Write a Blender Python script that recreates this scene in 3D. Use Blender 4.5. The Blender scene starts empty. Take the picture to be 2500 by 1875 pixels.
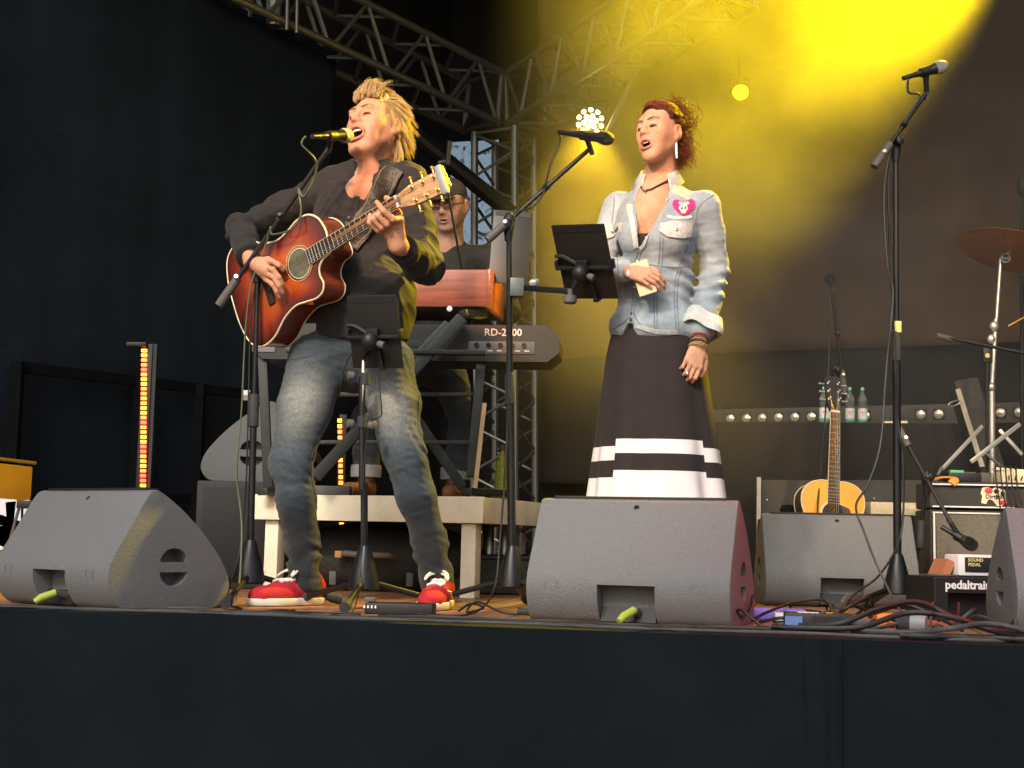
import bpy, bmesh, math, random
import numpy as np
from mathutils import Vector, Matrix
from mathutils.bvhtree import BVHTree
random.seed(7); np.random.seed(7)
R = math.radians
scene = bpy.context.scene
COL = scene.collection

# ---------------------------------------------------------------- camera
FPX, CAM_H, PITCH, ROLL = 3434.0, 0.25, math.atan(377.5/3434.0), 0.022   # focal length in photo pixels, metres above stage deck
FWD = Vector((0, math.cos(PITCH), math.sin(PITCH)))
UP0 = Vector((0, -math.sin(PITCH), math.cos(PITCH)))
RGT = Vector((1, 0, 0))*math.cos(ROLL) + UP0*math.sin(ROLL)
UPV = UP0*math.cos(ROLL) - Vector((1, 0, 0))*math.sin(ROLL)
CAMP = Vector((0, 0, CAM_H))
cam_data = bpy.data.cameras.new('camera'); cam = bpy.data.objects.new('camera', cam_data); COL.objects.link(cam)
M3 = Matrix((RGT, UPV, -FWD)).transposed()
cam.matrix_world = Matrix.Translation(CAMP) @ M3.to_4x4()
cam_data.sensor_width = 36; cam_data.lens = 36*FPX/2500; cam_data.clip_start = 0.05; cam_data.clip_end = 2000
scene.camera = cam

# ---------------------------------------------------------------- world, sun, exposure
world = bpy.data.worlds.new('World'); scene.world = world; world.use_nodes = True
wn = world.node_tree.nodes; wl = world.node_tree.links
bgn = wn['Background']; skyn = wn.new('ShaderNodeTexSky'); skyn.sky_type = 'NISHITA'; skyn.sun_disc = False
SUN_EL, SUN_AZ = R(38), R(200)      # behind the camera, a little to its left
skyn.sun_elevation = SUN_EL; skyn.sun_rotation = SUN_AZ; skyn.dust_density = 3.0; skyn.air_density = 1.2
wl.new(skyn.outputs[0], bgn.inputs[0]); bgn.inputs[1].default_value = 0.12
sun_d = bpy.data.lights.new('sun', 'SUN'); sun_d.energy = 1.0; sun_d.angle = R(14); sun_d.color = (1, .97, .93)
sun = bpy.data.objects.new('sun', sun_d); COL.objects.link(sun)
sdir = Vector((math.sin(SUN_AZ)*math.cos(SUN_EL), math.cos(SUN_AZ)*math.cos(SUN_EL), math.sin(SUN_EL)))
sun.rotation_euler = sdir.to_track_quat('Z', 'Y').to_euler()
vs = scene.view_settings; vs.view_transform = 'Standard'; vs.look = 'None'; vs.gamma = 1; vs.use_curve_mapping = False
vs.exposure = 0.55
scene.render.engine = 'CYCLES'
cy = scene.cycles
cy.use_denoising = True; cy.max_bounces = 6; cy.diffuse_bounces = 3; cy.glossy_bounces = 3; cy.transmission_bounces = 5
cy.transparent_max_bounces = 8; cy.volume_bounces = 0; cy.volume_step_rate = 3.0; cy.volume_max_steps = 48; cy.sample_clamp_indirect = 4; cy.caustics_reflective = False; cy.caustics_refractive = False

# ---------------------------------------------------------------- placing: the photograph's columns and rows at a known depth
def U(px, py, y):
    d = FWD*FPX + RGT*(px-1250) + UPV*(937.5-py)
    return CAMP + d*(y/d.y)
def X(px, y, z=0.0):
    dep = FWD.y*y + FWD.z*(z-CAM_H); k = RGT.y*y + RGT.z*(z-CAM_H)
    return ((px-1250)*dep/FPX - k)/RGT.x
def FL(px, y, z=0.0): return Vector((X(px, y, z), y, z))

# ---------------------------------------------------------------- materials
def mat(name, col, rough=.6, metal=0., var=0., vscale=8., bump=0., bscale=60., attr=False, emit=None, estr=1., coat=0., sheen=0., spec=.5, trans=0., ior=1.45, wear=None, sss=0.):
    m = bpy.data.materials.new(name); m.use_nodes = True
    N = m.node_tree.nodes; L = m.node_tree.links; b = N['Principled BSDF']
    b.inputs['Roughness'].default_value = rough; b.inputs['Metallic'].default_value = metal
    b.inputs['Specular IOR Level'].default_value = spec; b.inputs['IOR'].default_value = ior
    if coat: b.inputs['Coat Weight'].default_value = coat; b.inputs['Coat Roughness'].default_value = .15
    if sheen: b.inputs['Sheen Weight'].default_value = sheen; b.inputs['Sheen Roughness'].default_value = .5
    if trans: b.inputs['Transmission Weight'].default_value = trans
    if sss:
        b.inputs['Subsurface Weight'].default_value = sss; b.inputs['Subsurface Scale'].default_value = .01
        b.inputs['Subsurface Radius'].default_value = (1, .35, .2)
    b.inputs['Base Color'].default_value = (*col, 1)
    tc = N.new('ShaderNodeTexCoord'); src = None
    if attr:
        a = N.new('ShaderNodeVertexColor'); a.layer_name = 'Col'; src = a.outputs[0]
    if var:
        n = N.new('ShaderNodeTexNoise'); n.inputs['Scale'].default_value = vscale; n.inputs['Detail'].default_value = 6; n.inputs['Roughness'].default_value = .65
        L.new(tc.outputs['Object'], n.inputs['Vector'])
        rp = N.new('ShaderNodeMapRange'); rp.inputs[1].default_value = .3; rp.inputs[2].default_value = .7
        rp.inputs[3].default_value = 1-var; rp.inputs[4].default_value = 1+var; L.new(n.outputs[0], rp.inputs[0])
        mx = N.new('ShaderNodeMix'); mx.data_type = 'RGBA'; mx.blend_type = 'MULTIPLY'; mx.inputs[0].default_value = 1
        if src: L.new(src, mx.inputs[6])
        else: mx.inputs[6].default_value = (*col, 1)
        L.new(rp.outputs[0], mx.inputs[7]); src = mx.outputs[2]
    if wear:      # lighter scuffs: (colour, scale, amount)
        n2 = N.new('ShaderNodeTexNoise'); n2.inputs['Scale'].default_value = wear[1]; n2.inputs['Detail'].default_value = 9; n2.inputs['Roughness'].default_value = .75
        L.new(tc.outputs['Object'], n2.inputs['Vector'])
        r2 = N.new('ShaderNodeMapRange'); r2.inputs[1].default_value = .58; r2.inputs[2].default_value = .72; r2.inputs[3].default_value = 0; r2.inputs[4].default_value = wear[2]
        L.new(n2.outputs[0], r2.inputs[0])
        m2 = N.new('ShaderNodeMix'); m2.data_type = 'RGBA'; L.new(r2.outputs[0], m2.inputs[0])
        if src: L.new(src, m2.inputs[6])
        else: m2.inputs[6].default_value = (*col, 1)
        m2.inputs[7].default_value = (*wear[0], 1); src = m2.outputs[2]
    if src: L.new(src, b.inputs['Base Color'])
    if bump:
        n3 = N.new('ShaderNodeTexNoise'); n3.inputs['Scale'].default_value = bscale; n3.inputs['Detail'].default_value = 4
        L.new(tc.outputs['Object'], n3.inputs['Vector'])
        bp = N.new('ShaderNodeBump'); bp.inputs['Strength'].default_value = bump; bp.inputs['Distance'].default_value = .01
        L.new(n3.outputs[0], bp.inputs['Height']); L.new(bp.outputs[0], b.inputs['Normal'])
    if emit:
        b.inputs['Emission Color'].default_value = (*emit, 1); b.inputs['Emission Strength'].default_value = estr
    return m
MT = {}
def M(n): return MT[n]
MT['black_metal'] = mat('black_metal', (.010, .010, .011), .38, .2, var=.3, vscale=20, wear=((.09, .09, .09), 60, .5))
MT['black_plastic'] = mat('black_plastic', (.010, .010, .011), .5, var=.2)
MT['grip_grey'] = mat('grip_grey', (.09, .085, .08), .65, var=.2, vscale=30)
MT['rubber'] = mat('rubber', (.03, .03, .032), .75, var=.3, vscale=40)
MT['chrome'] = mat('chrome', (.75, .73, .68), .28, .75, var=.1)
MT['alu'] = mat('alu', (.42, .41, .39), .42, .85, var=.2, vscale=15)
MT['truss'] = mat('truss', (.20, .20, .19), .45, .8, var=.25, vscale=12)
MT['gold'] = mat('gold', (.85, .58, .18), .25, 1.)
MT['cable'] = mat('cable', (.010, .010, .011), .55, var=.2, vscale=50)
MT['cable_grey'] = mat('cable_grey', (.035, .035, .037), .55, var=.2, vscale=50)
MT['speaker'] = mat('speaker', (.15, .152, .155), .75, var=.12, vscale=130, bump=.5, bscale=240)
MT['dark_hole'] = mat('dark_hole', (.008, .008, .009), .6)
MT['cloth_black'] = mat('cloth_black', (.0034, .0062, .0088), .92, var=.3, vscale=3, bump=.35, bscale=220, spec=.2)
MT['paper'] = mat('paper', (.72, .72, .74), .8, var=.06)
MT['yellow_plug'] = mat('yellow_plug', (.36, .46, .06), .5)
MT['white'] = mat('white', (.75, .74, .72), .6)
MT['cream'] = mat('cream', (.78, .66, .42), .4)

# ---------------------------------------------------------------- objects
def mesh_obj(name, me, m=None, parent=None, world=False):
    o = bpy.data.objects.new(name, me); COL.objects.link(o)
    if m is not None:
        if len(me.materials): me.materials.clear()
        for q in (m if isinstance(m, (list, tuple)) else [m]): me.materials.append(q)
    if parent is not None:
        o.parent = parent
        if world and parent.type == 'EMPTY': o.matrix_parent_inverse = Matrix.LocRotScale(parent.location, parent.rotation_euler, None).inverted()
    return o
def tag(o, label, cat, group=None, kind=None):
    if label: o['label'] = label
    if cat: o['category'] = cat
    if group: o['group'] = group
    if kind: o['kind'] = kind
    return o
def thing(name, label, cat, loc=(0, 0, 0), rotz=0., group=None):
    o = bpy.data.objects.new(name, None); COL.objects.link(o); o.empty_display_size = .05
    o.location = loc; o.rotation_euler = (0, 0, rotz)
    return tag(o, label, cat, group)
def frame(d, up=(0, 0, 1)):
    z = Vector(d).normalized(); u = Vector(up)
    if abs(z.dot(u)) > .98: u = Vector((0, 1, 0))
    x = u.cross(z).normalized(); return x, z.cross(x), z
class MB:
    def __init__(s): s.v = []; s.f = []; s.mi = []; s.cur = 0
    def add(s, vs, fs):
        o = len(s.v); s.v += [tuple(v) for v in vs]
        for f in fs: s.f.append(tuple(i+o for i in f)); s.mi.append(s.cur)
        return s
    def box(s, c, size, rot=None, bev=0.):
        bm = bmesh.new(); bmesh.ops.create_cube(bm, size=1)
        for v in bm.verts: v.co = Vector((v.co.x*size[0], v.co.y*size[1], v.co.z*size[2]))
        if bev: bmesh.ops.bevel(bm, geom=bm.edges[:], offset=bev, segments=2, affect='EDGES', profile=.6)
        q = Matrix.Identity(3) if rot is None else rot
        bm.verts.ensure_lookup_table()
        s.add([q @ v.co + Vector(c) for v in bm.verts], [[v.index for v in f.verts] for f in bm.faces]); bm.free(); return s
    def bar(s, a, b, w, t, up=(0, 0, 1), bev=0.):
        a = Vector(a); b = Vector(b); x, y, z = frame(b-a, up)
        return s.box((a+b)/2, (w, t, (b-a).length), Matrix((x, y, z)).transposed(), bev)
    def tube(s, pts, r, n=8, caps=True, flat=1.):
        pts = [Vector(p) for p in pts]; k = len(pts); rr = r if isinstance(r, (list, tuple)) else [r]*k
        ring = []; prev = None
        for i, p in enumerate(pts):
            t = (pts[min(i+1, k-1)]-pts[max(i-1, 0)]).normalized()
            if prev is None: x, y, _ = frame(t)
            else:
                x = (prev - t*prev.dot(t)); x = x.normalized() if x.length > 1e-6 else frame(t)[0]; y = t.cross(x)
            prev = x
            ring.append([p + (x*math.cos(2*math.pi*j/n) + y*(flat*math.sin(2*math.pi*j/n)))*rr[i] for j in range(n)])
        vs = [v for q in ring for v in q]; fs = []
        for i in range(k-1):
            for j in range(n):
                fs.append((i*n+j, i*n+(j+1) % n, (i+1)*n+(j+1) % n, (i+1)*n+j))
        if caps: fs.append(tuple(range(n))[::-1]); fs.append(tuple((k-1)*n+j for j in range(n)))
        return s.add(vs, fs)
    def lathe(s, prof, n=20, o=(0, 0, 0), axis=(0, 0, 1), caps=True):
        x, y, z = frame(axis); o = Vector(o)
        vs = [o + z*h + (x*math.cos(2*math.pi*j/n)+y*math.sin(2*math.pi*j/n))*max(r, 1e-4) for r, h in prof for j in range(n)]
        fs = [(i*n+j, i*n+(j+1) % n, (i+1)*n+(j+1) % n, (i+1)*n+j) for i in range(len(prof)-1) for j in range(n)]
        if caps: fs.append(tuple(range(n))[::-1]); fs.append(tuple((len(prof)-1)*n+j for j in range(n)))
        return s.add(vs, fs)
    def ball(s, c, r, n=12, rot=None):
        rx, ry, rz = r if isinstance(r, (list, tuple)) else (r, r, r); m = n//2; c = Vector(c); q = rot or Matrix.Identity(3)
        vs = [c + q @ Vector((0, 0, rz))]
        for i in range(1, m):
            a = math.pi*i/m
            for j in range(n): vs.append(c + q @ Vector((rx*math.sin(a)*math.cos(2*math.pi*j/n), ry*math.sin(a)*math.sin(2*math.pi*j/n), rz*math.cos(a))))
        vs.append(c + q @ Vector((0, 0, -rz))); L = len(vs)-1; fs = [(0, 1+j, 1+(j+1) % n) for j in range(n)]
        for i in range(m-2):
            for j in range(n): fs.append((1+i*n+j, 1+(i+1)*n+j, 1+(i+1)*n+(j+1) % n, 1+i*n+(j+1) % n))
        fs += [(L, 1+(m-2)*n+(j+1) % n, 1+(m-2)*n+j) for j in range(n)]
        return s.add(vs, fs)
    def prism(s, out, d, fr=None, o=(0, 0, 0)):      # outline in (x, y) of fr, from o along fr z by d
        x, y, z = fr or (Vector((1, 0, 0)), Vector((0, 1, 0)), Vector((0, 0, 1))); o = Vector(o); n = len(out)
        vs = [o + x*p[0] + y*p[1] for p in out] + [o + x*p[0] + y*p[1] + z*d for p in out]
        fs = [tuple(range(n))[::-1], tuple(range(n, 2*n))] + [(i, (i+1) % n, n+(i+1) % n, n+i) for i in range(n)]
        return s.add(vs, fs)
    def mesh(s, name, smooth=35):
        me = bpy.data.meshes.new(name); me.from_pydata(s.v, [], s.f); me.update()
        bm = bmesh.new(); bm.from_mesh(me); bmesh.ops.recalc_face_normals(bm, faces=bm.faces[:]); bm.to_mesh(me); bm.free()
        if any(s.mi): me.polygons.foreach_set('material_index', s.mi)
        if smooth: me.shade_smooth(); me.set_sharp_from_angle(angle=R(smooth))
        return me
    def obj(s, name, m, parent=None, smooth=35, world=False): return mesh_obj(name, s.mesh(name, smooth), m, parent, world)
def col_attr(me, fn):      # per-vertex colour of the thing itself; fn takes an (n,3) array and gives (n,3)
    n = len(me.vertices); co = np.empty(n*3, np.float32); me.vertices.foreach_get('co', co); co = co.reshape(-1, 3)
    c = np.ones((n, 4), np.float32); c[:, :3] = fn(co)
    at = me.color_attributes.new('Col', 'FLOAT_COLOR', 'POINT'); at.data.foreach_set('color', c.ravel())
def spline(pts, per=6, closed=False):
    P = [Vector(p) for p in pts]; n = len(P); out = []
    for i in range(n if closed else n-1):
        g = (lambda k: P[k % n]) if closed else (lambda k: P[min(max(k, 0), n-1)])
        a, b, c, d = g(i-1), g(i), g(i+1), g(i+2)
        for j in range(per):
            t = j/per
            out.append(.5*((2*b)+(c-a)*t+(2*a-5*b+4*c-d)*t*t+(3*b-a-3*c+d)*t**3))
    if not closed: out.append(P[-1])
    return out
_rod = {}
def rod(name, a, b, r, m, parent=None, n=10):       # a straight tube sharing one mesh, stretched between two points
    key = (m.name, n)
    if key not in _rod:
        me = MB().lathe([(1, 0), (1, 1)], n).mesh('rod'); me.materials.append(m); _rod[key] = me
    o = bpy.data.objects.new(name, _rod[key]); COL.objects.link(o)
    a = Vector(a); b = Vector(b); x, y, z = frame(b-a)
    mw = Matrix.Translation(a) @ Matrix((x*r, y*r, b-a)).transposed().to_4x4()
    if parent is not None:
        o.parent = parent; mw = Matrix.LocRotScale(parent.location, parent.rotation_euler, None).inverted() @ mw
    o.matrix_local = mw
    return o
def text_mesh(body, size, ext=.0004, align='CENTER', bold=0.):
    cu = bpy.data.curves.new('txt', 'FONT'); cu.body = body; cu.size = size; cu.extrude = ext; cu.align_x = align; cu.align_y = 'CENTER'; cu.offset = bold; cu.resolution_u = 2
    o = bpy.data.objects.new('txt', cu); COL.objects.link(o)
    dg = bpy.context.evaluated_depsgraph_get(); me = bpy.data.meshes.new_from_object(o.evaluated_get(dg))
    bpy.data.objects.remove(o); return me
def xf(me, mtx):
    me.transform(mtx); return me
def basis(x, y, o):
    x = Vector(x).normalized(); y = Vector(y); y = (y-x*y.dot(x)).normalized(); z = x.cross(y)
    return Matrix.Translation(Vector(o)) @ Matrix((x, y, z)).transposed().to_4x4()
def boolean(me, cutter, op='DIFFERENCE'):
    a = bpy.data.objects.new('a', me); b = bpy.data.objects.new('b', cutter); COL.objects.link(a); COL.objects.link(b)
    md = a.modifiers.new('b', 'BOOLEAN'); md.object = b; md.operation = op; md.solver = 'EXACT'
    dg = bpy.context.evaluated_depsgraph_get(); r = bpy.data.meshes.new_from_object(a.evaluated_get(dg))
    bpy.data.objects.remove(a); bpy.data.objects.remove(b); return r
def clone(root, loc, rotz, label, group=None):
    r = root.copy(); COL.objects.link(r); r.location = loc; r.rotation_euler = (0, 0, rotz); r['label'] = label
    if group: r['group'] = group
    for ch in list(root.children):
        c = ch.copy(); COL.objects.link(c); c.parent = r
        for g in list(ch.children):
            d = g.copy(); COL.objects.link(d); d.parent = c
    return r
def spot(name, loc, target, watts, color, cone, blend=.15, size=.05, parent=None):
    d = bpy.data.lights.new(name, 'SPOT'); d.energy = watts; d.color = color; d.spot_size = R(cone); d.spot_blend = blend; d.shadow_soft_size = size
    o = bpy.data.objects.new(name, d); COL.objects.link(o); o.location = loc
    o.rotation_euler = (Vector(loc)-Vector(target)).to_track_quat('Z', 'Y').to_euler()
    if parent is not None:
        o.parent = parent; o.matrix_parent_inverse = Matrix.LocRotScale(parent.location, parent.rotation_euler, None).inverted()
    return o
# ================================================================ setting
EDGE = Vector((math.cos(R(12)), -math.sin(R(12)), 0))     # direction of the stage's front edge
E0 = FL(0, 4.27); E1 = FL(2500, 3.66)
EDGE = (E1-E0).normalized(); INW = Vector((-EDGE.y, EDGE.x, 0))
CORN = U(1235, 300, 9.3); CORN.z = 0
BDIR = Vector((math.cos(R(-24)), math.sin(R(-24)), 0)); LDIR = Vector((-.61, -.79, 0)).normalized()
GROUND_Z = -1.45
MT['ground'] = mat('ground', (.16, .15, .13), .9, var=.3, vscale=2, bump=.3, bscale=30)
MB().add([(-400, -400, GROUND_Z), (400, -400, GROUND_Z), (400, 400, GROUND_Z), (-400, 400, GROUND_Z)], [(0, 1, 2, 3)]).obj('ground', M('ground'))['kind'] = 'structure'
# stage deck: a slab carrying separate boards that run back from the front edge
MT['deck'] = mat('deck', (.05, .04, .035), .7, var=.3)
MT['board'] = mat('board', (.24, .115, .06), .42, var=.45, vscale=9, bump=.2, bscale=60, wear=((.34, .26, .2), 18, .6))
A = E0 - EDGE*2.2; B = E1 + EDGE*2.2
deck = MB(); o2 = [A, B, B+INW*9, A+INW*9]
deck.add([p+Vector((0, 0, -.03)) for p in o2]+[p+Vector((0, 0, -.25)) for p in o2], [(0, 1, 2, 3), (7, 6, 5, 4), (0, 4, 5, 1), (1, 5, 6, 2), (2, 6, 7, 3), (3, 7, 4, 0)])
deck_o = deck.obj('stage_floor', M('deck'), smooth=0); deck_o['kind'] = 'structure'
bw = .145; nb = int((B-A).length/bw)
bme = MB().box((0, 4.45, -.015), (bw-.006, 8.9, .03), bev=.003).mesh('board'); bme.materials.append(M('board'))
ang = math.atan2(EDGE.y, EDGE.x)
for i in range(nb):
    p = A + EDGE*(bw*(i+.5)) + INW*.02
    b = bpy.data.objects.new('board', bme); COL.objects.link(b); b.parent = deck_o; b.location = p + Vector((0, 0, random.uniform(-.0015, 0))); b.rotation_euler = (0, 0, ang)
# black skirts of cloth over the stage front, two lengths overlapping
def skirt(name, label, s0, s1, off, seed):
    rnd = random.Random(seed); n = 170; rows = 16; vs = []; fs = []
    ph = [rnd.uniform(0, 6.28) for _ in range(6)]
    for i in range(n+1):
        t = s0+(s1-s0)*i/n
        for j in range(rows+1):
            q = j/rows; z = .004-q*1.45
            w = (.006+.026*q)*(math.sin(t*3.1+ph[0])+.6*math.sin(t*7.3+ph[1]+q*1.3)+.35*math.sin(t*15+ph[2]-q*2)) + .006*math.sin(q*5+t*2+ph[3])*q
            if s0 > 0: w += .055*math.exp(-((t-s0-.04-.03*q)/.035)**2)*(.35+q)-.03*math.exp(-((t-s0-.13-.06*q)/.05)**2)*(.2+q)
            p = E0 + EDGE*t - INW*(off+w+.012*min(1, q*8))
            vs.append((p.x, p.y, z))
    for i in range(n):
        for j in range(rows): a = i*(rows+1)+j; fs.append((a, a+rows+1, a+rows+2, a+1))
    # a lip folded over the top edge
    for i in range(n+1):
        p = E0 + EDGE*(s0+(s1-s0)*i/n) + INW*.05; vs.append((p.x, p.y, .006+off*.1))
    b0 = (n+1)*(rows+1)
    for i in range(n): fs.append((i*(rows+1), b0+i, b0+i+1, (i+1)*(rows+1)))
    o = MB().add(vs, fs).obj(name, M('cloth_black'), smooth=80)
    md = o.modifiers.new('thick', 'SOLIDIFY'); md.thickness = .003
    return tag(o, label, 'stage skirt')
split = (FL(1960, 3.8)-E0).dot(EDGE)
skirt('stage_skirt', 'long smooth length of black cloth hung over the stage front below the vocal stands', -2.2, split+.1, .012, 3)
skirt('stage_skirt', 'shorter length of black cloth overlapping with a vertical fold at the stage front', split, (E1-E0).length+2.2, .022, 5)

# back and side drapes, hung cloth with wrinkles
def drape(name, label, a, b, z0, z1, m, amp=.02, seed=1, sag=0., wr=0., n=110, rows=30, top1=None):
    rnd = random.Random(seed); a = Vector(a); b = Vector(b); d = (b-a); L = d.length; d.normalize(); nn = Vector((-d.y, d.x, 0)); vs = []; fs = []
    ph = [rnd.uniform(0, 6.28) for _ in range(9)]
    for i in range(n+1):
        s = L*i/n
        zt = z1 if top1 is None else z1+(top1-z1)*i/n
        for j in range(rows+1):
            q = j/rows; z = z0+(zt-z0)*q
            w = amp*(math.sin(s*5+ph[0]+.6*math.sin(z*2+ph[4]))+.5*math.sin(s*11+ph[1]+z*.5)+.3*math.sin(s*23+ph[2]))
            w += wr*(math.sin(z*9+s*1.3+ph[3]+math.sin(s*2.2+ph[6]))*.6+math.sin(z*17-s*3.1+ph[5])*.35+.4*math.sin(z*5+s*4+ph[7]))
            p = a + d*s + nn*w
            vs.append((p.x, p.y, z - (sag*math.sin(math.pi*i/n) if q == 0 else 0)))
    for i in range(n):
        for j in range(rows): k = i*(rows+1)+j; fs.append((k, k+rows+1, k+rows+2, k+1))
    o = MB().add(vs, fs).obj(name, m, smooth=80); o.modifiers.new('thick', 'SOLIDIFY').thickness = .004
    return tag(o, label, 'drape')
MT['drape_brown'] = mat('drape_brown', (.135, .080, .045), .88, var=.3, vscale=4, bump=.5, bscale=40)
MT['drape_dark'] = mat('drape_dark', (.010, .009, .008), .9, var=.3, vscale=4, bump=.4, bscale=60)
MT['drape_navy'] = mat('drape_navy', (.0075, .0125, .019), .9, var=.3, vscale=2, bump=.4, bscale=80, spec=.2)
bs = CORN + BDIR*.22
seam = U(1800, 850, 8.6).z
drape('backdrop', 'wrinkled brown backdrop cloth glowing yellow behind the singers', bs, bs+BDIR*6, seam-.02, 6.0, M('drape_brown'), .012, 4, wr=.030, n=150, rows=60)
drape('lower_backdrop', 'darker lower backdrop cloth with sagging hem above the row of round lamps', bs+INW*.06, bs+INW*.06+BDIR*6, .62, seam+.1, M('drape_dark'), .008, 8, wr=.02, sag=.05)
drape('base_backdrop', 'plain black cloth at the foot of the rear wall behind the black cases', bs+INW*.2, bs+INW*.2+BDIR*6, 0, .7, M('drape_dark'), .01, 9)
# left wing: tall black drape in front of the truss, its upper edge following the beam, and a railed side wall behind
def on_ray(px, o, d):      # the point where a photo column meets a vertical plane (o, d) at deck height
    lo, hi = -2., 14.
    f = lambda t: 1250 + FPX*(RGT.dot(o+d*t-CAMP))/(FWD.dot(o+d*t-CAMP)) - px
    for _ in range(50):
        mid = (lo+hi)/2
        if f(mid) > 0: lo = mid
        else: hi = mid
    return lo
LW = CORN + LDIR*.1
t_r = on_ray(772, LW, LDIR)
pr = LW + LDIR*t_r; pl = LW + LDIR*(t_r+4.4)
zr = U(770, 128, pr.y).z; tm = on_ray(535, LW, LDIR); zm = U(535, 0, (LW+LDIR*tm).y).z
slope = (zm-zr)/(tm-t_r)
drape('wing_drape', 'tall black wing drape hung below the left roof truss', pl, pr, 0, zr+slope*4.4*.5, M('drape_navy'), .006, 12, wr=.003, top1=zr)
MT['rear_wall'] = mat('rear_wall', (.014, .015, .018), .85, var=.3, vscale=3)
q0 = U(1092, 600, 10.2); q1 = U(560, 600, 8.35)
drape('side_drape', 'black drape closing the side of the stage behind the keyboard riser', (q1.x, q1.y, 0), (q0.x, q0.y, 0), 0, 5.2, M('rear_wall'), .012, 21)
zg = U(1180, 640, 10.0).z; zg2 = U(1180, 335, 10.0).z
drape('corner_drape', 'narrow black cloth beside the backdrop behind the corner tower', (q0.x+.36, q0.y-.12, 0), (q0.x+1.2, q0.y-.42, 0), .5, 5.3, M('rear_wall'), .01, 25, n=30, rows=10)
drape('corner_valance', 'black cloth above the daylight gap beside the corner tower', (q0.x-.05, q0.y-.03, 0), (q0.x+1.3, q0.y-.4, 0), zg2, 5.4, M('rear_wall'), .01, 24, n=30, rows=10)
drape('corner_drape', 'low black drape behind the foot of the corner tower', (q0.x-.02, q0.y-.03, 0), (q0.x+1.1, q0.y-.3, 0), 0, zg, M('drape_dark'), .01, 23, n=30, rows=6)
# the side wall's rail and posts in front of the wing drape
rail = thing('side_rail', 'black horizontal rail with posts along the left wing drape', 'rail', tuple(pl))
off = Vector((LDIR.y, -LDIR.x, 0))*-1
off = off if off.dot(Vector((1, -1, 0))) > 0 else -off
ra = LW+LDIR*on_ray(-20, LW, LDIR)+off*.06; rb = LW+LDIR*on_ray(570, LW, LDIR)+off*.06
za = U(-20, 893, ra.y).z; zb = U(570, 962, rb.y).z; zz = (za+zb)/2
MT['rail'] = mat('rail', (.004, .0042, .005), .95, var=.3, spec=.1)
o = MB().bar((ra.x, ra.y, za), (rb.x, rb.y, zb), .03, .05).obj('rail_bar', M('rail'), rail, world=True)
o = MB().bar((ra.x, ra.y, za-.62), (rb.x, rb.y, zb-.55), .03, .05).obj('rail_bar', M('rail'), rail, world=True)
for px in (296, 445, -10):
    p = LW+LDIR*on_ray(px, LW, LDIR)+off*.07
    MB().bar((p.x, p.y, 0), (p.x, p.y, zz+.02), .05, .05).obj('post', M('rail'), rail, world=True)
# roof
MT['roof'] = mat('roof', (.02, .02, .022), .85, var=.2)
ROOF_Z = 4.55
rp = [E0-EDGE*4+INW*.2, E1+EDGE*4+INW*.2, E1+EDGE*4+INW*9, E0-EDGE*4+INW*9]
rm = MB(); rm.add([(p.x, p.y, ROOF_Z+(.0 if i < 2 else .35)) for i, p in enumerate(rp)]+[(p.x, p.y, ROOF_Z+.06+(.0 if i < 2 else .35)) for i, p in enumerate(rp)], [(0, 1, 2, 3), (7, 6, 5, 4), (0, 4, 5, 1), (1, 5, 6, 2), (2, 6, 7, 3), (3, 7, 4, 0)])
tag(rm.obj('stage_roof', M('roof'), smooth=0), 'black fabric roof over the stage', 'roof')
# right side closed with a black drape, out of view
drape('side_drape', 'black drape closing the far side of the stage beside the drums', E1+EDGE*2.1+INW*.8, E1+EDGE*2.1+INW*7, 0, 4.6, M('drape_dark'), .012, 22, n=40, rows=4)

# ---------------------------------------------------------------- trusses: four chords and zig-zag braces
def truss(name, label, a, b, w, h, bays, up=(0, 0, 1), rc=.024, rb_=.010):
    a = Vector(a); b = Vector(b); t = thing(name, label, 'truss', tuple(a), 0, 'roof truss frame'); z = (b-a).normalized()
    x = Vector(up).cross(z).normalized(); y = z.cross(x); L = (b-a).length
    cor = [(-w/2, -h/2), (w/2, -h/2), (w/2, h/2), (-w/2, h/2)]
    P = lambda c, s: a + x*cor[c][0] + y*cor[c][1] + z*s
    for c in range(4): rod('chord', P(c, 0), P(c, L), rc, M('truss'), t)
    for f in range(4):
        c0, c1 = f, (f+1) % 4
        for k in range(bays):
            s0, s1 = L*k/bays, L*(k+1)/bays; mid = (s0+s1)/2
            rod('brace', P(c0, s0+.02), P(c1, mid), rb_, M('truss'), t, 8); rod('brace', P(c1, mid), P(c0, s1-.02), rb_, M('truss'), t, 8)
    for s in (0.01, L-.01):
        for f in range(4): rod('end_tube', P(f, s), P((f+1) % 4, s), rb_*1.3, M('truss'), t, 8)
    return t
yc = 9.0
c_top = U(1238, 262, yc)                     # where the beams meet
la = U(640, -20, 7.55)
truss('roof_truss', 'left roof truss running down from the wing drape to the corner tower', c_top+Vector((-.15, -.1, 0)), c_top+(la-c_top)*2.2, .3, .34, 9, rb_=.013)
rbm = U(1640, 20, 7.6)
truss('roof_truss', 'rear roof truss rising from the corner tower toward the yellow light', c_top+Vector((.12, -.1, .0)), c_top+(rbm-c_top)*1.3, .3, .34, 6, rb_=.013)
truss('truss_tower', 'upright truss tower in the rear corner between organ and backdrop', FL(1232, yc-.05)+Vector((0, 0, .02)), FL(1232, yc-.05, c_top.z-.2), .29, .29, 9, up=(.5, 1, 0), rc=.024)
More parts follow.
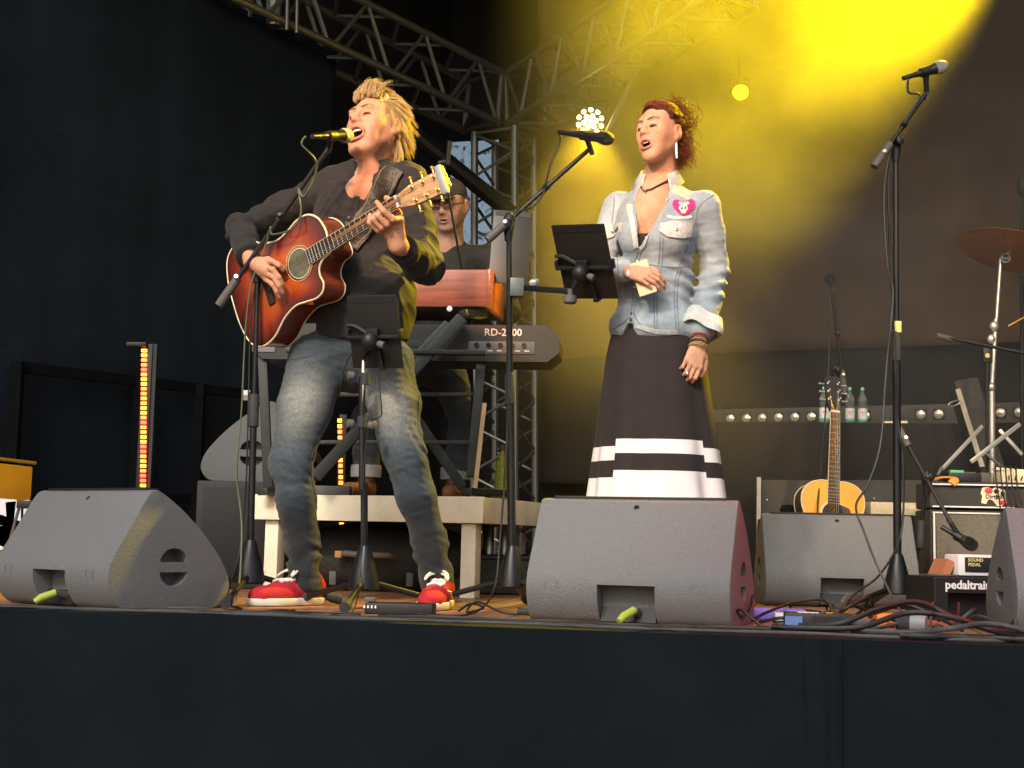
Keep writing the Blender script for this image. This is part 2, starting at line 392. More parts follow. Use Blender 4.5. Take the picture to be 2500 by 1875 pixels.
# slanted stay and upper struts
stay = thing('roof_stay', 'thick slanted steel stay rising from the riser to the roof truss', 'stay', tuple(U(1260, 560, 7.9)))
rod('stay_tube', U(1248, 520, 8.5), U(1000, 320, 8.2), .05, M('black_metal'), stay)
hang = thing('hanging_pole', 'thin pole dropping from the rear truss to the lit lamp cluster', 'pole', tuple(U(1490, 320, 8.3)))
rod('pole_tube', U(1482, 330, 8.2), U(1575, 130, 8.0), .022, M('truss'), hang)
struts = thing('curtain_struts', 'row of upright grey tubes above the wing drape', 'struts', tuple(U(600, 40, 7.7)))
for px, w in ((605, .03), (668, .042), (700, .012), (724, .01), (560, .012)): rod('strut_tube', U(px, 95-(.55*(770-px))*.55, 7.5), U(px+3, -60, 7.5), w, M('truss'), struts)
# gap in the corner: added pale film standing in for bright, leaf-speckled sky outside
def film_mat():
    m = bpy.data.materials.new('pale_sky_film'); m.use_nodes = True; N = m.node_tree.nodes; L = m.node_tree.links; out = [n for n in N if n.type == 'OUTPUT_MATERIAL'][0]; b = N['Principled BSDF']; b.inputs['Base Color'].default_value = (.10, .12, .11, 1); wt_ = N.new('ShaderNodeBsdfTranslucent'); wt_.inputs[0].default_value = (.9, .9, .88, 1); m0 = N.new('ShaderNodeMixShader'); m0.inputs[0].default_value = .5
    tr = N.new('ShaderNodeBsdfTransparent'); mx = N.new('ShaderNodeMixShader'); nz = N.new('ShaderNodeTexNoise'); nz.inputs['Scale'].default_value = 26; nz.inputs['Detail'].default_value = 3; tc = N.new('ShaderNodeTexCoord'); L.new(tc.outputs['Object'], nz.inputs['Vector'])
    mr = N.new('ShaderNodeMapRange'); mr.inputs[1].default_value = .60; mr.inputs[2].default_value = .66; mr.inputs[3].default_value = .04; mr.inputs[4].default_value = .8; L.new(nz.outputs[0], mr.inputs[0]); L.new(mr.outputs[0], mx.inputs[0]); L.new(tr.outputs[0], m0.inputs[1]); L.new(wt_.outputs[0], m0.inputs[2]); L.new(m0.outputs[0], mx.inputs[1]); L.new(b.outputs[0], mx.inputs[2]); L.new(mx.outputs[0], out.inputs['Surface']); return m
MT['sky_film'] = film_mat()
tg = MB(); p0 = U(1080, 640, 10.3); p1 = U(1225, 330, 10.3)
tg.box(((p0.x+p1.x)/2, 10.35, (p0.z+p1.z)/2), (p1.x-p0.x, .01, p1.z-p0.z)); 
tag(tg.obj('sky_screen', M('sky_film')), 'added pale speckled film standing in for the sky in the gap beside the corner tower', 'sheet')

# ---------------------------------------------------------------- lamps
MT['lamp_body'] = mat('lamp_body', (.02, .02, .022), .5, .3)
MT['led_yellow'] = mat('led_yellow', (.9, .7, .2), .3, emit=(1, .66, .10), estr=38)
MT['led_core'] = mat('led_core', (.9, .8, .5), .3, emit=(1, .84, .36), estr=9)
MT['lens_yellow'] = mat('lens_yellow', (.9, .75, .1), .25, emit=(1, .78, .02), estr=1.3)
MT['lens_red'] = mat('lens_red', (.8, .05, .05), .25, emit=(1, .05, .04), estr=6)
MT['lens_warm'] = mat('lens_warm', (.9, .75, .5), .25, emit=(1, .7, .35), estr=6)
def par_lamp(name, label, loc, target, r, lens, leds=None, group='stage lamps on the trusses'):
    loc = Vector(loc); d = (Vector(target)-loc).normalized(); t = thing(name, label, 'stage lamp', tuple(loc), 0, group)
    MB().lathe([(r*.55, -.20), (r*.8, -.18), (r*.95, -.08), (r*1.04, 0), (r*1.06, .02), (r*.96, .02), (r*.96, -.01)], 24, loc, d).obj('housing', M('lamp_body'), t, world=True)
    x, y, z = frame(d)
    pts = [loc+x*(r*1.12)-z*.08, loc+x*(r*1.12)+Vector((0, 0, r*1.1))-z*.08, loc-x*(r*1.12)+Vector((0, 0, r*1.1))-z*.08, loc-x*(r*1.12)-z*.08]
    MB().tube(pts, .012, 6).obj('yoke', M('lamp_body'), t, world=True)
    rod('clamp', loc+Vector((0, 0, r*1.1))-z*.08, loc+Vector((0, 0, r*1.1+.16))-z*.08, .014, M('lamp_body'), t)
    if leds:
        MB().lathe([(r*.95, 0), (0, .0)], 24, loc, d).obj('face', M('lamp_body'), t, world=True)
        for ring, n in leds:
            for k in range(n):
                a = 2*math.pi*k/n+.26*ring; rr = r*.82*ring
                MB().ball(loc+x*(rr*math.cos(a))+y*(rr*math.sin(a))+z*.012, (r*.165,)*3, 10).obj('led', lens, t, world=True)
    else:
        MB().lathe([(r*.95, .0), (r*.7, .02), (r*.3, .032), (0, .035)], 24, loc, d, caps=False).obj('lens', lens, t, world=True)
    return t
l1 = U(1441, 296, 8.25)
lp = par_lamp('led_lamp', 'glowing yellow cluster lamp with round lenses behind the microphone boom', l1, (-.1, 2.5, -.2), .088, M('led_core'), [(0, 1), (.5, 6), (1, 10)])
spot('led_beam', l1+Vector((0, -.05, 0)), U(1380, 1000, 6.6), 190, (1, .62, .02), 46, .35, .06, lp)
l2 = U(1808, 225, 8.0)
par_lamp('round_lamp', 'round yellow lamp lens veiled by smoke high on the backdrop', l2, (.6, 3, .3), .05, M('lens_yellow'))
l3 = Vector((3.15, 7.5, 4.35))
lp = par_lamp('wash_lamp', 'yellow wash lamp on the rear truss beside the drums', l3, U(1200, 330, 5.5), .11, M('lens_yellow'))
spot('yellow_beam', l3-Vector((.10, .09, .06)), U(1120, 70, 5.0), 3700, (1, .68, .0), 44, .28, .05, lp)
l4 = Vector((3.3, 5.0, 3.6))
lp = par_lamp('red_lamp', 'red lamp hung above the drum side of the stage', l4, (.8, 4.4, .1), .11, M('lens_red'))
spot('red_beam', l4-Vector((.13, 0, .1)), (1.25, 4.15, .0), 430, (1, .012, .02), 30, .5, .05, lp)
l5 = Vector((-1.9, 1.3, 3.6))
lp = par_lamp('front_lamp', 'warm white front lamp facing the singers', l5, (-.1, 5.0, 1.3), .12, M('lens_warm'))
spot('front_beam', l5+Vector((.08, .12, -.05)), (-.1, 5.1, 1.0), 380, (1, .80, .58), 36, .5, .12, lp)
for nm, tg_, lx in (('guitarist', U(905, 400, 5.0), -1.2), ('woman', U(1600, 420, 5.1), -.3)):
    l7 = Vector((lx, 1.2, 3.3)); lp = par_lamp('front_lamp', 'warm front lamp aimed at the %s' % nm, l7, tg_, .09, M('lens_warm')); spot('face_beam', l7+Vector((0, .12, -.05)), tg_, 400, (1, .42, .14), 13, .7, .08, lp)
l8 = Vector((2.9, 1.5, 3.5)); lp = par_lamp('front_lamp', 'warm front lamp aimed at the amplifier and drums', l8, (1.9, 6.4, .7), .12, M('lens_warm')); spot('backline_beam', l8+Vector((0, .12, -.05)), (2.0, 6.5, .8), 480, (1, .68, .38), 26, .6, .1, lp)
l6 = U(1230, -330, 7.6)
lp = par_lamp('red_lamp', 'dim red lamp lighting the black roof above the truss', l6, U(1330, -150, 6.5), .09, M('lens_red'))
spot('roof_glow', l6+Vector((0, -.1, .05)), U(1330, 20, 9.6), 34, (1, .03, .02), 40, .9, .05, lp)

# ---------------------------------------------------------------- smoke drifting in the yellow light
def smoke_mat():
    m = bpy.data.materials.new('smoke'); m.use_nodes = True; N = m.node_tree.nodes; L = m.node_tree.links
    for n in list(N):
        if n.type != 'OUTPUT_MATERIAL': N.remove(n)
    out = [n for n in N if n.type == 'OUTPUT_MATERIAL'][0]
    pv = N.new('ShaderNodeVolumePrincipled'); pv.inputs['Color'].default_value = (.9, .9, .9, 1); pv.inputs['Anisotropy'].default_value = .5
    tc = N.new('ShaderNodeTexCoord'); nz = N.new('ShaderNodeTexNoise'); nz.inputs['Scale'].default_value = 1.5; nz.inputs['Detail'].default_value = 3; nz.inputs['Roughness'].default_value = .6; nz.inputs['Distortion'].default_value = .4
    L.new(tc.outputs['Object'], nz.inputs['Vector'])
    mr = N.new('ShaderNodeMapRange'); mr.inputs[1].default_value = .40; mr.inputs[2].default_value = .62; mr.inputs[3].default_value = .22; mr.inputs[4].default_value = 1.
    L.new(nz.outputs[0], mr.inputs[0])
    # thins out toward the faces of its box
    sp = N.new('ShaderNodeVectorMath'); sp.operation = 'ABSOLUTE'; gn = tc.outputs['Generated']
    sb = N.new('ShaderNodeVectorMath'); sb.operation = 'SUBTRACT'; sb.inputs[1].default_value = (.5, .5, .5); L.new(gn, sb.inputs[0]); L.new(sb.outputs[0], sp.inputs[0])
    sx = N.new('ShaderNodeSeparateXYZ'); L.new(sp.outputs[0], sx.inputs[0])
    prod = mr.outputs[0]
    for k, lo in ((0, .26), (1, .36), (2, .20)):
        g = N.new('ShaderNodeMapRange'); g.interpolation_type = 'SMOOTHSTEP'; g.inputs[1].default_value = lo; g.inputs[2].default_value = .5; g.inputs[3].default_value = 1; g.inputs[4].default_value = 0
        L.new(sx.outputs[k], g.inputs[0]); mu = N.new('ShaderNodeMath'); mu.operation = 'MULTIPLY'; L.new(prod, mu.inputs[0]); L.new(g.outputs[0], mu.inputs[1]); prod = mu.outputs[0]
    dn = N.new('ShaderNodeMath'); dn.operation = 'MULTIPLY'; dn.inputs[1].default_value = SMOKE_D; L.new(prod, dn.inputs[0])
    L.new(dn.outputs[0], pv.inputs['Density']); L.new(pv.outputs[0], out.inputs['Volume'])
    return m
SMOKE_D = .36
sm = MB().box((1.95, 7.05, 2.05), (4.3, 3.0, 3.7)).obj('smoke', smoke_mat(), smooth=0)
tag(sm, 'pale stage smoke drifting in the yellow light behind the singers', 'smoke', kind='stuff')
# ================================================================ wedge monitors
def wedge_parts():
    W = .62
    prof = spline([(-.140, .0), (0, .0), (.19, 0), (.245, .035), (.255, .085), (.225, .15), (.15, .235), (.055, .315), (-.035, .372), (-.072, .378), (-.098, .355), (-.155, .262), (-.212, .172), (-.232, .12), (-.224, .070), (-.200, .026), (-.175, .006)], 5, True)
    prof = [(p[0], p[1]) for p in [(v.x, v.y) for v in [Vector((q[0], q[1], 0)) for q in prof]]]
    fr = (Vector((0, 1, 0)), Vector((0, 0, 1)), Vector((1, 0, 0)))
    me = MB().prism(prof, W, fr, (-W/2, 0, 0)).mesh('cabinet', 0)
    bm = bmesh.new(); bm.from_mesh(me)
    ed = [e for e in bm.edges if abs(e.verts[0].co.x-e.verts[1].co.x) < 1e-5]
    bmesh.ops.bevel(bm, geom=ed, offset=.009, segments=2, affect="EDGES", profile=.6, clamp_overlap=True); bmesh.ops.remove_doubles(bm, verts=bm.verts[:], dist=.0004); bmesh.ops.recalc_face_normals(bm, faces=bm.faces[:]); bm.to_mesh(me); bm.free()
    cut = MB()
    for sx in (-1, 1):      # twin half-round hand holes on each side
        for sz in (-1, 1):
            arc = [(.055*math.cos(a), .045*math.sin(a)*sz) for a in [math.pi*k/10 for k in range(11)]]
            out = [(p[0]+.02, p[1]+.135+.016*sz) for p in arc]
            cut.prism(out, .1, fr, ((W/2-.06) if sx > 0 else -W/2-.04, 0, 0))
    cut.box((0, -.24, .062), (.175, .17, .115))                 # connector pocket in the audience side
    for px in (-.245, .2):                                      # moulded grooves
        cut.box((px, -.255, .07), (.004, .05, .115)); cut.box((px+.034, -.255, .07), (.004, .05, .115)); cut.box((px+.017, -.246, .128), (.036, .03, .004))
    cut.lathe([(.009, 0), (.009, .05)], 12, (0, -.085, .345), (0, -.86, .5))
    me = boolean(me, cut.mesh('cut', 0)); me.shade_smooth(); me.set_sharp_from_angle(angle=R(28))
    return me
WME = wedge_parts()
def wedge(label, loc, rotz, seed):
    t = thing('stage_monitor', label, 'stage monitor', loc, rotz, 'wedge monitors on the stage')
    mesh_obj('cabinet', WME, M('speaker'), t)
    MB().bar((-.27, -.045, .381), (.27, -.045, .381), .05, .012, bev=.002).obj('grille_edge', M('dark_hole'), t)
    MB().box((0, -.175, .028), (.168, .02, .05), Matrix.Rotation(R(-30), 3, 'X')).obj('connector_plate', M('black_plastic'), t)
    pl = MB(); p0 = Vector((.03, -.17, .035)); pl.tube([p0, p0+Vector((-.008, -.045, .012))], .013, 12); pl.obj('plug_shell', M('grip_grey'), t)
    MB().tube([p0+Vector((-.008, -.045, .012)), p0+Vector((-.03, -.085, -.005)), p0+Vector((-.04, -.1, -.018))], [.012, .0125, .009], 12).obj('plug_boot', M('grip_grey') if seed == 2 else M('yellow_plug'), t)
    for x, z in ((-.05, .345), (.05, .345), (-.12, .16), (.1, .16)): MB().lathe([(.0035, 0), (.003, .003)], 8, (x, -.1-(.345-z)*.62+(.004), z), (0, -.86, .5)).obj('screw', M('chrome'), t)
    return t
MONS = [
 ('grey wedge monitor turned half sideways, showing its hand holes, beside the flight case', FL(262, 4.74), R(-38)),
 ('grey wedge monitor standing in front of the striped skirt', FL(1568, 4.42), R(-18)),
 ('grey wedge monitor behind the right vocal stand, below the yellow guitar', FL(2035, 6.0), R(-4)),
 ('grey wedge monitor beside the pedalboard and amplifier', FL(2700, 4.4), R(-8))]
for i, (lb, p, rz) in enumerate(MONS): wedge(lb, tuple(p), rz, i)
# one more stands on its end on a black box behind the guitarist
t = thing('speaker_box', 'tall black speaker box under the upended monitor behind the guitarist', 'speaker', tuple(FL(610, 6.6)), R(10))
MB().box((0, 0, .24), (.5, .5, .48), bev=.012).obj('cabinet', mat('box_black', (.02, .02, .022), .6, var=.2), t)
MB().box((0, -.252, .24), (.44, .008, .42), bev=.003).obj('grille', M('dark_hole'), t)
t = thing('stage_monitor', 'grey wedge monitor upended on a black box behind the guitarist', 'stage monitor', tuple(FL(622, 6.55, .482)), 0, 'wedge monitors on the stage')
q = Matrix.Translation((.02, 0, .255)) @ Matrix.Rotation(R(-27), 4, 'Y') @ Matrix.Rotation(R(-90), 4, 'Y') @ Matrix.Rotation(R(90), 4, 'X')
up = WME.copy(); up.transform(Matrix.Rotation(R(90), 4, 'Z')); up.transform(Matrix.Translation((0, .31, 0))); mn = min(v.co.z for v in up.vertices); up.transform(Matrix.Translation((0, 0, -mn)))
mesh_obj('cabinet', up, M('speaker'), t)
tp = MB(); tp.box((.0, -.01, .39), (.07, .05, .012), Matrix.Rotation(.4, 3, 'Y')); tp.box((-.05, -.03, .405), (.03, .04, .03), Matrix.Rotation(.7, 3, 'X')); tp.obj('crumpled_paper', M('paper'), t)

# ================================================================ microphones and stands
def tripod(t, c, ang0, reach=.33, hub=.16, m=None, low=.07):
    m = m or M('black_metal'); c = Vector(c)
    MB().lathe([(.05, hub-.085), (.055, hub-.08), (.05, hub-.045), (.024, hub+.05), (.018, hub+.065)], 20, c).obj('hub', m, t, world=True)
    for k in range(3):
        a = ang0+2*math.pi*k/3; d = Vector((math.cos(a), math.sin(a), 0))
        p0 = c+d*.03+Vector((0, 0, hub-.06)); p1 = c+d*reach+Vector((0, 0, .022))
        lg = MB().tube([p0, p1], .0105, 10).obj('leg', m, t, world=True)
        MB().tube([p1-(p1-p0).normalized()*.05, p1-(p1-p0).normalized()*.02, p1+(p1-p0).normalized()*.012], [.0135, .019, .018], 12).obj('rubber_foot', M('rubber'), lg)
def knob(c, d, r=.012, l=.025):
    return MB().lathe([(r*.6, 0), (r, l*.3), (r, l), (r*.7, l*1.1)], 10, c, d)
def boom_stand(label, base, clutch, b0, b1, ang0, group, hub=.16, reach=.33, rtube=.0125):
    t = thing('microphone_stand', label, 'microphone stand', tuple(base), 0, group); base = Vector(base); clutch = Vector(clutch); b0 = Vector(b0); b1 = Vector(b1)
    tripod(t, base, ang0, reach, hub)
    ax = (clutch-base); m1 = base+ax*.56
    MB().tube([base+Vector((0, 0, hub*.9)), m1], rtube, 14).obj('lower_tube', M('black_metal'), t, world=True)
    MB().tube([m1, clutch], rtube*.72, 12).obj('upper_tube', M('black_metal'), t, world=True)
    cl = MB().lathe([(.013, -.06), (.0185, -.055), (.0185, .05), (.012, .06)], 14, m1, ax).obj('height_clutch', M('rubber'), t, world=True)
    sw = MB(); sw.ball(clutch, (.022, .022, .034), 12); sw.tube([clutch, clutch-Vector((0, 0, .075))], [.024, .014], 12)
    sw.obj('swivel', M('black_plastic'), t, world=True)
    knob(clutch+Vector((0, -.015, 0)), (.3, -1, 0), .016, .03).obj('wing_knob', M('black_plastic'), t, world=True)
    d = (b1-b0).normalized()
    MB().tube([b0, b1], .0085, 10).obj('boom', M('black_metal'), t, world=True)
    MB().tube([b0-d*.005, b0+d*.02, b0+d*.115], [.0155, .0165, .0150], 12).obj('grip', M('grip_grey'), t, world=True)
    for s in (.16, .55): knob(b0+d*((b1-b0).length*s), (0, -1, .3), .009, .022).obj('clamp_screw', M('chrome' if s < .3 else 'black_plastic'), t, world=True)
    MB().tube([b0+d*((b1-b0).length*.53), b0+d*((b1-b0).length*.58)], .0125, 10).obj('collar', M('black_plastic'), t, world=True)
    return t
MT['mic_body'] = mat('mic_body', (.03, .03, .032), .35, .5)
MT['mic_grille'] = mat('mic_grille', (.42, .42, .41), .5, .4, bump=.8, bscale=900)
MT['mic_grille_dark'] = mat('mic_grille_dark', (.05, .05, .055), .4, .8, bump=1., bscale=900)
def microphone(label, tail, head, stand_top, dark=False):
    tail = Vector(tail); head = Vector(head); d = (head-tail).normalized(); L = (head-tail).length
    t = thing('microphone', label, 'microphone', tuple(tail), 0, 'vocal microphones'); r = .0255
    MB().lathe([(.010, 0), (.0115, .01), (.0125, .03), (.019, L-.045), (.0225, L-.028)], 18, tail, d).obj('body', M('mic_body'), t, world=True)
    gm = M('mic_grille_dark') if dark else M('mic_grille')
    MB().lathe([(.0225, L-.028), (.0262, L-.018), (.0265, L-.006), (.0262, L-.004), (.0255, L+.004), (.021, L+.016), (.012, L+.0235), (0, L+.026)], 22, tail, d, caps=False).obj('grille', gm, t, world=True)
    MB().lathe([(.0088, -.05), (.0095, -.045), (.0095, 0)], 14, tail, d).obj('plug', M('mic_body'), t, world=True)
    c = tail+d*(L*.42); st = Vector(stand_top)
    cp = MB(); cp.tube([c-d*.022, c+d*.022], .0185, 14); cp.tube([c, c+(st-c)*.55, st], [.013, .010, .010], 10); cp.obj('clip', M('black_plastic'), t, world=True)
    MB().tube([st, st+(st-c).normalized()*.03], .0105, 10).obj('thread', M('grip_grey'), t, world=True)
    return t
def cable(label, pts, r=.0035, m=None, group='cables on the stage', per=8):
    o = MB().tube(spline(pts, per), r, 6).obj('cable', m or M('cable'), smooth=60)
    return tag(o, label, 'cable', group)
G = 'vocal microphone stands'
# guitarist's stand
bt = U(806, 357, 4.86)
boom_stand('black boom stand in front of the guitarist, its grip end hanging beside his strumming hand', FL(606, 4.95), U(630, 640, 4.95), U(536, 743, 4.92), bt, R(-92), G)
microphone('silver-headed vocal microphone at the guitarist\'s open mouth', U(782, 333, 4.72), U(846, 331, 4.86), bt+(U(800, 365, 4.84)-bt)*.3)
gr = U(782, 333, 4.72)
MT['cable_green'] = mat('cable_green', (.09, .11, .06), .5)
cable('greenish microphone cable looping down the guitarist\'s boom', [gr+Vector((-.05, 0, .0)), gr+Vector((-.062, 0, -.03)), U(770, 390, 4.75), U(768, 430, 4.8), U(742, 480, 4.84), U(728, 460, 4.85), U(735, 520, 4.83), U(710, 560, 4.82), U(665, 572, 4.86), U(660, 555, 4.86), U(648, 600, 4.9), U(615, 690, 4.9), U(600, 800, 4.9), U(590, 1000, 4.9), U(578, 1150, 4.9), U(590, 1300, 4.88), FL(570, 4.75, .006), FL(480, 4.6, .006), FL(300, 4.5, .006)], .0036, M('cable_green'))
cable('thin red-lit cable beside the guitarist\'s stand', [U(628, 660, 4.97), U(612, 800, 4.98), U(606, 1000, 4.98), U(600, 1200, 4.98), U(584, 1350, 4.97), FL(560, 4.8, .005), FL(700, 4.62, .005)], .003)
# woman's stand
bt = U(1441, 362, 5.12)
boom_stand('black boom stand carrying a tablet arm, beside the woman in denim', FL(1248, 5.1), U(1243, 540, 5.1), U(1192, 584, 5.06), bt, R(200), G, rtube=.015)
microphone('dark vocal microphone pointing at the woman in front of the yellow lamp', U(1392, 326, 5.02), U(1483, 338, 5.1), bt, True)
wt = U(1392, 326, 5.02)
cable('microphone cable drooping along the boom beside the woman', [wt+Vector((-.045, -.01, .008)), U(1368, 345, 5.02), U(1345, 400, 5.03), U(1332, 450, 5.05), U(1322, 480, 5.06), U(1300, 505, 5.06), U(1262, 520, 5.04), U(1248, 560, 5.05), U(1240, 620, 5.06), U(1238, 900, 5.06), U(1236, 1100, 5.06), U(1222, 1300, 5.05), U(1205, 1440, 4.95), FL(1150, 4.6, .006), FL(1020, 4.5, .006)], .0036)
# right stand
bt = U(2262, 225, 5.3)
boom_stand('tall black boom stand without a singer in front of the yellow smoke', FL(2192, 5.3), U(2186, 350, 5.3), U(2136, 405, 5.24), bt, R(95), G, rtube=.0155)
microphone('silver-headed microphone on the unused tall stand', U(2232, 183, 5.26), U(2298, 163, 5.28), bt)
rt = U(2232, 183, 5.26)
cable('cable hanging in a loop from the unused microphone', [rt+Vector((-.04, -.01, -.012)), U(2216, 190, 5.25), U(2218, 225, 5.25), U(2245, 232, 5.27), U(2225, 270, 5.27), U(2200, 310, 5.27), U(2175, 360, 5.26), U(2158, 480, 5.25), U(2166, 640, 5.25), U(2180, 720, 5.26), U(2164, 900, 5.24), U(2150, 1080, 5.2), U(2120, 1180, 5.15), U(2090, 1235, 5.1), U(2110, 1300, 5.05), U(2150, 1400, 5.0), FL(2215, 4.8, .01), FL(2300, 4.4, .01)], .0045, M('cable_grey'))
cable('second cable running straight down the unused stand', [U(2182, 330, 5.28), U(2170, 420, 5.27), U(2172, 600, 5.27), U(2182, 800, 5.27), U(2190, 1000, 5.26), U(2205, 1130, 5.22), U(2200, 1300, 5.2), U(2150, 1400, 5.05), U(2080, 1455, 4.8), FL(2040, 4.6, .02), FL(1950, 4.45, .01)], .0042)
lb = MB().tube([U(2191, 785, 5.3)+Vector((0, 0, 0)), U(2191, 812, 5.3)], .0162, 14)
tag(lb.obj('stand_sticker', mat('sticker', (.75, .68, .2), .6, var=.4, vscale=60)), 'small yellow and white sticker wrapped round the unused stand', 'sticker')
# short stand with its microphone aimed at the amplifier, and a stand behind the yellow guitar
b1 = U(2322, 1278, 5.75)
boom_stand('short boom stand leaning its microphone down to the amplifier grille', FL(2228, 5.95), U(2262, 1165, 5.9), U(2188, 1035, 5.95), b1, R(40), 'instrument microphone stands', hub=.15, reach=.25)
microphone('small dark microphone hanging in front of the amplifier grille', U(2325, 1302, 5.7), U(2372, 1330, 5.66), b1, True)
b1 = U(2030, 700, 6.75)
boom_stand('boom stand rising behind the yellow guitar to a lone microphone', FL(2042, 6.8), U(2040, 905, 6.8), U(2062, 960, 6.78), b1, R(30), 'instrument microphone stands')
microphone('lone microphone seen end-on above the water bottles', U(2030, 690, 6.75), U(2026, 680, 6.9), b1, True)
cable('cable dropping from the lone microphone past the bottles', [U(2029, 690, 6.72), U(2027, 760, 6.7), U(2022, 900, 6.68), U(2012, 1050, 6.6), U(2003, 1150, 6.5), U(1995, 1260, 6.4)], .004)

# ================================================================ tablets on arms
MT['tablet'] = mat('tablet', (.012, .0105, .010), .38, var=.1); MT['tablet_edge'] = mat('tablet_edge', (.28, .27, .25), .3, .8)
def tablet(label, TL, TR, BL, group):
    TL, TR, BL = Vector(TL), Vector(TR), Vector(BL); x = (TR-TL); y = (TL-BL); w = x.length; h = y.length
    t = thing('tablet', label, 'tablet', tuple(BL), 0, group); mm = basis(x, y, (TL+TR)/2+(BL-TL)/2)
    a = MB().box((0, 0, 0), (w, h, .008), bev=.0035).obj('back_cover', M('tablet'), t, smooth=40); a.data.transform(mm); a.matrix_parent_inverse = Matrix.Translation(-BL)
    a = MB().box((0, 0, -.0045), (w-.004, h-.004, .003), bev=.001).obj('screen_side', M('tablet_edge'), t); a.data.transform(mm); a.matrix_parent_inverse = Matrix.Translation(-BL)
    a = MB().box((0, h/2-.016, .0045), (w-.016, .022, .002)).obj('camera_band', M('black_plastic'), t); a.data.transform(mm); a.matrix_parent_inverse = Matrix.Translation(-BL)
    return t, mm, w, h
def tablet_holder(label, mm, w, h, knuckle, group, base):
    t = thing('tablet_holder', label, 'tablet holder', tuple(base), 0, group)
    def part(nm, mb, m): o = mb.obj(nm, m, t, smooth=40); o.data.transform(mm); o.matrix_parent_inverse = Matrix.Translation(-Vector(base)); return o
    b = MB(); z = .014
    b.bar((-w*.52, -h*.06, z), (w*.52, -h*.06, z), .012, .02, bev=.003); b.box((0, -h*.08, z+.005), (.045, .07, .018), bev=.004); part('bracket', b, M('black_plastic'))
    b = MB(); b.tube(spline([(-w*.5, h*.10, z), (-w*.35, h*.09, z), (-w*.12, h*.0, z+.004), (0, -h*.06, z+.006)], 5), .008, 8); part('upper_arm', b, M('black_plastic'))
    b = MB(); b.bar((w*.05, -h*.1, z), (w*.12, -h*.5, z), .014, .01, bev=.002); b.box((w*.12, -h*.505, z-.006), (.02, .008, .028)); part('lower_arm', b, M('black_plastic'))
    for sx in (-1, 1):
        b = MB(); b.box((sx*w*.515, -h*.03, .004), (.012, .035, .03), bev=.003); part('claw', b, M('black_plastic'))
    k = Vector(knuckle); inv = mm.inverted() @ k
    b = MB(); b.ball((0, -h*.1, .045), (.03, .034, .03), 16); b.tube([(0, -h*.1, .02), (0, -h*.1, .05)], .02, 14); part('ball_joint', b, M('black_plastic'))
    b = MB(); b.tube([(0, -h*.1, .045), inv], [.018, .011], 12); part('neck', b, M('black_metal'))
    part('locking_knob', knob((.028, -h*.13, .045), (1, -.3, 0), .013, .024), M('grip_grey'))
    return t
GT = 'tablets on microphone stands'
t, mm, w, h = tablet('dark tablet held at an angle in front of the woman in denim', U(1336, 551, 4.94), U(1464, 547, 4.82), U(1393, 728, 5.05), GT)
kn = U(1398, 706, 4.93)
tablet_holder('black clamp arm gripping the tablet in front of the woman', mm, w, h, kn, 'tablet holders', U(1262, 705, 5.05))
arm = thing('clamp_bracket', 'square steel side arm clamped to the boom stand beside the woman', 'clamp arm', tuple(U(1262, 705, 5.08)))
c0 = U(1262, 703, 5.085)
MB().box(c0, (.05, .05, .068), bev=.003).obj('clamp_block', mat('steel_grey', (.11, .12, .12), .45, .5, var=.2), arm, world=True)
MB().bar(c0+Vector((.03, -.01, -.002)), U(1392, 711, 4.93), .016, .02, bev=.002).obj('arm_bar', M('black_metal'), arm, world=True)
MB().lathe([(.02, -.04), (.024, -.035), (.024, -.012), (.01, -.008), (.01, .012)], 14, U(1392, 714, 4.93)).obj('wing_nut', M('grip_grey'), arm, world=True)
knob(U(1294, 692, 5.06), (1, -.5, 0), .017, .03).obj('clamp_knob', M('chrome'), arm, world=True)
t, mm, w, h = tablet('black tablet on its own tripod in front of the guitarist\'s hips', U(843, 722, 4.79), U(966, 719, 4.72), U(866, 899, 4.86), GT)
ts = thing('tablet_stand', 'black tripod with silver collar holding the tablet before the guitarist', 'tablet stand', tuple(FL(886, 4.85)), 0)
b0 = FL(886, 4.85)
tripod(ts, b0, R(-95), .30, .15)
mid = U(889, 1180, 4.85)
MB().tube([b0+Vector((0, 0, .14)), mid], .0125, 14).obj('lower_tube', M('black_metal'), ts, world=True)
MB().tube([U(884, 1195, 4.845), U(884, 920, 4.845)], .0115, 12).obj('sleeve', M('black_metal'), ts, world=True)
MB().tube([U(884, 1000, 4.84), U(888, 862, 4.84)], .006, 10).obj('upper_tube', M('chrome'), ts, world=True)
for px, py in ((884, 1030), (892, 925)): MB().tube([U(px-1, py+14, 4.845), U(px, py-14, 4.845)], .0165, 12).obj('collar', M('rubber'), ts, world=True)
for px, py, d in ((866, 1035, (-1, -.4, 0)), (900, 1038, (1, -.6, 0)), (868, 918, (-1, -.3, 0))): knob(U(px, py, 4.83), d, .016, .026).obj('wing_knob', M('grip_grey'), ts, world=True)
tablet_holder('black clamp with ball joint gripping the guitarist\'s tablet', mm, w, h, U(888, 866, 4.83), 'tablet holders', U(888, 866, 4.84))
cable('thin charging cord hanging from the guitarist\'s tablet', [U(925, 895, 4.76), U(928, 960, 4.76), U(932, 1010, 4.77), U(915, 1024, 4.8), U(900, 1040, 4.82), U(890, 1120, 4.83), U(884, 1250, 4.82), U(880, 1400, 4.8), FL(860, 4.6, .004), FL(800, 4.5, .004)], .002)
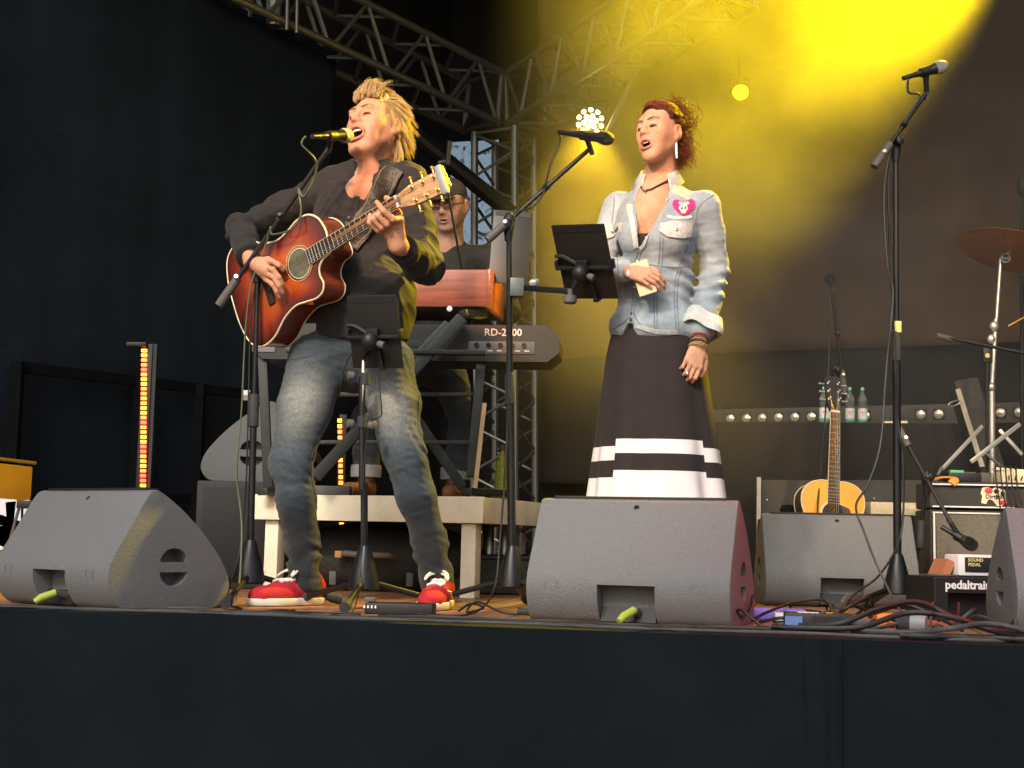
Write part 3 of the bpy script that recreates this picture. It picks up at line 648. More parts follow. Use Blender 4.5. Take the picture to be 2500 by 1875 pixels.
# ================================================================ keyboard riser and keyboards
MT['riser_wood'] = mat('riser_wood', (.80, .74, .56), .6, var=.14, vscale=5, wear=((.3, .27, .2), 14, .6))
RZ = .42
rc = FL(1180, 5.84, RZ); ra_ = R(20); rx = Vector((math.cos(ra_), -math.sin(ra_), 0)); ry = Vector((math.sin(ra_), math.cos(ra_), 0))
RW, RD = 1.08, 1.75
t = thing('keyboard_riser', 'pale wooden riser on square legs carrying the keyboards', 'riser', (rc.x, rc.y, 0), -ra_)
lo = lambda x, y, z: (x, y, z)
MB().box((-RW/2, .012, RZ-.055), (RW, .024, .11), bev=.003).obj('front_rail', M('riser_wood'), t)
MB().box((-.012, RD/2+.014, RZ-.056), (.024, RD, .108), bev=.003).obj('side_rail', M('riser_wood'), t)
MB().box((-RW+.012, RD/2+.014, RZ-.056), (.024, RD, .108), bev=.003).obj('side_rail', M('riser_wood'), t)
MB().box((-RW/2, RD+.02, RZ-.056), (RW-.05, .024, .108), bev=.003).obj('back_rail', M('riser_wood'), t)
MB().box((-RW/2, RD/2, RZ-.010), (RW-.055, RD-.03, .018)).obj('deck_panel', mat('riser_top', (.05, .045, .04), .8, var=.3), t)
for x in (-.075, -RW+.075):
    for y in (.065, RD-.06): MB().box((x, y, (RZ-.112)/2), (.065, .065, RZ-.112), bev=.003).obj('leg', M('riser_wood'), t)
def RP(x, y, z): return Vector((rc.x, rc.y, 0)) + rx*x + ry*y + Vector((0, 0, z))
# organ with wooden case
MT['organ_wood'] = mat('organ_wood', (.30, .07, .035), .38, var=.5, vscale=3, coat=.3)
nt = MT['organ_wood'].node_tree; [setattr(n.inputs['Scale'], 'default_value', 3.) for n in nt.nodes if n.type == 'TEX_NOISE']
mp = nt.nodes.new('ShaderNodeMapping'); mp.inputs['Scale'].default_value = (1, 1, 12)
nn_ = [n for n in nt.nodes if n.type == 'TEX_NOISE'][0]; tcn = [n for n in nt.nodes if n.type == 'TEX_COORD'][0]
nt.links.new(tcn.outputs['Object'], mp.inputs[0]); nt.links.new(mp.outputs[0], nn_.inputs['Vector'])
oc = U(1188, 748, 6.15)
t = thing('organ', 'red-brown wooden electric organ on the upper tier of the keyboard stand', 'organ', tuple(oc), R(-7))
OW, OD, OH = 1.06, .42, .165
MB().box((-OW/2, .01, OH/2), (OW, .02, OH), bev=.002).obj('back_panel', M('organ_wood'), t)
MB().box((.01, OD/2, OH/2-.001), (.022, OD+.02, OH+.004), bev=.004).obj('end_cheek', M('organ_wood'), t)
MB().box((-OW-.01, OD/2, OH/2-.001), (.022, OD+.02, OH+.004), bev=.004).obj('end_cheek', M('organ_wood'), t)
MB().box((-OW/2, OD/2+.01, .01), (OW-.004, OD-.024, .02)).obj('bottom_panel', M('black_plastic'), t)
MB().box((-OW/2, OD/2-.06, OH-.012), (OW-.004, OD-.15, .016)).obj('control_panel', M('black_plastic'), t)
MB().box((-OW/2, OD-.08, .05), (OW-.03, .14, .03), bev=.002).obj('keys', M('white'), t)
MB().lathe([(.012, 0), (.0125, .004), (.0, .005)], 16, (-.165, -.001, -.012), (0, -1, 0)).obj('badge', M('alu'), t)
# stage piano
pc = U(1365, 845, 6.05)
MT['piano_black'] = mat('piano_black', (.016, .016, .017), .45, var=.2)
t = thing('stage_piano', 'black stage piano with rear sockets on the lower tier of the keyboard stand', 'stage piano', tuple(pc), R(-5)); PW = 1.36
out = [(0, -.075), (.0, -.02), (-.0, .0)]
sec = [(-PW+.05, -.07), (-PW, -.03), (-PW, .055), (-PW+.04, .09), (-.055, .09), (0, .035), (0, -.03), (-.05, -.07)]
MB().prism(sec, .30, (Vector((1, 0, 0)), Vector((0, 0, 1)), Vector((0, 1, 0))), (0, 0, 0)).obj('case', M('piano_black'), t, smooth=20)
MB().box((-PW/2, .22, .098), (PW-.16, .13, .014)).obj('keys', M('white'), t)
p = MB().box((-.25, -.002, -.01), (.29, .006, .055), bev=.001).obj('socket_panel', mat('panel_grey', (.10, .10, .10), .5, var=.1), t)
for k in range(5): MB().lathe([(.011, 0), (.011, .006), (.006, .006), (.005, .001)], 12, (-.36+.052*k, -.005, 0), (0, -1, 0)).obj('socket', M('black_metal'), p)
pk = MB()
for k in range(6): pk.box((-.34+.04*k, -.0055, -.024), (.022, .001, .004))
pk.obj('socket_marking', M('paper'), p)
MB().box((-.78, -.002, -.01), (.36, .006, .055), bev=.001).obj('socket_panel', M('panel_grey') if 'panel_grey' in MT else M('black_plastic'), t)
MB().box((-PW+.055, -.002, -.015), (.10, .006, .05), bev=.001).obj('socket_panel', mat('panel_pale', (.2, .2, .2), .5), t)
tm = text_mesh('RD-2000', .045, .001, bold=.0006); xf(tm, basis((1, 0, 0), (0, 0, 1), (-.245, -.003, .056))); xf(tm, Matrix.Identity(4)); mesh_obj('model_lettering', tm, M('alu'), t)
# folding keyboard stand: broad slanted struts, uprights and cross bars
MT['strut'] = mat('strut', (.04, .045, .045), .5, .4, var=.2)
ks = thing('keyboard_stand', 'black folding keyboard stand with slanted struts on the riser', 'keyboard stand', tuple(RP(-.5, .5, RZ)))
ky = 6.1
def kbar(n, a, b, w=.05, tk=.03): MB().bar(U(*a), U(*b), w, tk, up=(0, 1, 0), bev=.004).obj(n, M('strut'), ks, world=True)
kbar('strut', (1128, 775, 6.02), (770, 1165, 5.98)); kbar('strut', (1095, 790, 6.08), (905, 990, 6.08), .04)
kbar('strut', (905, 860, 6.3), (1130, 1190, 6.3), .045)
kbar('upright', (1178, 850, 6.12), (1150, 1165, 6.06), .042); kbar('upright', (640, 840, 6.2), (655, 1190, 6.2), .042)
kbar('cross_bar', (800, 963, 6.16), (1180, 963, 6.14), .018, .018); kbar('cross_bar', (770, 1080, 6.18), (1160, 1080, 6.12), .018, .018)
kbar('support_arm', (700, 856, 6.02), (1185, 862, 6.0), .02, .05); kbar('support_arm', (1180, 770, 6.25), (1130, 765, 6.1), .03, .04)
kbar('base_foot', (1140, 1200, 5.95), (1245, 1205, 6.2), .03, .05); kbar('base_foot', (640, 1200, 6.1), (760, 1200, 6.5), .03, .05)
st = MB(); st.bar(U(1183, 985, 6.0), U(1160, 1192, 5.95), .018, .022, up=(0, 1, 0)); tag(st.obj('wooden_batten', mat('batten', (.62, .42, .24), .6, var=.2)), 'pale wooden batten leaning on the keyboard stand\'s upright', 'batten')
# tablet of the keyboard player, on the organ, seen from behind
t, mm, w, h = tablet('large dark tablet leaning behind the boom beside the keyboard player', U(1202, 512, 6.3), U(1298, 519, 6.3), U(1195, 690, 6.25), GT)

# ================================================================ acoustic guitars
def guitar(name, label, origin, ax, nrm, cutaway, top_fn, side_m, neck_m, face_m, strap=False, strap_pts=None):
    ax = Vector(ax).normalized(); nz = Vector(nrm); nz = (nz-ax*nz.dot(ax)).normalized(); ay = nz.cross(ax)
    O = Vector(origin); t = thing(name, label, 'guitar', tuple(O)); Gp = lambda x, y, z: O+ax*x+ay*y+nz*z
    bass = [(.150, .02), (.152, .06), (.135, .11), (.095, .143), (.04, .147), (-.02, .13), (-.075, .124), (-.14, .145), (-.21, .19), (-.275, .198), (-.325, .165), (-.35, .09), (-.355, 0)]
    if cutaway: treb = [(-.35, -.09), (-.325, -.165), (-.275, -.198), (-.21, -.19), (-.14, -.148), (-.075, -.13), (-.02, -.138), (.025, -.146), (.058, -.138), (.075, -.112), (.07, -.08), (.078, -.052), (.105, -.032), (.148, -.022)]
    else: treb = [(x, -y) for x, y in bass[:-1]][::-1]
    pl = [(v.x, v.y) for v in spline([(p[0], p[1], 0) for p in bass+treb], 5, True)]; n = len(pl); D = .11
    cx, cy_ = -.1, 0
    # top: rings from the edge to the middle, coloured as the burst is sprayed
    vs = []; fs = []; K = 9
    for k in range(K):
        s = 1-(k/(K-1))*.98
        for (x, y) in pl: vs.append((cx+(x-cx)*s, y*s, .002+.002*(k/(K-1))))
    for k in range(K-1):
        for i in range(n): fs.append((k*n+i, k*n+(i+1) % n, (k+1)*n+(i+1) % n, (k+1)*n+i))
    fs.append(tuple((K-1)*n+i for i in range(n)))
    mb = MB().add(vs, fs); me = mb.mesh('top', 60)
    def cf(co):
        e = np.zeros(len(co)); e[:] = [1-(i//n)/(K-1) for i in range(len(co))]; return top_fn(e, co)
    col_attr(me, cf); me.transform(basis(ax, ay, O)); top = mesh_obj('top', me, face_m, t, True)
    sd = MB(); vs = [Gp(x, y, .001) for x, y in pl]+[Gp(x, y, -D) for x, y in pl]
    sd.add(vs, [(i, (i+1) % n, n+(i+1) % n, n+i) for i in range(n)]); sd.obj('sides', side_m, t, world=True, smooth=50)
    MB().add([Gp(x, y, -D) for x, y in pl], [tuple(range(n))]).obj('back', side_m, t, world=True)
    for z in (.0, -D): MB().tube([Gp(x, y, z) for x, y in pl]+[Gp(pl[0][0], pl[0][1], z)], .0038 if z == 0 else .0028, 6).obj('binding', M('cream'), t, world=True, smooth=60)
    MB().lathe([(.051, 0), (.05, .0035), (0, .0035)], 32, Gp(0, 0, .004), nz).obj('soundhole', M('dark_hole') if not cutaway else MT['hole_cover'], t, world=True)
    for r0, r1, mn in ((.051, .054, 'cream'), (.0555, .0605, 'gold' if cutaway else 'cream'), (.062, .0635, 'cream')):
        MB().lathe([(r0, .0035), (r0+.0005, .0045), (r1, .0045), (r1, .0035)], 36, Gp(0, 0, .0015), nz, caps=False).obj('rosette_ring', M(mn), top)
    fm = MT['fretboard']; q = Matrix((ax, ay, nz)).transposed()
    fb = MB(); x0, x1 = .042, .478
    fb.add([Gp(x0, -.028, .004), Gp(x1, -.0215, .004), Gp(x1, .0215, .004), Gp(x0, .028, .004), Gp(x0, -.028, .0105), Gp(x1, -.0215, .0105), Gp(x1, .0215, .0105), Gp(x0, .028, .0105)], [(3, 2, 1, 0), (4, 5, 6, 7), (0, 1, 5, 4), (1, 2, 6, 5), (2, 3, 7, 6), (3, 0, 4, 7)])
    fbo = fb.obj('fretboard', fm, t, world=True, smooth=0)
    for sy in (-1, 1): MB().tube([Gp(x0, sy*.0285, .008), Gp(x1, sy*.022, .008)], .0015, 5).obj('edge_binding', M('cream'), fbo)
    for k in range(1, 21):
        x = .48-.648*(1-2**(-k/12))
        if x < x0+.004: break
        hw = .0215+(.48-x)/(.48-x0)*.0065
        MB().tube([Gp(x, -hw, .0112), Gp(x, hw, .0112)], .0013, 5).obj('fret', M('chrome'), fbo)
    nk = MB(); nk.tube([Gp(.15, 0, -.03), Gp(.18, 0, -.013), Gp(.3, 0, -.007), Gp(.46, 0, -.005), Gp(.49, 0, -.006)], [.03, .026, .0225, .021, .02], 12, flat=.75); nk.obj('neck', neck_m, t, world=True, smooth=60)
    MB().bar(Gp(.481, -.0215, .009), Gp(.481, .0215, .009), .009, .006, up=nz).obj('nut', M('paper'), t, world=True)
    hd = [(.484, -.022), (.50, -.026), (.535, -.036), (.66, -.040), (.672, -.018), (.668, 0), (.672, .018), (.66, .040), (.535, .036), (.50, .026), (.484, .022)]
    hax = (ax*math.cos(R(15))-nz*math.sin(R(15))); hnz = hax.cross(ay)
    HO = Gp(.484, 0, .003); HP = lambda x, y, z: HO+hax*(x-.484)+ay*y+hnz*z
    ho = MB().add([HP(x, y, 0) for x, y in hd]+[HP(x, y, -.015) for x, y in hd], [tuple(range(11)), tuple(range(11, 22))[::-1]]+[(i, (i+1) % 11, 11+(i+1) % 11, 11+i) for i in range(11)]).obj('headstock', MT['headstock'] if cutaway else M('dark_hole'), t, world=True, smooth=30)
    for sy in (-1, 1):
        for k in range(3):
            x = .545+.042*k; y = sy*.024
            tn = MB().lathe([(.0055, 0), (.0055, .004), (.0032, .005), (.0032, .018), (.0042, .02)], 10, HP(x, y, 0), hnz).obj('tuning_post', M('gold') if cutaway else M('chrome'), ho)
            kb = MB(); kb.tube([HP(x, sy*.038, -.009), HP(x, sy*.056, -.009)], .0032, 8); kb.ball(HP(x, sy*.062, -.009), (.0075, .009, .006), 10); kb.obj('tuning_button', M('gold') if cutaway else M('chrome'), ho)
    for k in range(6):
        y = (k-2.5)*.0098; yn = (k-2.5)*.0068
        MB().tube([Gp(-.165, y, .014), Gp(.48, yn, .0135), HP(.545+.042*(k % 3), (1 if k > 2 else -1)*.021, .008)], .0008, 4).obj('string', M('gold') if k > 1 else M('chrome'), t, world=True)
    br = MB(); br.bar(Gp(-.17, -.08, .007), Gp(-.17, .08, .007), .03, .009, up=nz, bev=.002); br.bar(Gp(-.165, -.038, .012), Gp(-.165, .038, .012), .004, .006, up=nz); br.obj('bridge', fm, t, world=True)
    return t, Gp, HP, ax, ay, nz
MT['fretboard'] = mat('fretboard', (.028, .017, .013), .5, var=.2); MT['headstock'] = mat('headstock', (.5, .25, .1), .45, var=.25, vscale=30)
MT['hole_cover'] = mat('hole_cover', (.12, .115, .08), .6, var=.3, vscale=40)
MT['burst_top'] = mat('burst_top', (1, 1, 1), .22, attr=True, var=.22, vscale=12, coat=.6)
MT['burst_side'] = mat('burst_side', (.16, .03, .012), .22, var=.5, vscale=9, coat=.6)
MT['neck_wood'] = mat('neck_wood', (.25, .12, .06), .4)
def burst(e, co):
    c = np.empty((len(e), 3)); a = np.array([.50, .085, .014]); b = np.array([.22, .022, .009]); d = np.array([.03, .004, .004])
    w = np.clip((e-.35)/.40, 0, 1)[:, None]; w2 = np.clip((e-.72)/.26, 0, 1)[:, None]
    c = a*(1-w)+b*w; return c*(1-w2)+d*w2
gA = Vector((.75, -.57, .337)).normalized(); gN = Vector((-.624, -.773, -.115))
GT1 = guitar('acoustic_guitar', 'glossy red-brown sunburst cutaway acoustic guitar played by the blond man', U(733, 643, 4.86), gA, gN, True, burst, M('burst_side'), M('neck_wood'), M('burst_top'))
MT['natural_top'] = mat('natural_top', (.85, .36, .012), .3, attr=False, var=.12, vscale=6, coat=.4)
MT['dark_side'] = mat('dark_side', (.06, .03, .02), .35)
gy = U(2033, 1255, 6.45); 
GT2 = guitar('acoustic_guitar', 'yellow natural-topped acoustic guitar standing behind the wedge monitor', gy, Vector((.055, .14, 1)), Vector((.10, -1, .14)), False, lambda e, co: np.ones((len(e), 3)), M('dark_side'), M('neck_wood'), M('natural_top'))
# pickguard of the yellow guitar and its floor stand
Gp = GT2[1]
MB().prism([(.05, .02), (.03, .075), (-.03, .10), (-.12, .095), (-.10, .05), (-.05, .05), (0, .055)], .002, (GT2[3], GT2[4]*-1, GT2[5]), Gp(0, 0, .0055)).obj('pickguard', M('dark_side'), GT2[0], world=True)
s_ = thing('guitar_stand', 'low black floor stand under the yellow guitar', 'guitar stand', tuple(FL(2030, 6.5)))
for sx in (-1, 1):
    f = Gp(-.365, sx*.1, -.02); MB().tube([Vector((f.x, f.y-.05, .02)), Vector((f.x, f.y+.16, .02))], .01, 8).obj('foot', M('black_metal'), s_, world=True)
    MB().tube([Vector((f.x, f.y+.14, .02)), Vector((f.x, f.y+.14, max(.04, f.z-.012))), f+Vector((0, -.08, -.012)), f+Vector((0, -.09, .03))], .008, 8).obj('cradle', M('black_metal'), s_, world=True)
# white capo parked on the headstock and the leather strap of the played guitar
tt, Gp1, HP1, a_, y_, z_ = GT1
cp = MB(); cp.bar(HP1(.655, -.052, .010), HP1(.655, .050, .010), .022, .016, up=z_, bev=.003); cp.bar(HP1(.655, .045, .008), HP1(.655, .05, -.03), .018, .012, up=a_, bev=.002); cp.bar(HP1(.66, -.02, -.024), HP1(.65, .06, -.028), .02, .010, up=z_, bev=.002)
o = cp.obj('capo', mat('capo', (.5, .5, .53), .35, .6), tt, world=True)

# ================================================================ LED battens
MT['led_bar'] = mat('led_bar', (.015, .015, .016), .5)
def led_col(h, k):
    m = bpy.data.materials.get(f'led_{k}')
    return m or mat(f'led_{k}', (.3, .1, .02), .4, emit=h, estr=5.5)
LC = [(1, .30, .02), (1, .10, .02), (1, .045, .02), (1, .16, .015)]
def led_strip(label, px0, py0, px1, py1, y, n, w=.024):
    a = U(px0, py0, y); b = U(px1, py1, y); t = thing('led_batten', label, 'led light', (a.x, a.y, min(a.z, b.z)), 0, 'upright led battens')
    MB().box((a+b)/2+Vector((0, .022, 0)), (w*1.9, .03, abs(b.z-a.z)+.04), bev=.003).obj('housing', M('led_bar'), t, world=True)
    for i in range(n):
        p = a+(b-a)*((i+.5)/n); k = (i//2+i//5) % 4
        MB().box(p, (w, .012, abs(b.z-a.z)/n*.62), bev=.002).obj('led_cell', led_col(LC[k], k), t, world=True)
    return t
ls = led_strip('glowing red and orange upright led batten in front of the wing drape', 352, 850, 349, 1203, 6.3, 30)
sp_ = U(350, 1203, 6.3); MB().bar((sp_.x, sp_.y+.03, 0), (sp_.x, sp_.y+.03, U(350, 838, 6.3).z), .05, .03).obj('upright', M('led_bar'), ls, world=True)
c_ = U(335, 842, 6.3); MB().box(c_, (.09, .04, .02), bev=.003).obj('top_clamp', M('black_metal'), ls, world=True)
led_strip('glowing red led batten standing behind the keyboard player\'s legs', 829, 1020, 835, 1325, 7.7, 22, .022)
led_strip('thin red led batten low behind the keyboard riser', 862, 1275, 865, 1330, 7.9, 4, .01)

# ================================================================ things on the left
MT['case_brown'] = mat('case_brown', (.15, .075, .032), .6, var=.2, vscale=6)
fc = thing('flight_case', 'brown flight case with aluminium edges at the stage\'s left edge', 'flight case', tuple(FL(-125, 5.6)), R(-8))
MB().box((0, 0, .26), (.44, .4, .48), bev=.006).obj('panel_box', M('case_brown'), fc)
for x in (-.22, .22): MB().box((x, -.2, .26), (.024, .024, .5), bev=.004).obj('corner_edge', M('alu'), fc)
MB().box((0, -.2, .505), (.46, .026, .026), bev=.004).obj('top_edge', M('alu'), fc); MB().box((0, .0, .515), (.46, .42, .014), bev=.004).obj('lid', mat('lid_tan', (.07, .05, .035), .6), fc)
for x in (-.218, .218): MB().ball((x, -.2, .512), .022, 10).obj('ball_corner', M('black_metal'), fc)
for (px, py, w, h, rz) in ((4, 1250, .10, .10, .05), (45, 1262, .09, .12, -.12), (18, 1300, .10, .11, .3), (12, 1312, .05, .09, -.1)):
    p = U(px, py, 5.33)
    MB().box(p, (w, .002, h), Matrix.Rotation(rz, 3, 'Y')).obj('taped_note', M('paper'), fc, world=True)
sm_ = thing('folding_stand', 'black angled stand top beside the flight case', 'stand', tuple(FL(50, 5.25)))
MB().box(U(64, 1232, 5.25), (.062, .04, .03), bev=.006).obj('head', M('black_plastic'), sm_, world=True)
MB().tube([U(46, 1242, 5.25), FL(-12, 5.2, .01)], .006, 8).obj('leg', M('grip_grey'), sm_, world=True); MB().tube([U(54, 1242, 5.25), FL(54, 5.25, 0)], .005, 8).obj('leg', M('black_metal'), sm_, world=True)
MB().tube([U(76, 1242, 5.27), FL(90, 5.4, .01)], .006, 8).obj('leg', M('grip_grey'), sm_, world=True)

# ================================================================ under and behind the riser
MT['bag'] = mat('bag', (.03, .028, .026), .75, var=.3, vscale=12, bump=.5, bscale=50)
gb = thing('instrument_bag', 'black padded instrument bag with handle lying under the keyboard riser', 'bag', tuple(FL(945, 6.5)))
bg = MB(); c = FL(945, 6.5, .15); bg.ball(c, (.46, .2, .17), 24); bo = bg.obj('shell', M('bag'), gb, world=True)
bo.data.transform(Matrix.Identity(4))
MB().tube(spline([FL(832, 6.28, .165), FL(845, 6.25, .17), FL(880, 6.22, .165), FL(940, 6.22, .165), FL(960, 6.25, .16)], 5), .014, 8).obj('handle', mat('handle', (.16, .13, .1), .6), gb, world=True)
MB().box(FL(826, 6.26, .165), (.03, .02, .03), bev=.004).obj('handle_end', mat('tan', (.5, .27, .07), .5), gb, world=True)
for px in (812, 1000): MB().box(FL(px, 6.28, .06), (.03, .012, .06), bev=.003).obj('latch', M('grip_grey'), gb, world=True)
cs = thing('equipment_case', 'low black equipment case behind the woman\'s microphone stand', 'case', tuple(FL(1260, 6.6)), R(-12))
MB().box((0, 0, .08), (.9, .5, .15), bev=.008).obj('case_body', M('bag'), cs); MB().box((0, 0, .165), (.91, .51, .016), bev=.003).obj('case_lid', M('black_plastic'), cs)
MT['pet'] = mat('pet', (.85, .95, .93), .08, trans=.9, ior=1.2); MT['cap_mint'] = mat('cap_mint', (.25, .62, .48), .5); MT['label_white'] = mat('label_white', (.7, .72, .7), .6); MT['label_red'] = mat('label_red', (.65, .05, .05), .6); MT['label_teal'] = mat('label_teal', (.10, .45, .40), .6)
def bottle(label, p, h=.30, group='water bottles', with_label=True):
    p = Vector(p); k = h/.3; t = thing('water_bottle', label, 'bottle', tuple(p), 0, group); g = lambda L: [(r*k, z*k) for r, z in L]
    MB().lathe(g([(.02, 0), (.034, .003), (.037, .02), (.037, .13), (.036, .14), (.038, .15), (.038, .19), (.03, .225), (.015, .255), (.0125, .265), (.0125, .28)]), 18, p).obj('body', M('pet'), t, world=True)
    MB().lathe(g([(.0155, .272), (.0155, .296), (.014, .298)]), 14, p).obj('cap', M('cap_mint'), t, world=True)
    if with_label:
        MB().lathe(g([(.0378, .02), (.0378, .125)]), 18, p, caps=False).obj('label', M('label_white'), t, world=True)
        MB().lathe(g([(.0383, .02), (.0383, .04)]), 18, p, caps=False).obj('label_band', M('label_teal'), t, world=True)
        hrt = [(0, -.018), (.016, 0), (.016, .012), (.006, .014), (0, .008), (-.008, .014), (-.016, .012), (-.015, -.002)]
        hp = []
        for x, z in hrt: a = x/.038; hp.append(p+Vector((math.sin(a)*.0388*k, -math.cos(a)*.0388*k, (.085+z)*k)))
        MB().add(hp, [tuple(range(8))]).obj('red_emblem', M('label_red'), t, world=True)
    return t
# black covered case behind, with four bottles on it
bc_z = U(2000, 1034, 7.15).z
bc = thing('covered_case', 'wide case under a black cloth carrying the water bottles', 'case', tuple(FL(2040, 7.3)), R(-10))
MB().box((0, 0, bc_z/2), (1.35, .5, bc_z), bev=.02).obj('cloth_cover', M('drape_dark'), bc)
for px, lb in ((2012, 'leftmost water bottle of the row on the black case, next to the lone microphone cable'), (2034, 'water bottle half hidden behind the yellow guitar\'s neck'), (2075, 'water bottle beside the yellow guitar\'s headstock'), (2106, 'water bottle at the end of the row nearest the unused stand')):
    bottle(lb, FL(px, 7.15, bc_z+.001), .19)
tr = MB().bar(FL(2158, 7.1, bc_z+.008), FL(2216, 7.05, bc_z+.008), .012, .012); tag(tr.obj('drum_stick', M('cream')), 'white stick lying on the black case beside the bottles', 'stick')
bottle('clear water bottle standing under the riser beside the corner tower', FL(1268, 6.55, .175), .22, 'bottles by the riser', False)
MT['glass_green'] = mat('glass_green', (.55, .6, .05), .05, trans=.7, ior=1.3)
gbt = thing('wine_bottle', 'tall yellow-lit glass bottle on the riser beside the corner tower', 'bottle', tuple(RP(.0, .9, RZ)))
pb = FL(1225, 6.35, RZ); gbt.location = pb
MB().lathe([(.02, 0), (.036, .003), (.036, .14), (.034, .16), (.014, .205), (.013, .24)], 18, pb).obj('glass', M('glass_green'), gbt, world=True)
MB().lathe([(.0145, .222), (.0145, .25)], 14, pb).obj('stopper', M('dark_side'), gbt, world=True)
for i, (px, w) in enumerate(((1190, .05), (1228, .04))):
    kk = MB().lathe([(w*.6, 0), (w*.6, .19), (w*.55, .195)], 16, FL(px, 7.0, .12)); tag(kk.obj('steel_canister', M('chrome')), 'shiny steel canister %s under the riser' % ('beside the riser\'s front leg' if i == 0 else 'next to the clear bottle'), 'canister')
fx = thing('pedal_box', 'flat grey pedal box on the riser between the keyboard player\'s feet', 'pedal', tuple(U(810, 1190, 6.2)), 0); fx.location.z = RZ
MB().box((0, 0, .022), (.17, .1, .04), bev=.004).obj('pedal_case', M('grip_grey'), fx)

# ================================================================ row of round lamps along the back wall
bl = thing('lamp_batten', 'long black batten with a row of round clear lamps along the back wall', 'lamp batten', tuple(bs+INW*-.1))
yl0, yl1 = 7.75, 7.0
pA = U(1740, 1024, 8.05); pB = U(2560, 1006, 7.35)
MB().bar(pA, pB, .11, .03, up=(0, 1, 0), bev=.003).obj('housing', mat('batten_black', (.05, .047, .04), .6), bl, world=True)
nrm = (pB-pA).cross(Vector((0, 0, 1))).normalized(); nrm = nrm if nrm.y < 0 else -nrm
MT['clear_lens'] = mat('clear_lens', (.8, .75, .6), .12, .6, var=.3, vscale=60)
dd = (pB-pA).normalized()
for px in (1789, 1831, 1872, 1914, 1956, 1998, 2132, 2266, 2309, 2452, 2494):
    s = (px-1740)/820.; c = pA+(pB-pA)*s+nrm*.02
    s0 = MB().box(c-nrm*.004, (.06, .008, .06), Matrix((dd, -nrm, Vector((0, 0, 1)))).transposed()).obj('lamp_cell', M('dark_hole'), bl, world=True)
    MB().lathe([(.026, 0), (.024, .006), (.014, .011), (0, .012)], 18, c, nrm, caps=False).obj('lens', M('clear_lens'), s0)
wb = thing('grey_panel', 'large dark grey panel with a bright steel edge behind the yellow guitar', 'panel', tuple(FL(2000, 6.95)))
MB().add([FL(1855, 6.9, 0), FL(2290, 6.9, 0), U(2290, 1172, 6.9), U(1855, 1172, 6.9), FL(1855, 7.0, 0), FL(2290, 7.0, 0), U(2290, 1172, 7.0), U(1855, 1172, 7.0)], [(0, 1, 2, 3), (7, 6, 5, 4), (3, 2, 6, 7), (0, 3, 7, 4), (1, 5, 6, 2)]).obj('board', mat('panel_dark', (.05, .048, .042), .7, var=.2), wb, world=True, smooth=0)
MB().bar(FL(1850, 6.88, 0), U(1852, 1165, 6.88), .02, .022, up=(0, 1, 0)).obj('steel_edge', M('alu'), wb, world=True)
for px, py in ((1873, 1220), (1959, 1215), (2134, 1217)): MB().lathe([(.005, 0), (.004, .003)], 8, U(px, py, 6.895), (0, -1, 0)).obj('rivet', M('chrome'), wb, world=True)
# paper tray and hat on the panel's far side
bx = thing('cardboard_box', 'cream cardboard box with printed sides behind the unused stand', 'box', tuple(FL(2180, 6.7)), 0)
for k, (px0, px1, py0, py1) in enumerate(((2126, 2260, 1228, 1256), (2236, 2262, 1262, 1330))):
    a = U(px0, py1, 6.6); b = U(px1, py0, 6.6); MB().box(((a.x+b.x)/2, 6.68, (a.z+b.z)/2), (b.x-a.x, .16, b.z-a.z), bev=.003).obj('carton', mat('carton%d' % k, (.62, .52, .34), .7, var=.25, vscale=20), bx, world=True)
a = U(2126, 1256, 6.6); MB().box((a.x+.12, 6.68, a.z/2-.001), (.2, .15, a.z), bev=.003).obj('carton', M('black_plastic'), bx, world=True)
ht = thing('black_hat', 'small black hat lying behind the wedge monitor beside the yellow guitar', 'hat', tuple(FL(1930, 6.75)))
hz = U(1925, 1252, 6.7)
MB().lathe([(.08, 0), (.082, .006), (.042, .012), (.04, .05), (.03, .066), (0, .07)], 18, hz-Vector((0, 0, .03))).obj('felt', M('cloth_black'), ht, world=True)
MB().lathe([(.041, .012), (.0425, .014), (.0425, .022), (.041, .024)], 18, hz-Vector((0, 0, .03))).obj('hat_band', M('dark_side'), ht, world=True)
MB().box((hz.x, hz.y+.02, (hz.z-.03)/2), (.25, .2, hz.z-.032), bev=.004).obj('hat_block', M('black_plastic'), ht, world=True)

# ================================================================ amplifier and pedals on the right
MT['tolex'] = mat('tolex', (.045, .043, .038), .75, var=.25, vscale=120, bump=.6, bscale=300)
MT['grille_cloth'] = mat('grille_cloth', (.14, .125, .095), .85, var=.45, vscale=260, bump=.5, bscale=400)
az1 = U(2340, 1178, 6.2).z; az0 = U(2340, 1245, 6.2).z
am = thing('amplifier', 'black guitar amplifier with white piping and woven grille beside the short stand', 'amplifier', tuple(FL(2272, 6.15)), R(-4))
AW = .52
MB().box((AW/2, .15, az0/2), (AW, .3, az0), bev=.012).obj('cabinet', M('tolex'), am); MB().box((AW/2, .14, (az0+az1)/2+.002), (AW, .28, az1-az0-.004), bev=.010).obj('head', M('tolex'), am)
MB().box((AW/2, -.004, az0*.52), (AW-.05, .012, az0*.88), bev=.003).obj('grille_cloth', M('grille_cloth'), am)
for z in (az0*.965, az0+.012, az1-.012): MB().bar((.01, -.012, z), (AW-.01, -.012, z), .008, .006).obj('piping', M('white'), am)
MB().bar((.016, -.012, .03), (.016, -.012, az0*.96), .008, .006, up=(0, 1, 0)).obj('piping', M('white'), am)
sk = [(-.05, -.03), (-.046, .0), (-.052, .012), (-.045, .036), (-.02, .045), (-.004, .03), (.01, .04), (.03, .034), (.05, .028), (.058, -.005), (.05, -.03), (.036, -.045), (.016, -.04), (0, -.018), (-.018, -.012), (-.03, -.034)]
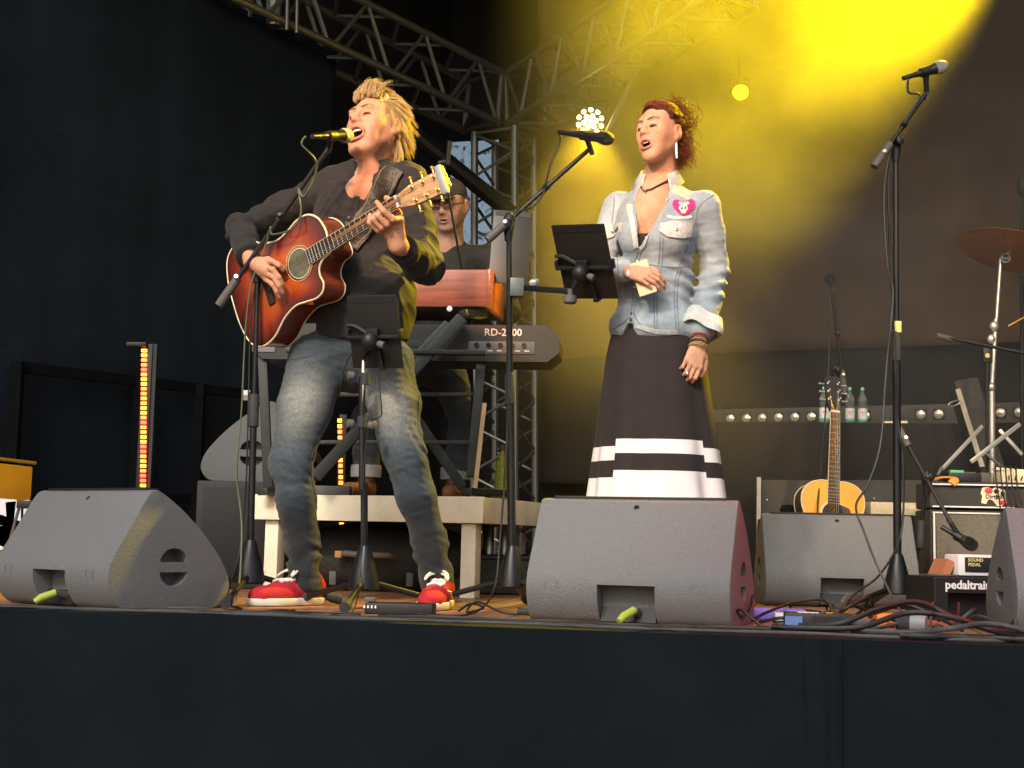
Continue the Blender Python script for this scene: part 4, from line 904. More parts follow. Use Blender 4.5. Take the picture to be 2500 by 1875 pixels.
ss = MB().prism(sk, .002, (Vector((1, 0, 0)), Vector((0, 0, 1)), Vector((0, -1, 0))), (.27, -.003, (az0+az1)/2+.0)).obj('band_sticker', M('cream'), am)
rd = MB(); rd.ball((.252, -.006, (az0+az1)/2+.024), (.018, .002, .014), 12); rd.ball((.312, -.006, (az0+az1)/2-.026), (.02, .002, .010), 12); rd.obj('sticker_red', M('label_red'), ss)
bk = MB(); bk.ball((.285, -.006, (az0+az1)/2+.022), (.012, .002, .010), 12); bk.ball((.312, -.006, (az0+az1)/2+.012), (.010, .002, .012), 12); bk.obj('sticker_black', M('dark_hole'), ss)
for i, (px, py) in enumerate(((2338, 1216), (2372, 1216))):
    tmm = text_mesh(('Dirty', 'Soul')[i], .026, .0004, bold=.0006); p = Vector(((.265, .305)[i], -.0062, (az0+az1)/2-.002)); tmm.transform(basis((1, 0, 0), (0, 0, 1), p)); mesh_obj('sticker_lettering', tmm, M('dark_hole'), ss)
AT = lambda x, y, z: Vector((am.location.x, am.location.y, 0))+Vector((x*math.cos(R(-4))-y*math.sin(R(-4)), x*math.sin(R(-4))+y*math.cos(R(-4)), z))
def small_box(name, label, cat, p, size, m, rot=0., extra=None):
    t = thing(name, label, cat, tuple(p), rot); MB().box((0, 0, size[2]/2), size, bev=min(size)*.12).obj('shell', m, t)
    if extra: extra(t)
    return t
def tuner_x(t):
    MB().box((-.03, -.03, .045), (.06, .03, .012), bev=.002).obj('display', mat('display_green', (.1, .45, .25), .4), t); MB().box((.03, 0, .042), (.05, .06, .006)).obj('control_panel', M('grip_grey'), t)
small_box('effects_box', 'black effects box with a green strip on top of the amplifier', 'effects box', AT(.16, .1, az1+.003), (.14, .1, .04), M('black_plastic'), 0., tuner_x)
small_box('metal_box', 'small grey metal box on top of the amplifier', 'box', AT(.265, .12, az1+.003), (.05, .06, .045), M('grip_grey'), .1)
def notes(t):
    o = MB(); 
    for k in range(4): o.box((-.04+.028*k, -.0515, .02), (.006, .001, .022), Matrix.Rotation(.2*k, 3, 'Y'))
    o.obj('hand_marking', M('dark_hole'), t); MB().box((0, .02, .058), (.16, .05, .012), Matrix.Rotation(.06, 3, 'Y')).obj('lid_flap', M('cream'), t)
small_box('carton', 'cream carton with marker scribbles on top of the amplifier', 'carton', AT(.39, .1, az1+.003), (.16, .1, .05), M('cream'), 0., notes)
sc_ = MB().tube(spline([AT(.03, .02, az1+.012), AT(.07, .05, az1+.02), AT(.11, .0, az1+.014), AT(.09, -.02, az1-.01)], 6), [.018]*19, 8, flat=.35); tag(sc_.obj('orange_strap', mat('strap_orange', (.6, .25, .04), .6, var=.2)), 'orange strap coiled on the amplifier\'s corner', 'strap')
for i in range(5):
    x = .30+.022*i
    cable('black lead hanging over the amplifier front, strand %s' % ('nearest the sticker', 'second beside the sticker', 'third beside the sticker', 'with grey plug', 'next to the wedge monitor')[i], [AT(x+.02, .15, az1+.03), AT(x, .06, az1+.075), AT(x-.015, .0, az1+.02), AT(x-.012, -.03, az1-.06), AT(x+.01*i, -.035, az1-.16-.02*i), AT(x+.02, -.03, az0-.05-.01*i)], .0032)
# pedalboard
pdx = FL(2352, 5.0)
pd = thing('pedalboard', 'black pedalboard frame with white lettering beside the wedge monitor', 'pedalboard', tuple(pdx), R(6))
fpts = [(-.11, 0), (.5, 0), (.5, .16), (-.11, .16)]
bd = boolean(MB().box((.2, .12, .075), (.62, .26, .15), bev=.004).mesh('pb', 0), MB().box((.16, -.02, .062), (.44, .12, .066)).mesh('c', 0))
mesh_obj('board_frame', bd, M('black_plastic'), pd)
tmm = text_mesh('pedaltrain', .042, .0006, 'LEFT', .0012); tmm.transform(basis((1, 0, 0), (0, 0, 1), (-.07, -.0115, .122))); mesh_obj('lettering', tmm, M('white'), pd)
pe = thing('effects_pedal', 'white-edged pedal with dark screen on the pedalboard', 'pedal', tuple(pdx+Vector((.08, .08, .152))), R(6))
MB().box((0, 0, .04), (.2, .12, .075), bev=.008).obj('pedal_case', M('white'), pe); MB().box((.01, -.058, .042), (.17, .012, .052), bev=.002).obj('screen', M('dark_hole'), pe)
tmm = text_mesh('SOUND\nPEDAL', .016, .0004, 'LEFT', .0003); tmm.transform(basis((1, 0, 0), (0, 0, 1), (-.065, -.0645, .05))); mesh_obj('screen_lettering', tmm, mat('lettering_yellow', (.7, .65, .2), .6), pe)
MB().box((-.03, -.002, .003), (.33, .1, .005), Matrix.Rotation(0, 3, 'Y')).obj('base_plate', M('grip_grey'), pe)
MB().box((-.135, .03, .0), (.03, .12, .12), Matrix.Rotation(R(25), 3, 'Y')).obj('side_pedal', mat('pedal_orange', (.45, .16, .07), .5), pe)

# ================================================================ drum hardware at the far right
MT['bronze'] = mat('bronze', (.62, .28, .09), .4, .45, var=.25, vscale=14)
cyb = thing('cymbal', 'bronze cymbal seen from below on a chrome stand', 'cymbal', tuple(U(2484, 610, 6.6)))
cc = U(2478, 606, 6.6); cn = Vector((.30, .10, 1)).normalized()
MB().lathe([(.27, -.02), (.268, -.018), (.15, .0), (.06, .012), (.05, .022), (.03, .032), (.006, .036), (.006, .034), (.029, .03), (.049, .02), (.059, .010), (.15, -.002), (.269, -.0205)], 48, cc, cn).obj('bronze_disc', M('bronze'), cyb, world=True, smooth=60)
xx, yy, zz_ = frame(cn)
for k, ch in enumerate('PAISTE'):
    dirv = (Vector((-1, -.55, 0))); dirv = (dirv-zz_*dirv.dot(zz_)).normalized(); tv = zz_.cross(dirv)
    a = (k-1.2)*.32; rd_ = dirv*math.cos(a)+tv*math.sin(a); td = zz_.cross(rd_)
    tmm = text_mesh(ch, .062, .0004, bold=.002); tmm.transform(basis(td, -rd_, cc+rd_*.135-zz_*.0055) @ Matrix.Rotation(0, 4, 'Y')); mesh_obj('underside_letter', tmm, M('dark_hole'), cyb, True)
cst = thing('cymbal_stand', 'chrome cymbal stand behind the amplifier', 'cymbal stand', tuple(FL(2425, 6.6)))
MB().tube([cc-cn*.0, U(2444, 630, 6.6), U(2442, 650, 6.6)], .006, 8).obj('tilter_rod', M('chrome'), cst, world=True)
MB().tube([U(2443, 632, 6.6), U(2432, 790, 6.6)], .0085, 12).obj('upper_tube', M('chrome'), cst, world=True)
MB().tube([U(2431, 780, 6.6), U(2421, 960, 6.6)], .011, 12).obj('middle_tube', M('chrome'), cst, world=True)
MB().tube([U(2421, 950, 6.6), FL(2424, 6.6, .12)], .015, 14).obj('lower_tube', M('chrome'), cst, world=True)
for px, py, r in ((2427, 797, .022), (2420, 828, .02), (2421, 945, .018)): MB().ball(U(px, py, 6.59), (r, r*.8, r*1.2), 12).obj('clamp', M('chrome'), cst, world=True)
for a in (20, 140, 260):
    d = Vector((math.cos(R(a)), math.sin(R(a)), 0)); p = FL(2424, 6.6)
    MB().bar(p+Vector((0, 0, .42)), p+d*.42+Vector((0, 0, .02)), .006, .022, bev=.001).obj('leg', M('chrome'), cst, world=True)
for a, b, w in (((2398, 1040, 6.45), (2300, 1145, 6.4), .03), ((2490, 1035, 6.4), (2370, 1128, 6.35), .035), ((2440, 1050, 6.5), (2495, 1110, 6.5), .03), ((2300, 1140, 6.4), (2290, 1160, 6.38), .02), ((2405, 1105, 6.4), (2445, 1140, 6.42), .022)):
    MB().bar(U(*a), U(*b), .012, w*.55, bev=.002).obj('folded_leg', M('chrome') if w > .025 else M('alu'), cst, world=True)
bdg = MB().lathe([(.024, 0), (.024, .003)], 24, U(2455, 630, 6.57), (-.2, -1, 0)).obj('badge', M('dark_hole'), cst, world=True)
MB().lathe([(.0215, .003), (.0215, .0042), (.019, .0042), (.019, .003)], 24, U(2455, 630, 6.57), (-.2, -1, 0), caps=False).obj('badge_ring', M('paper'), bdg)
tmm = text_mesh('Pearl', .017, .0003, bold=.0003); tmm.transform(basis((1, -.2, 0), (0, 0, 1), U(2455, 630, 6.566))); mesh_obj('badge_lettering', tmm, M('paper'), bdg)
hb = thing('boom_arm_stand', 'low boom stand with its grip pointing away from the cymbal stand', 'microphone stand', tuple(FL(2410, 6.45)), 0, 'instrument microphone stands')
MB().tube([U(2288, 820, 6.45), U(2520, 866, 6.4)], .008, 10).obj('boom', M('black_metal'), hb, world=True); MB().tube([U(2286, 819, 6.45), U(2325, 829, 6.45)], .014, 12).obj('grip', M('grip_grey'), hb, world=True)
MB().box(U(2410, 868, 6.44), (.045, .03, .07), bev=.008).obj('swivel', M('black_plastic'), hb, world=True); MB().lathe([(.011, 0), (.011, .004)], 12, U(2410, 868, 6.42), (0, -1, 0)).obj('swivel_bolt', M('gold'), hb, world=True)
MB().tube([U(2410, 885, 6.44), FL(2412, 6.44, .05)], .009, 10).obj('pole', M('black_metal'), hb, world=True)
for a in (0, 120, 240): MB().tube([FL(2412, 6.44, .1), FL(2412, 6.44, .02)+Vector((.25*math.cos(R(a)), .25*math.sin(R(a)), 0))], .008, 8).obj('leg', M('black_metal'), hb, world=True)
cl_ = thing('leaning_case', 'black case with a pale strap and buckle leaning behind the cymbal stand', 'case', tuple(FL(2400, 6.9)))
MB().bar(U(2420, 1170, 6.85), U(2350, 935, 6.98), .12, .13, up=(0, 1, 0), bev=.01).obj('case_body', M('bag'), cl_, world=True)
MB().bar(U(2398, 1140, 6.76), U(2338, 950, 6.88), .024, .008, up=(0, 1, 0)).obj('strap', mat('strap_pale', (.4, .36, .26), .7), cl_, world=True)
bz = U(2330, 985, 6.8); MB().tube(spline([bz+Vector((.03*math.cos(a), 0, .012*math.sin(a)+.01*math.cos(a))) for a in [k*.7 for k in range(10)]], 3), .003, 6).obj('buckle', M('alu'), cl_, world=True)
mc_ = thing('far_stand', 'slim dark stand rising at the edge behind the cymbal', 'stand', tuple(FL(2494, 6.9)))
MB().tube([FL(2494, 6.9, .02), U(2496, 480, 6.9)], .01, 10).obj('pole', M('black_metal'), mc_, world=True); MB().tube([U(2460, 798, 6.85), U(2520, 765, 6.85)], .01, 10).obj('short_boom', M('gold'), mc_, world=True)
MB().lathe([(.18, 0), (.16, .02), (.03, .04), (.012, .05)], 18, FL(2494, 6.9, 0)).obj('base', M('black_metal'), mc_, world=True)
MB().ball(U(2496, 455, 6.9), (.03, .03, .05), 12).obj('top_clamp', M('black_plastic'), mc_, world=True)

# ================================================================ boxes, adapters and cable runs along the stage front
def adapter(t):
    MB().box((-.075, -.0485, .024), (.05, .001, .034)).obj('sticker_blue', mat('sticker_blue', (.10, .18, .42), .6), t); MB().box((-.03, 0, .0505), (.06, .04, .001)).obj('sticker_white', M('paper'), t)
    MB().lathe([(.014, 0), (.014, .001)], 16, (.03, .0, .0503)).obj('sticker_round', mat('sticker_gold', (.7, .45, .05), .5), t)
    MB().box((.02, -.0485, .024), (.085, .001, .036)).obj('display', M('dark_hole'), t)
    MB().lathe([(.022, 0), (.02, .03), (.01, .05)], 12, (.1, 0, .026), (1, 0, 0)).obj('socket_end', M('grip_grey'), t)
small_box('power_adapter', 'brown-black adapter box with white, gold and blue stickers among the cables', 'adapter', FL(1998, 4.22, .001), (.2, .095, .05), M('black_plastic'), R(-8), adapter)
def pen(t): MB().box((-.01, -.0305, .024), (.06, .001, .02)).obj('front_marking', M('paper'), t)
small_box('blue_box', 'flat blue violet box lying behind the cables beside the middle wedge monitor', 'box', FL(1900, 4.75, .001), (.17, .1, .036), mat('blue_violet', (.16, .12, .55), .5), R(-3), pen)
small_box('white_box', 'small pale grey box under the cables in front of the blue box', 'box', FL(1925, 4.55, .001), (.09, .06, .032), mat('pale_grey', (.5, .6, .62), .5), R(-6), pen)
def orange_top(t): MB().box((.03, -.041, .02), (.01, .001, .02)).obj('socket', M('white'), t)
small_box('orange_box', 'small orange stage box between the cables below the unused stand', 'stage box', FL(2165, 4.5, .001), (.075, .08, .04), mat('box_orange', (.75, .22, .03), .5), R(-4), orange_top)
def di_marks(t):
    o = MB()
    for k in range(4): o.box((-.11+.012*k, -.0605, .022), (.005, .001, .009))
    o.obj('front_marking', M('paper'), t); MB().box((-.1, .0, .043), (.035, .05, .012), bev=.002).obj('connector', M('grip_grey'), t)
small_box('floor_pedal', 'flat black floor pedal between the guitarist\'s red shoes', 'pedal', FL(978, 4.62, .001), (.22, .12, .034), M('black_plastic'), R(-3), di_marks)
cn_ = thing('power_connector', 'heavy round power connector lying in the cable bundle', 'connector', tuple(FL(2235, 4.05, .03)))
pc0 = FL(2190, 4.12, .035); pc1 = FL(2262, 4.08, .033)
MB().tube([pc0, pc0+(pc1-pc0)*.5], [.022, .028], 14).obj('black_half', M('rubber'), cn_, world=True); MB().tube([pc0+(pc1-pc0)*.5, pc0+(pc1-pc0)*.56, pc1], [.031, .031, .024], 14).obj('grey_half', mat('connector_grey', (.22, .24, .26), .5), cn_, world=True)
rj = MB().tube([FL(1266, 4.62, .016), FL(1300, 4.6, .016), FL(1330, 4.58, .012)], [.012, .014, .008], 10); tag(rj.obj('cable_plug', M('rubber')), 'orange-lit cable plug on the boards beside the middle wedge monitor', 'plug')
# long runs hugging the front edge
rnd = random.Random(11)
LBL = ['thick grey cable run along the stage front, outermost strand', 'cable run along the stage front, second strand from the skirt', 'cable run along the stage front crossing under the red-lit bundle', 'thin cable wandering along the boards before the guitarist', 'cable bundle strand arching up beside the power connector', 'cable bundle strand rising over the power connector', 'red-lit cable curling beside the middle wedge monitor', 'cable looping from the middle wedge monitor\'s hand hole', 'cable crossing behind the adapter box', 'long cable running from the left wedge monitor to the tablet stand', 'thick cable arching in front of the right wedge monitor', 'cable passing under the orange stage box', 'cable strand trailing below the right wedge monitor', 'short lead between the adapter box and the bundle']
def edge_run(i, x0, x1, inset, r, z=0., m=None, wob=.02, lift=None):
    pts = []; n = max(6, int((x1-x0)/140)); ph = rnd.uniform(0, 6)
    for k in range(n+1):
        px = x0+(x1-x0)*k/n; b = E0+EDGE*((FL(px, 4.0)-E0).dot(EDGE)); b = E0+EDGE*((FL(px, b.y)-E0).dot(EDGE))
        w = inset+wob*math.sin(k*1.3+ph)+wob*.5*math.sin(k*2.9+ph*2); p = b+INW*max(.02, w); h = r+.006+z
        if lift: h += lift[1]*math.exp(-((px-lift[0])/lift[2])**2)
        pts.append((p.x, p.y, h))
    cable(LBL[i], pts, r, m)
edge_run(0, -60, 2560, .045, .0068, 0, M('cable_grey'), .015)
edge_run(1, 300, 2560, .085, .0062, 0, None, .02)
edge_run(2, 900, 2560, .12, .0075, .004, None, .03)
edge_run(3, 120, 1350, .17, .004, 0, None, .04)
edge_run(4, 1880, 2560, .10, .0085, .012, None, .03, (2270, .055, 120))
edge_run(5, 1950, 2560, .15, .0085, .014, None, .035, (2230, .075, 130))
edge_run(10, 2080, 2580, .06, .0085, .010, M('cable_grey'), .02, (2420, .03, 120))
edge_run(11, 1850, 2500, .21, .006, .0, None, .05)
edge_run(12, 2200, 2580, .03, .0075, .006, None, .012)
cable(LBL[6], [FL(1835, 4.5, .008), FL(1870, 4.6, .03), FL(1940, 4.72, .06), FL(2010, 4.7, .07), FL(2040, 4.6, .03), FL(2060, 4.5, .05), FL(2120, 4.55, .09), FL(2080, 4.7, .02), FL(1960, 4.85, .03), FL(1850, 4.9, .008)], .005)
cable(LBL[7], [FL(1838, 4.45, .09), FL(1830, 4.38, .05), FL(1812, 4.3, .03), FL(1800, 4.22, .05), FL(1812, 4.18, .055), FL(1840, 4.16, .03), FL(1870, 4.14, .012), FL(1960, 4.12, .012)], .0045)
cable(LBL[8], [FL(1850, 4.38, .008), FL(1910, 4.34, .028), FL(1960, 4.36, .012), FL(2060, 4.36, .03), FL(2140, 4.34, .05), FL(2210, 4.35, .075), FL(2290, 4.3, .04), FL(2350, 4.2, .01)], .006)
cable(LBL[9], [FL(150, 4.42, .006), FL(250, 4.36, .006), FL(420, 4.42, .006), FL(600, 4.40, .006), FL(760, 4.48, .006), FL(880, 4.46, .006)], .0042)
cable(LBL[13], [FL(2035, 4.2, .02), FL(2070, 4.16, .03), FL(2110, 4.12, .012), FL(2190, 4.10, .03)], .006)
rt_ = random.Random(31)
for i in range(12):
    px = rt_.uniform(1870, 2380); y = rt_.uniform(4.0, 4.9); pts = []
    for k in range(7):
        px += rt_.uniform(-20, 75); y = min(5.1, max(3.98, y+rt_.uniform(-.22, .2))); pts.append(FL(min(px, 2480), y if px < 2400 else max(y, 4.0), .008+abs(rt_.gauss(0, .022))))
    a_q, b_q = ('thin', 'medium', 'thick')[i % 3], ('black', 'grey')[(i//3) % 2]
    cable('%s %s cable lying in the red-lit tangle below the unused stand' % (a_q, b_q), pts, {'thin': .0035, 'medium': .0048, 'thick': .0062}[a_q], M('cable' if b_q == 'black' else 'cable_grey'), 'tangled cables below the unused stand')
cable('cord looped round the foot of the woman\'s stand', [FL(1120, 4.72, .008), FL(1150, 4.78, .03), FL(1180, 4.72, .02), FL(1140, 4.66, .008), FL(1165, 4.7, .04), FL(1230, 4.62, .01), FL(1300, 4.62, .008)], .004)
cable('cord lying in front of the guitarist\'s left-hand stand', [FL(540, 4.85, .005), FL(590, 4.62, .005), FL(560, 4.5, .005), FL(640, 4.48, .005), FL(720, 4.6, .005)], .0035)
# ================================================================ bodies and clothes: smooth solids meshed as one surface
f4 = np.float32
class Fld:
    def __init__(s, lo, hi, h):
        s.lo = np.array(lo, f4); s.h = f4(h); n = np.ceil((np.array(hi)-np.array(lo))/h).astype(int)+1
        s.f = np.full(n, .3, f4); s.ax = [s.lo[i]+np.arange(n[i], dtype=f4)*s.h for i in range(3)]
    def sub(s, lo, hi):
        sl = []
        for i in range(3):
            a = max(0, int((lo[i]-s.lo[i])/s.h)); b = min(s.f.shape[i], int((hi[i]-s.lo[i])/s.h)+2)
            if b <= a: return None
            sl.append(slice(a, b))
        return tuple(sl)
    def grid(s, sl): return s.ax[0][sl[0]][:, None, None], s.ax[1][sl[1]][None, :, None], s.ax[2][sl[2]][None, None, :]
    def mix(s, sl, d, k, op):
        f = s.f[sl]
        if op == '-': d = -d; q = np.maximum(f, d); sg = 1
        else: q = np.minimum(f, d); sg = -1
        if k > 0: hh = np.maximum(k-np.abs(f-d), 0)/k; q = q+sg*hh*hh*f4(k*.25)
        s.f[sl] = q
    def cap(s, a, b, ra, rb=None, k=.02, op='+'):
        rb = ra if rb is None else rb; a = np.array(a, f4); b = np.array(b, f4); m = max(ra, rb)+k+3*s.h
        sl = s.sub(np.minimum(a, b)-m, np.maximum(a, b)+m)
        if sl is None: return s
        x, y, z = s.grid(sl); ab = b-a; L = max(float(ab@ab), 1e-9)
        t = np.clip(((x-a[0])*ab[0]+(y-a[1])*ab[1]+(z-a[2])*ab[2])/f4(L), 0, 1)
        d = np.sqrt((x-a[0]-t*ab[0])**2+(y-a[1]-t*ab[1])**2+(z-a[2]-t*ab[2])**2)-(f4(ra)+f4(rb-ra)*t)
        s.mix(sl, d, k, op); return s
    def chain(s, pts, rr, k=.02, op='+'):
        for i in range(len(pts)-1): s.cap(pts[i], pts[i+1], rr[i], rr[i+1], k, op)
        return s
    def ell(s, c, r, rot=None, k=.02, op='+'):
        c = np.array(c, f4); r = np.array(r, f4); m = float(r.max())+k+3*s.h; sl = s.sub(c-m, c+m)
        if sl is None: return s
        x, y, z = s.grid(sl); x = x-c[0]; y = y-c[1]; z = z-c[2]
        A = np.eye(3, dtype=f4) if rot is None else np.array(rot, f4)       # columns are the ellipsoid's axes
        p = [x*A[0, i]+y*A[1, i]+z*A[2, i] for i in range(3)]
        k0 = np.sqrt(sum((p[i]/r[i])**2 for i in range(3))); k1 = np.sqrt(sum((p[i]/(r[i]*r[i]))**2 for i in range(3)))+f4(1e-6)
        s.mix(sl, k0*(k0-1)/k1, k, op); return s
    def cut_plane(s, p, n):      # removes what lies on the side n points to
        n = np.array(Vector(n).normalized(), f4); p = np.array(p, f4)
        d = (s.ax[0][:, None, None]-p[0])*n[0]+(s.ax[1][None, :, None]-p[1])*n[1]+(s.ax[2][None, None, :]-p[2])*n[2]
        s.f = np.maximum(s.f, d); return s
    def wrinkle(s, fn, band=.03):
        I = np.nonzero(np.abs(s.f) < band); P = np.stack([s.ax[i][I[i]] for i in range(3)], 1); s.f[I] += fn(P).astype(f4); return s
    def mesh(s, name, smooth=1):
        F = s.f; ins = F < 0; c = [slice(0, -1), slice(1, None)]
        cnt = np.zeros(tuple(n-1 for n in F.shape), np.uint8)
        for i in (0, 1):
            for j in (0, 1):
                for k in (0, 1): cnt += ins[c[i], c[j], c[k]]
        act = np.nonzero((cnt > 0) & (cnt < 8)); n = len(act[0])
        idx = np.full(cnt.shape, -1, np.int32); idx[act] = np.arange(n)
        off = [(i, j, k) for i in (0, 1) for j in (0, 1) for k in (0, 1)]
        V = np.stack([F[act[0]+o[0], act[1]+o[1], act[2]+o[2]] for o in off], 1)
        acc = np.zeros((n, 3), f4); w = np.zeros(n, f4)
        for a in range(8):
            for b in range(a+1, 8):
                oa, ob = np.array(off[a]), np.array(off[b])
                if np.abs(oa-ob).sum() != 1: continue
                cr = (V[:, a] < 0) != (V[:, b] < 0); t = np.where(cr, V[:, a]/np.where(cr, V[:, a]-V[:, b], 1), 0)
                acc += np.where(cr[:, None], oa+(ob-oa)*t[:, None], 0); w += cr
        pos = (np.stack(act, 1)+acc/w[:, None])*s.h+s.lo
        Q = []
        for d in range(3):
            e = [slice(1, -1)]*3; e0 = list(e); e1 = list(e); e0[d] = slice(0, -1); e1[d] = slice(1, None)
            A, B = ins[tuple(e0)], ins[tuple(e1)]; ch = np.nonzero(A != B)
            g = [ch[i]+(0 if i == d else 1) for i in range(3)]; u, v = (d+1) % 3, (d+2) % 3
            def at(du, dv):
                q = [x.copy() for x in g]; q[u] -= du; q[v] -= dv; return idx[q[0], q[1], q[2]]
            quad = np.stack([at(1, 1), at(0, 1), at(0, 0), at(1, 0)], 1); fl = ~A[ch]
            quad[fl] = quad[fl][:, ::-1]; Q.append(quad)
        Q = np.concatenate(Q); Q = Q[(Q >= 0).all(1)]
        for _ in range(smooth):
            a = np.concatenate([Q[:, 0], Q[:, 1], Q[:, 2], Q[:, 3]]); b = np.concatenate([Q[:, 1], Q[:, 2], Q[:, 3], Q[:, 0]])
            dg = np.bincount(a, minlength=n)+np.bincount(b, minlength=n); sm_ = np.stack([np.bincount(a, pos[b, i], n)+np.bincount(b, pos[a, i], n) for i in range(3)], 1)/np.maximum(dg, 1)[:, None]
            pos = pos*.45+sm_*.55
        us = np.unique(Q); rm_ = np.full(n, -1, np.int64); rm_[us] = np.arange(len(us)); Q = rm_[Q]; pos = pos[us]; n = len(us)
        me = bpy.data.meshes.new(name); me.vertices.add(n); me.vertices.foreach_set('co', pos.astype(f4).ravel())
        m = len(Q); me.loops.add(4*m); me.loops.foreach_set('vertex_index', Q.astype(np.int32).ravel()); me.polygons.add(m)
        me.polygons.foreach_set('loop_start', np.arange(m, dtype=np.int32)*4); me.polygons.foreach_set('loop_total', np.full(m, 4, np.int32))
        me.update(calc_edges=True); me.validate(); me.shade_smooth(); return me
def waves(seed, freq, amp, n=5, axis=None, sharp=1.6):      # folds: warped ridged waves
    r = np.random.RandomState(seed); K = r.normal(size=(n, 3)); K /= np.linalg.norm(K, axis=1)[:, None]
    if axis is not None: K = K*.45+np.array(axis)[None]*r.choice([-1, 1], n)[:, None]
    K *= freq*(.6+.9*r.rand(n))[:, None]; ph = r.rand(n)*6.28; W = r.normal(size=(3, 3))*freq*.35
    def fn(P):
        Q = P+np.sin(P @ W+ph[:3])*(.35/freq)
        o = 0
        for i in range(n): o = o+(1-np.abs(np.sin(Q @ K[i]+ph[i])))**sharp
        return -amp*(o/n-.45)*2
    return fn
class Head:
    def __init__(s, c, f, roll=0., scale=1., up=(0, 0, 1)):
        s.c = Vector(c); s.F = Vector(f).normalized(); u = Vector(up); s.Uu = (u-s.F*u.dot(s.F)).normalized()
        if roll: s.Uu = Matrix.Rotation(roll, 3, s.F) @ s.Uu
        s.S = s.Uu.cross(s.F); s.k = scale; s.A = np.array([[s.S[i], s.F[i], s.Uu[i]] for i in range(3)], f4)
    def P(s, a, b, c): return s.c+(s.S*a+s.F*b+s.Uu*c)*s.k
    def loc(s, P): return ((P-np.array(s.c, f4)) @ s.A)/s.k
def head_sdf(D, h, neck, nr=.058, male=True, mouth=(.024, .015), jaw=.0, closed=True):
    k = h.k; E = lambda c, r, kk, op='+': D.ell(h.P(*c), [q*k for q in r], h.A, kk, op); C = lambda a, b, ra, rb, kk, op='+': D.cap(h.P(*a), h.P(*b), ra*k, rb*k, kk, op)
    w = 1. if male else .90
    E((0, -.014, .03), (.074*w, .096, .088), .01); E((0, .028, -.022), (.060*w, .060, .078), .03)
    E((0, .045, -.078-jaw), (.043*w, .042, .036), .03); E((0, .079 if male else .074, -.108-jaw), (.020 if male else .014, .016, .015), .022)
    for q in (-1, 1):
        C((q*(.057 if male else .052)*w, -.008, -.05), (q*(.024 if male else .016)*w, .066, -.102-jaw), .019 if male else .017, .016 if male else .014, .028)
        E((q*.043*w, .060, -.022), (.020, .018, .016), .025)
        C((q*.054*w, .0, -.028), (q*.045*w, .050, -.030), .021, .020, .03); E((q*.050*w, .030, .022), (.020, .042, .040), .03)
        E((q*.038*w, .060, -.055-jaw*.5), (.020 if male else .013, .024 if male else .020, .030 if male else .024), .03)
    C((-.04*w, .080, .026), (.04*w, .080, .026), .0125 if male else .009, .0125 if male else .009, .018)
    for q in (-1, 1): E((q*.032*w, .100, .006), (.021, .016, .0125), .012, '-')
    for q in (-1, 1): E((q*.032*w, .080, .004), (.0155, .0145, .0125), .004)
    C((0, .089, .018), (0, .104, -.020), .0088, .0110, .014); E((0, .106, -.026), (.0125, .0125, .0110), .012)
    for q in (-1, 1): E((q*.0135, .096, -.031), (.0090, .0110, .0090), .010)
    for q in (-1, 1): E((q*.0065, .105, -.0385), (.0035, .006, .003), .003, '-')
    E((0, .082, -.058), (.028, .018, .022), .02)
    mw, mh = mouth; mu = -.068-jaw*.45
    ring = [(mw*1.05*math.cos(a), .099-.012*abs(math.cos(a))**2, mu+(mh+.004)*math.sin(a)) for a in [2*math.pi*i/14 for i in range(15)]]
    for i in range(14): C(ring[i], ring[i+1], .0056, .0056, .005)
    E((0, .095, mu), (mw, .045, mh), .004, '-')
    for q in (-1, 1):      # ears
        E((q*.083*w, -.020, -.010), (.011, .020, .033), .006); E((q*.093*w, -.014, -.005), (.007, .011, .018), .004, '-'); E((q*.080*w, -.008, -.038), (.008, .010, .011), .006)
    C((0, -.028, -.05), ((Vector(neck)-h.c).dot(h.S)/k, (Vector(neck)-h.c).dot(h.F)/k, (Vector(neck)-h.c).dot(h.Uu)/k), nr*.98/k, nr*1.08/k, .03)
    for q in (-1, 1):      # fold beside the mouth, lid creases
        C((q*.017, .103, -.034), (q*.037, .080, -.070-jaw*.5), .0022 if male else .0014, .003 if male else .0016, .006, '-')
        C((q*.016*w, .0965, -.002), (q*.048*w, .084, -.004), .0016, .0016, .003, '-'); C((q*.018*w, .0975, .0125), (q*.047*w, .086, .011), .0014, .0014, .004, '-')
        if male: C((q*.016, .098, -.014), (q*.045, .083, -.018), .0012, .0012, .004, '-')
    if male:
        for u_ in (.044, .056): C((-.035, .084, u_), (.035, .084, u_), .0012, .0012, .005, '-')
        C((0, .095, .030), (0, .096, .018), .002, .002, .005, '-')
    if male: C((0, .03, -.11-jaw), (0, .0, -.16), .03, .03, .03)
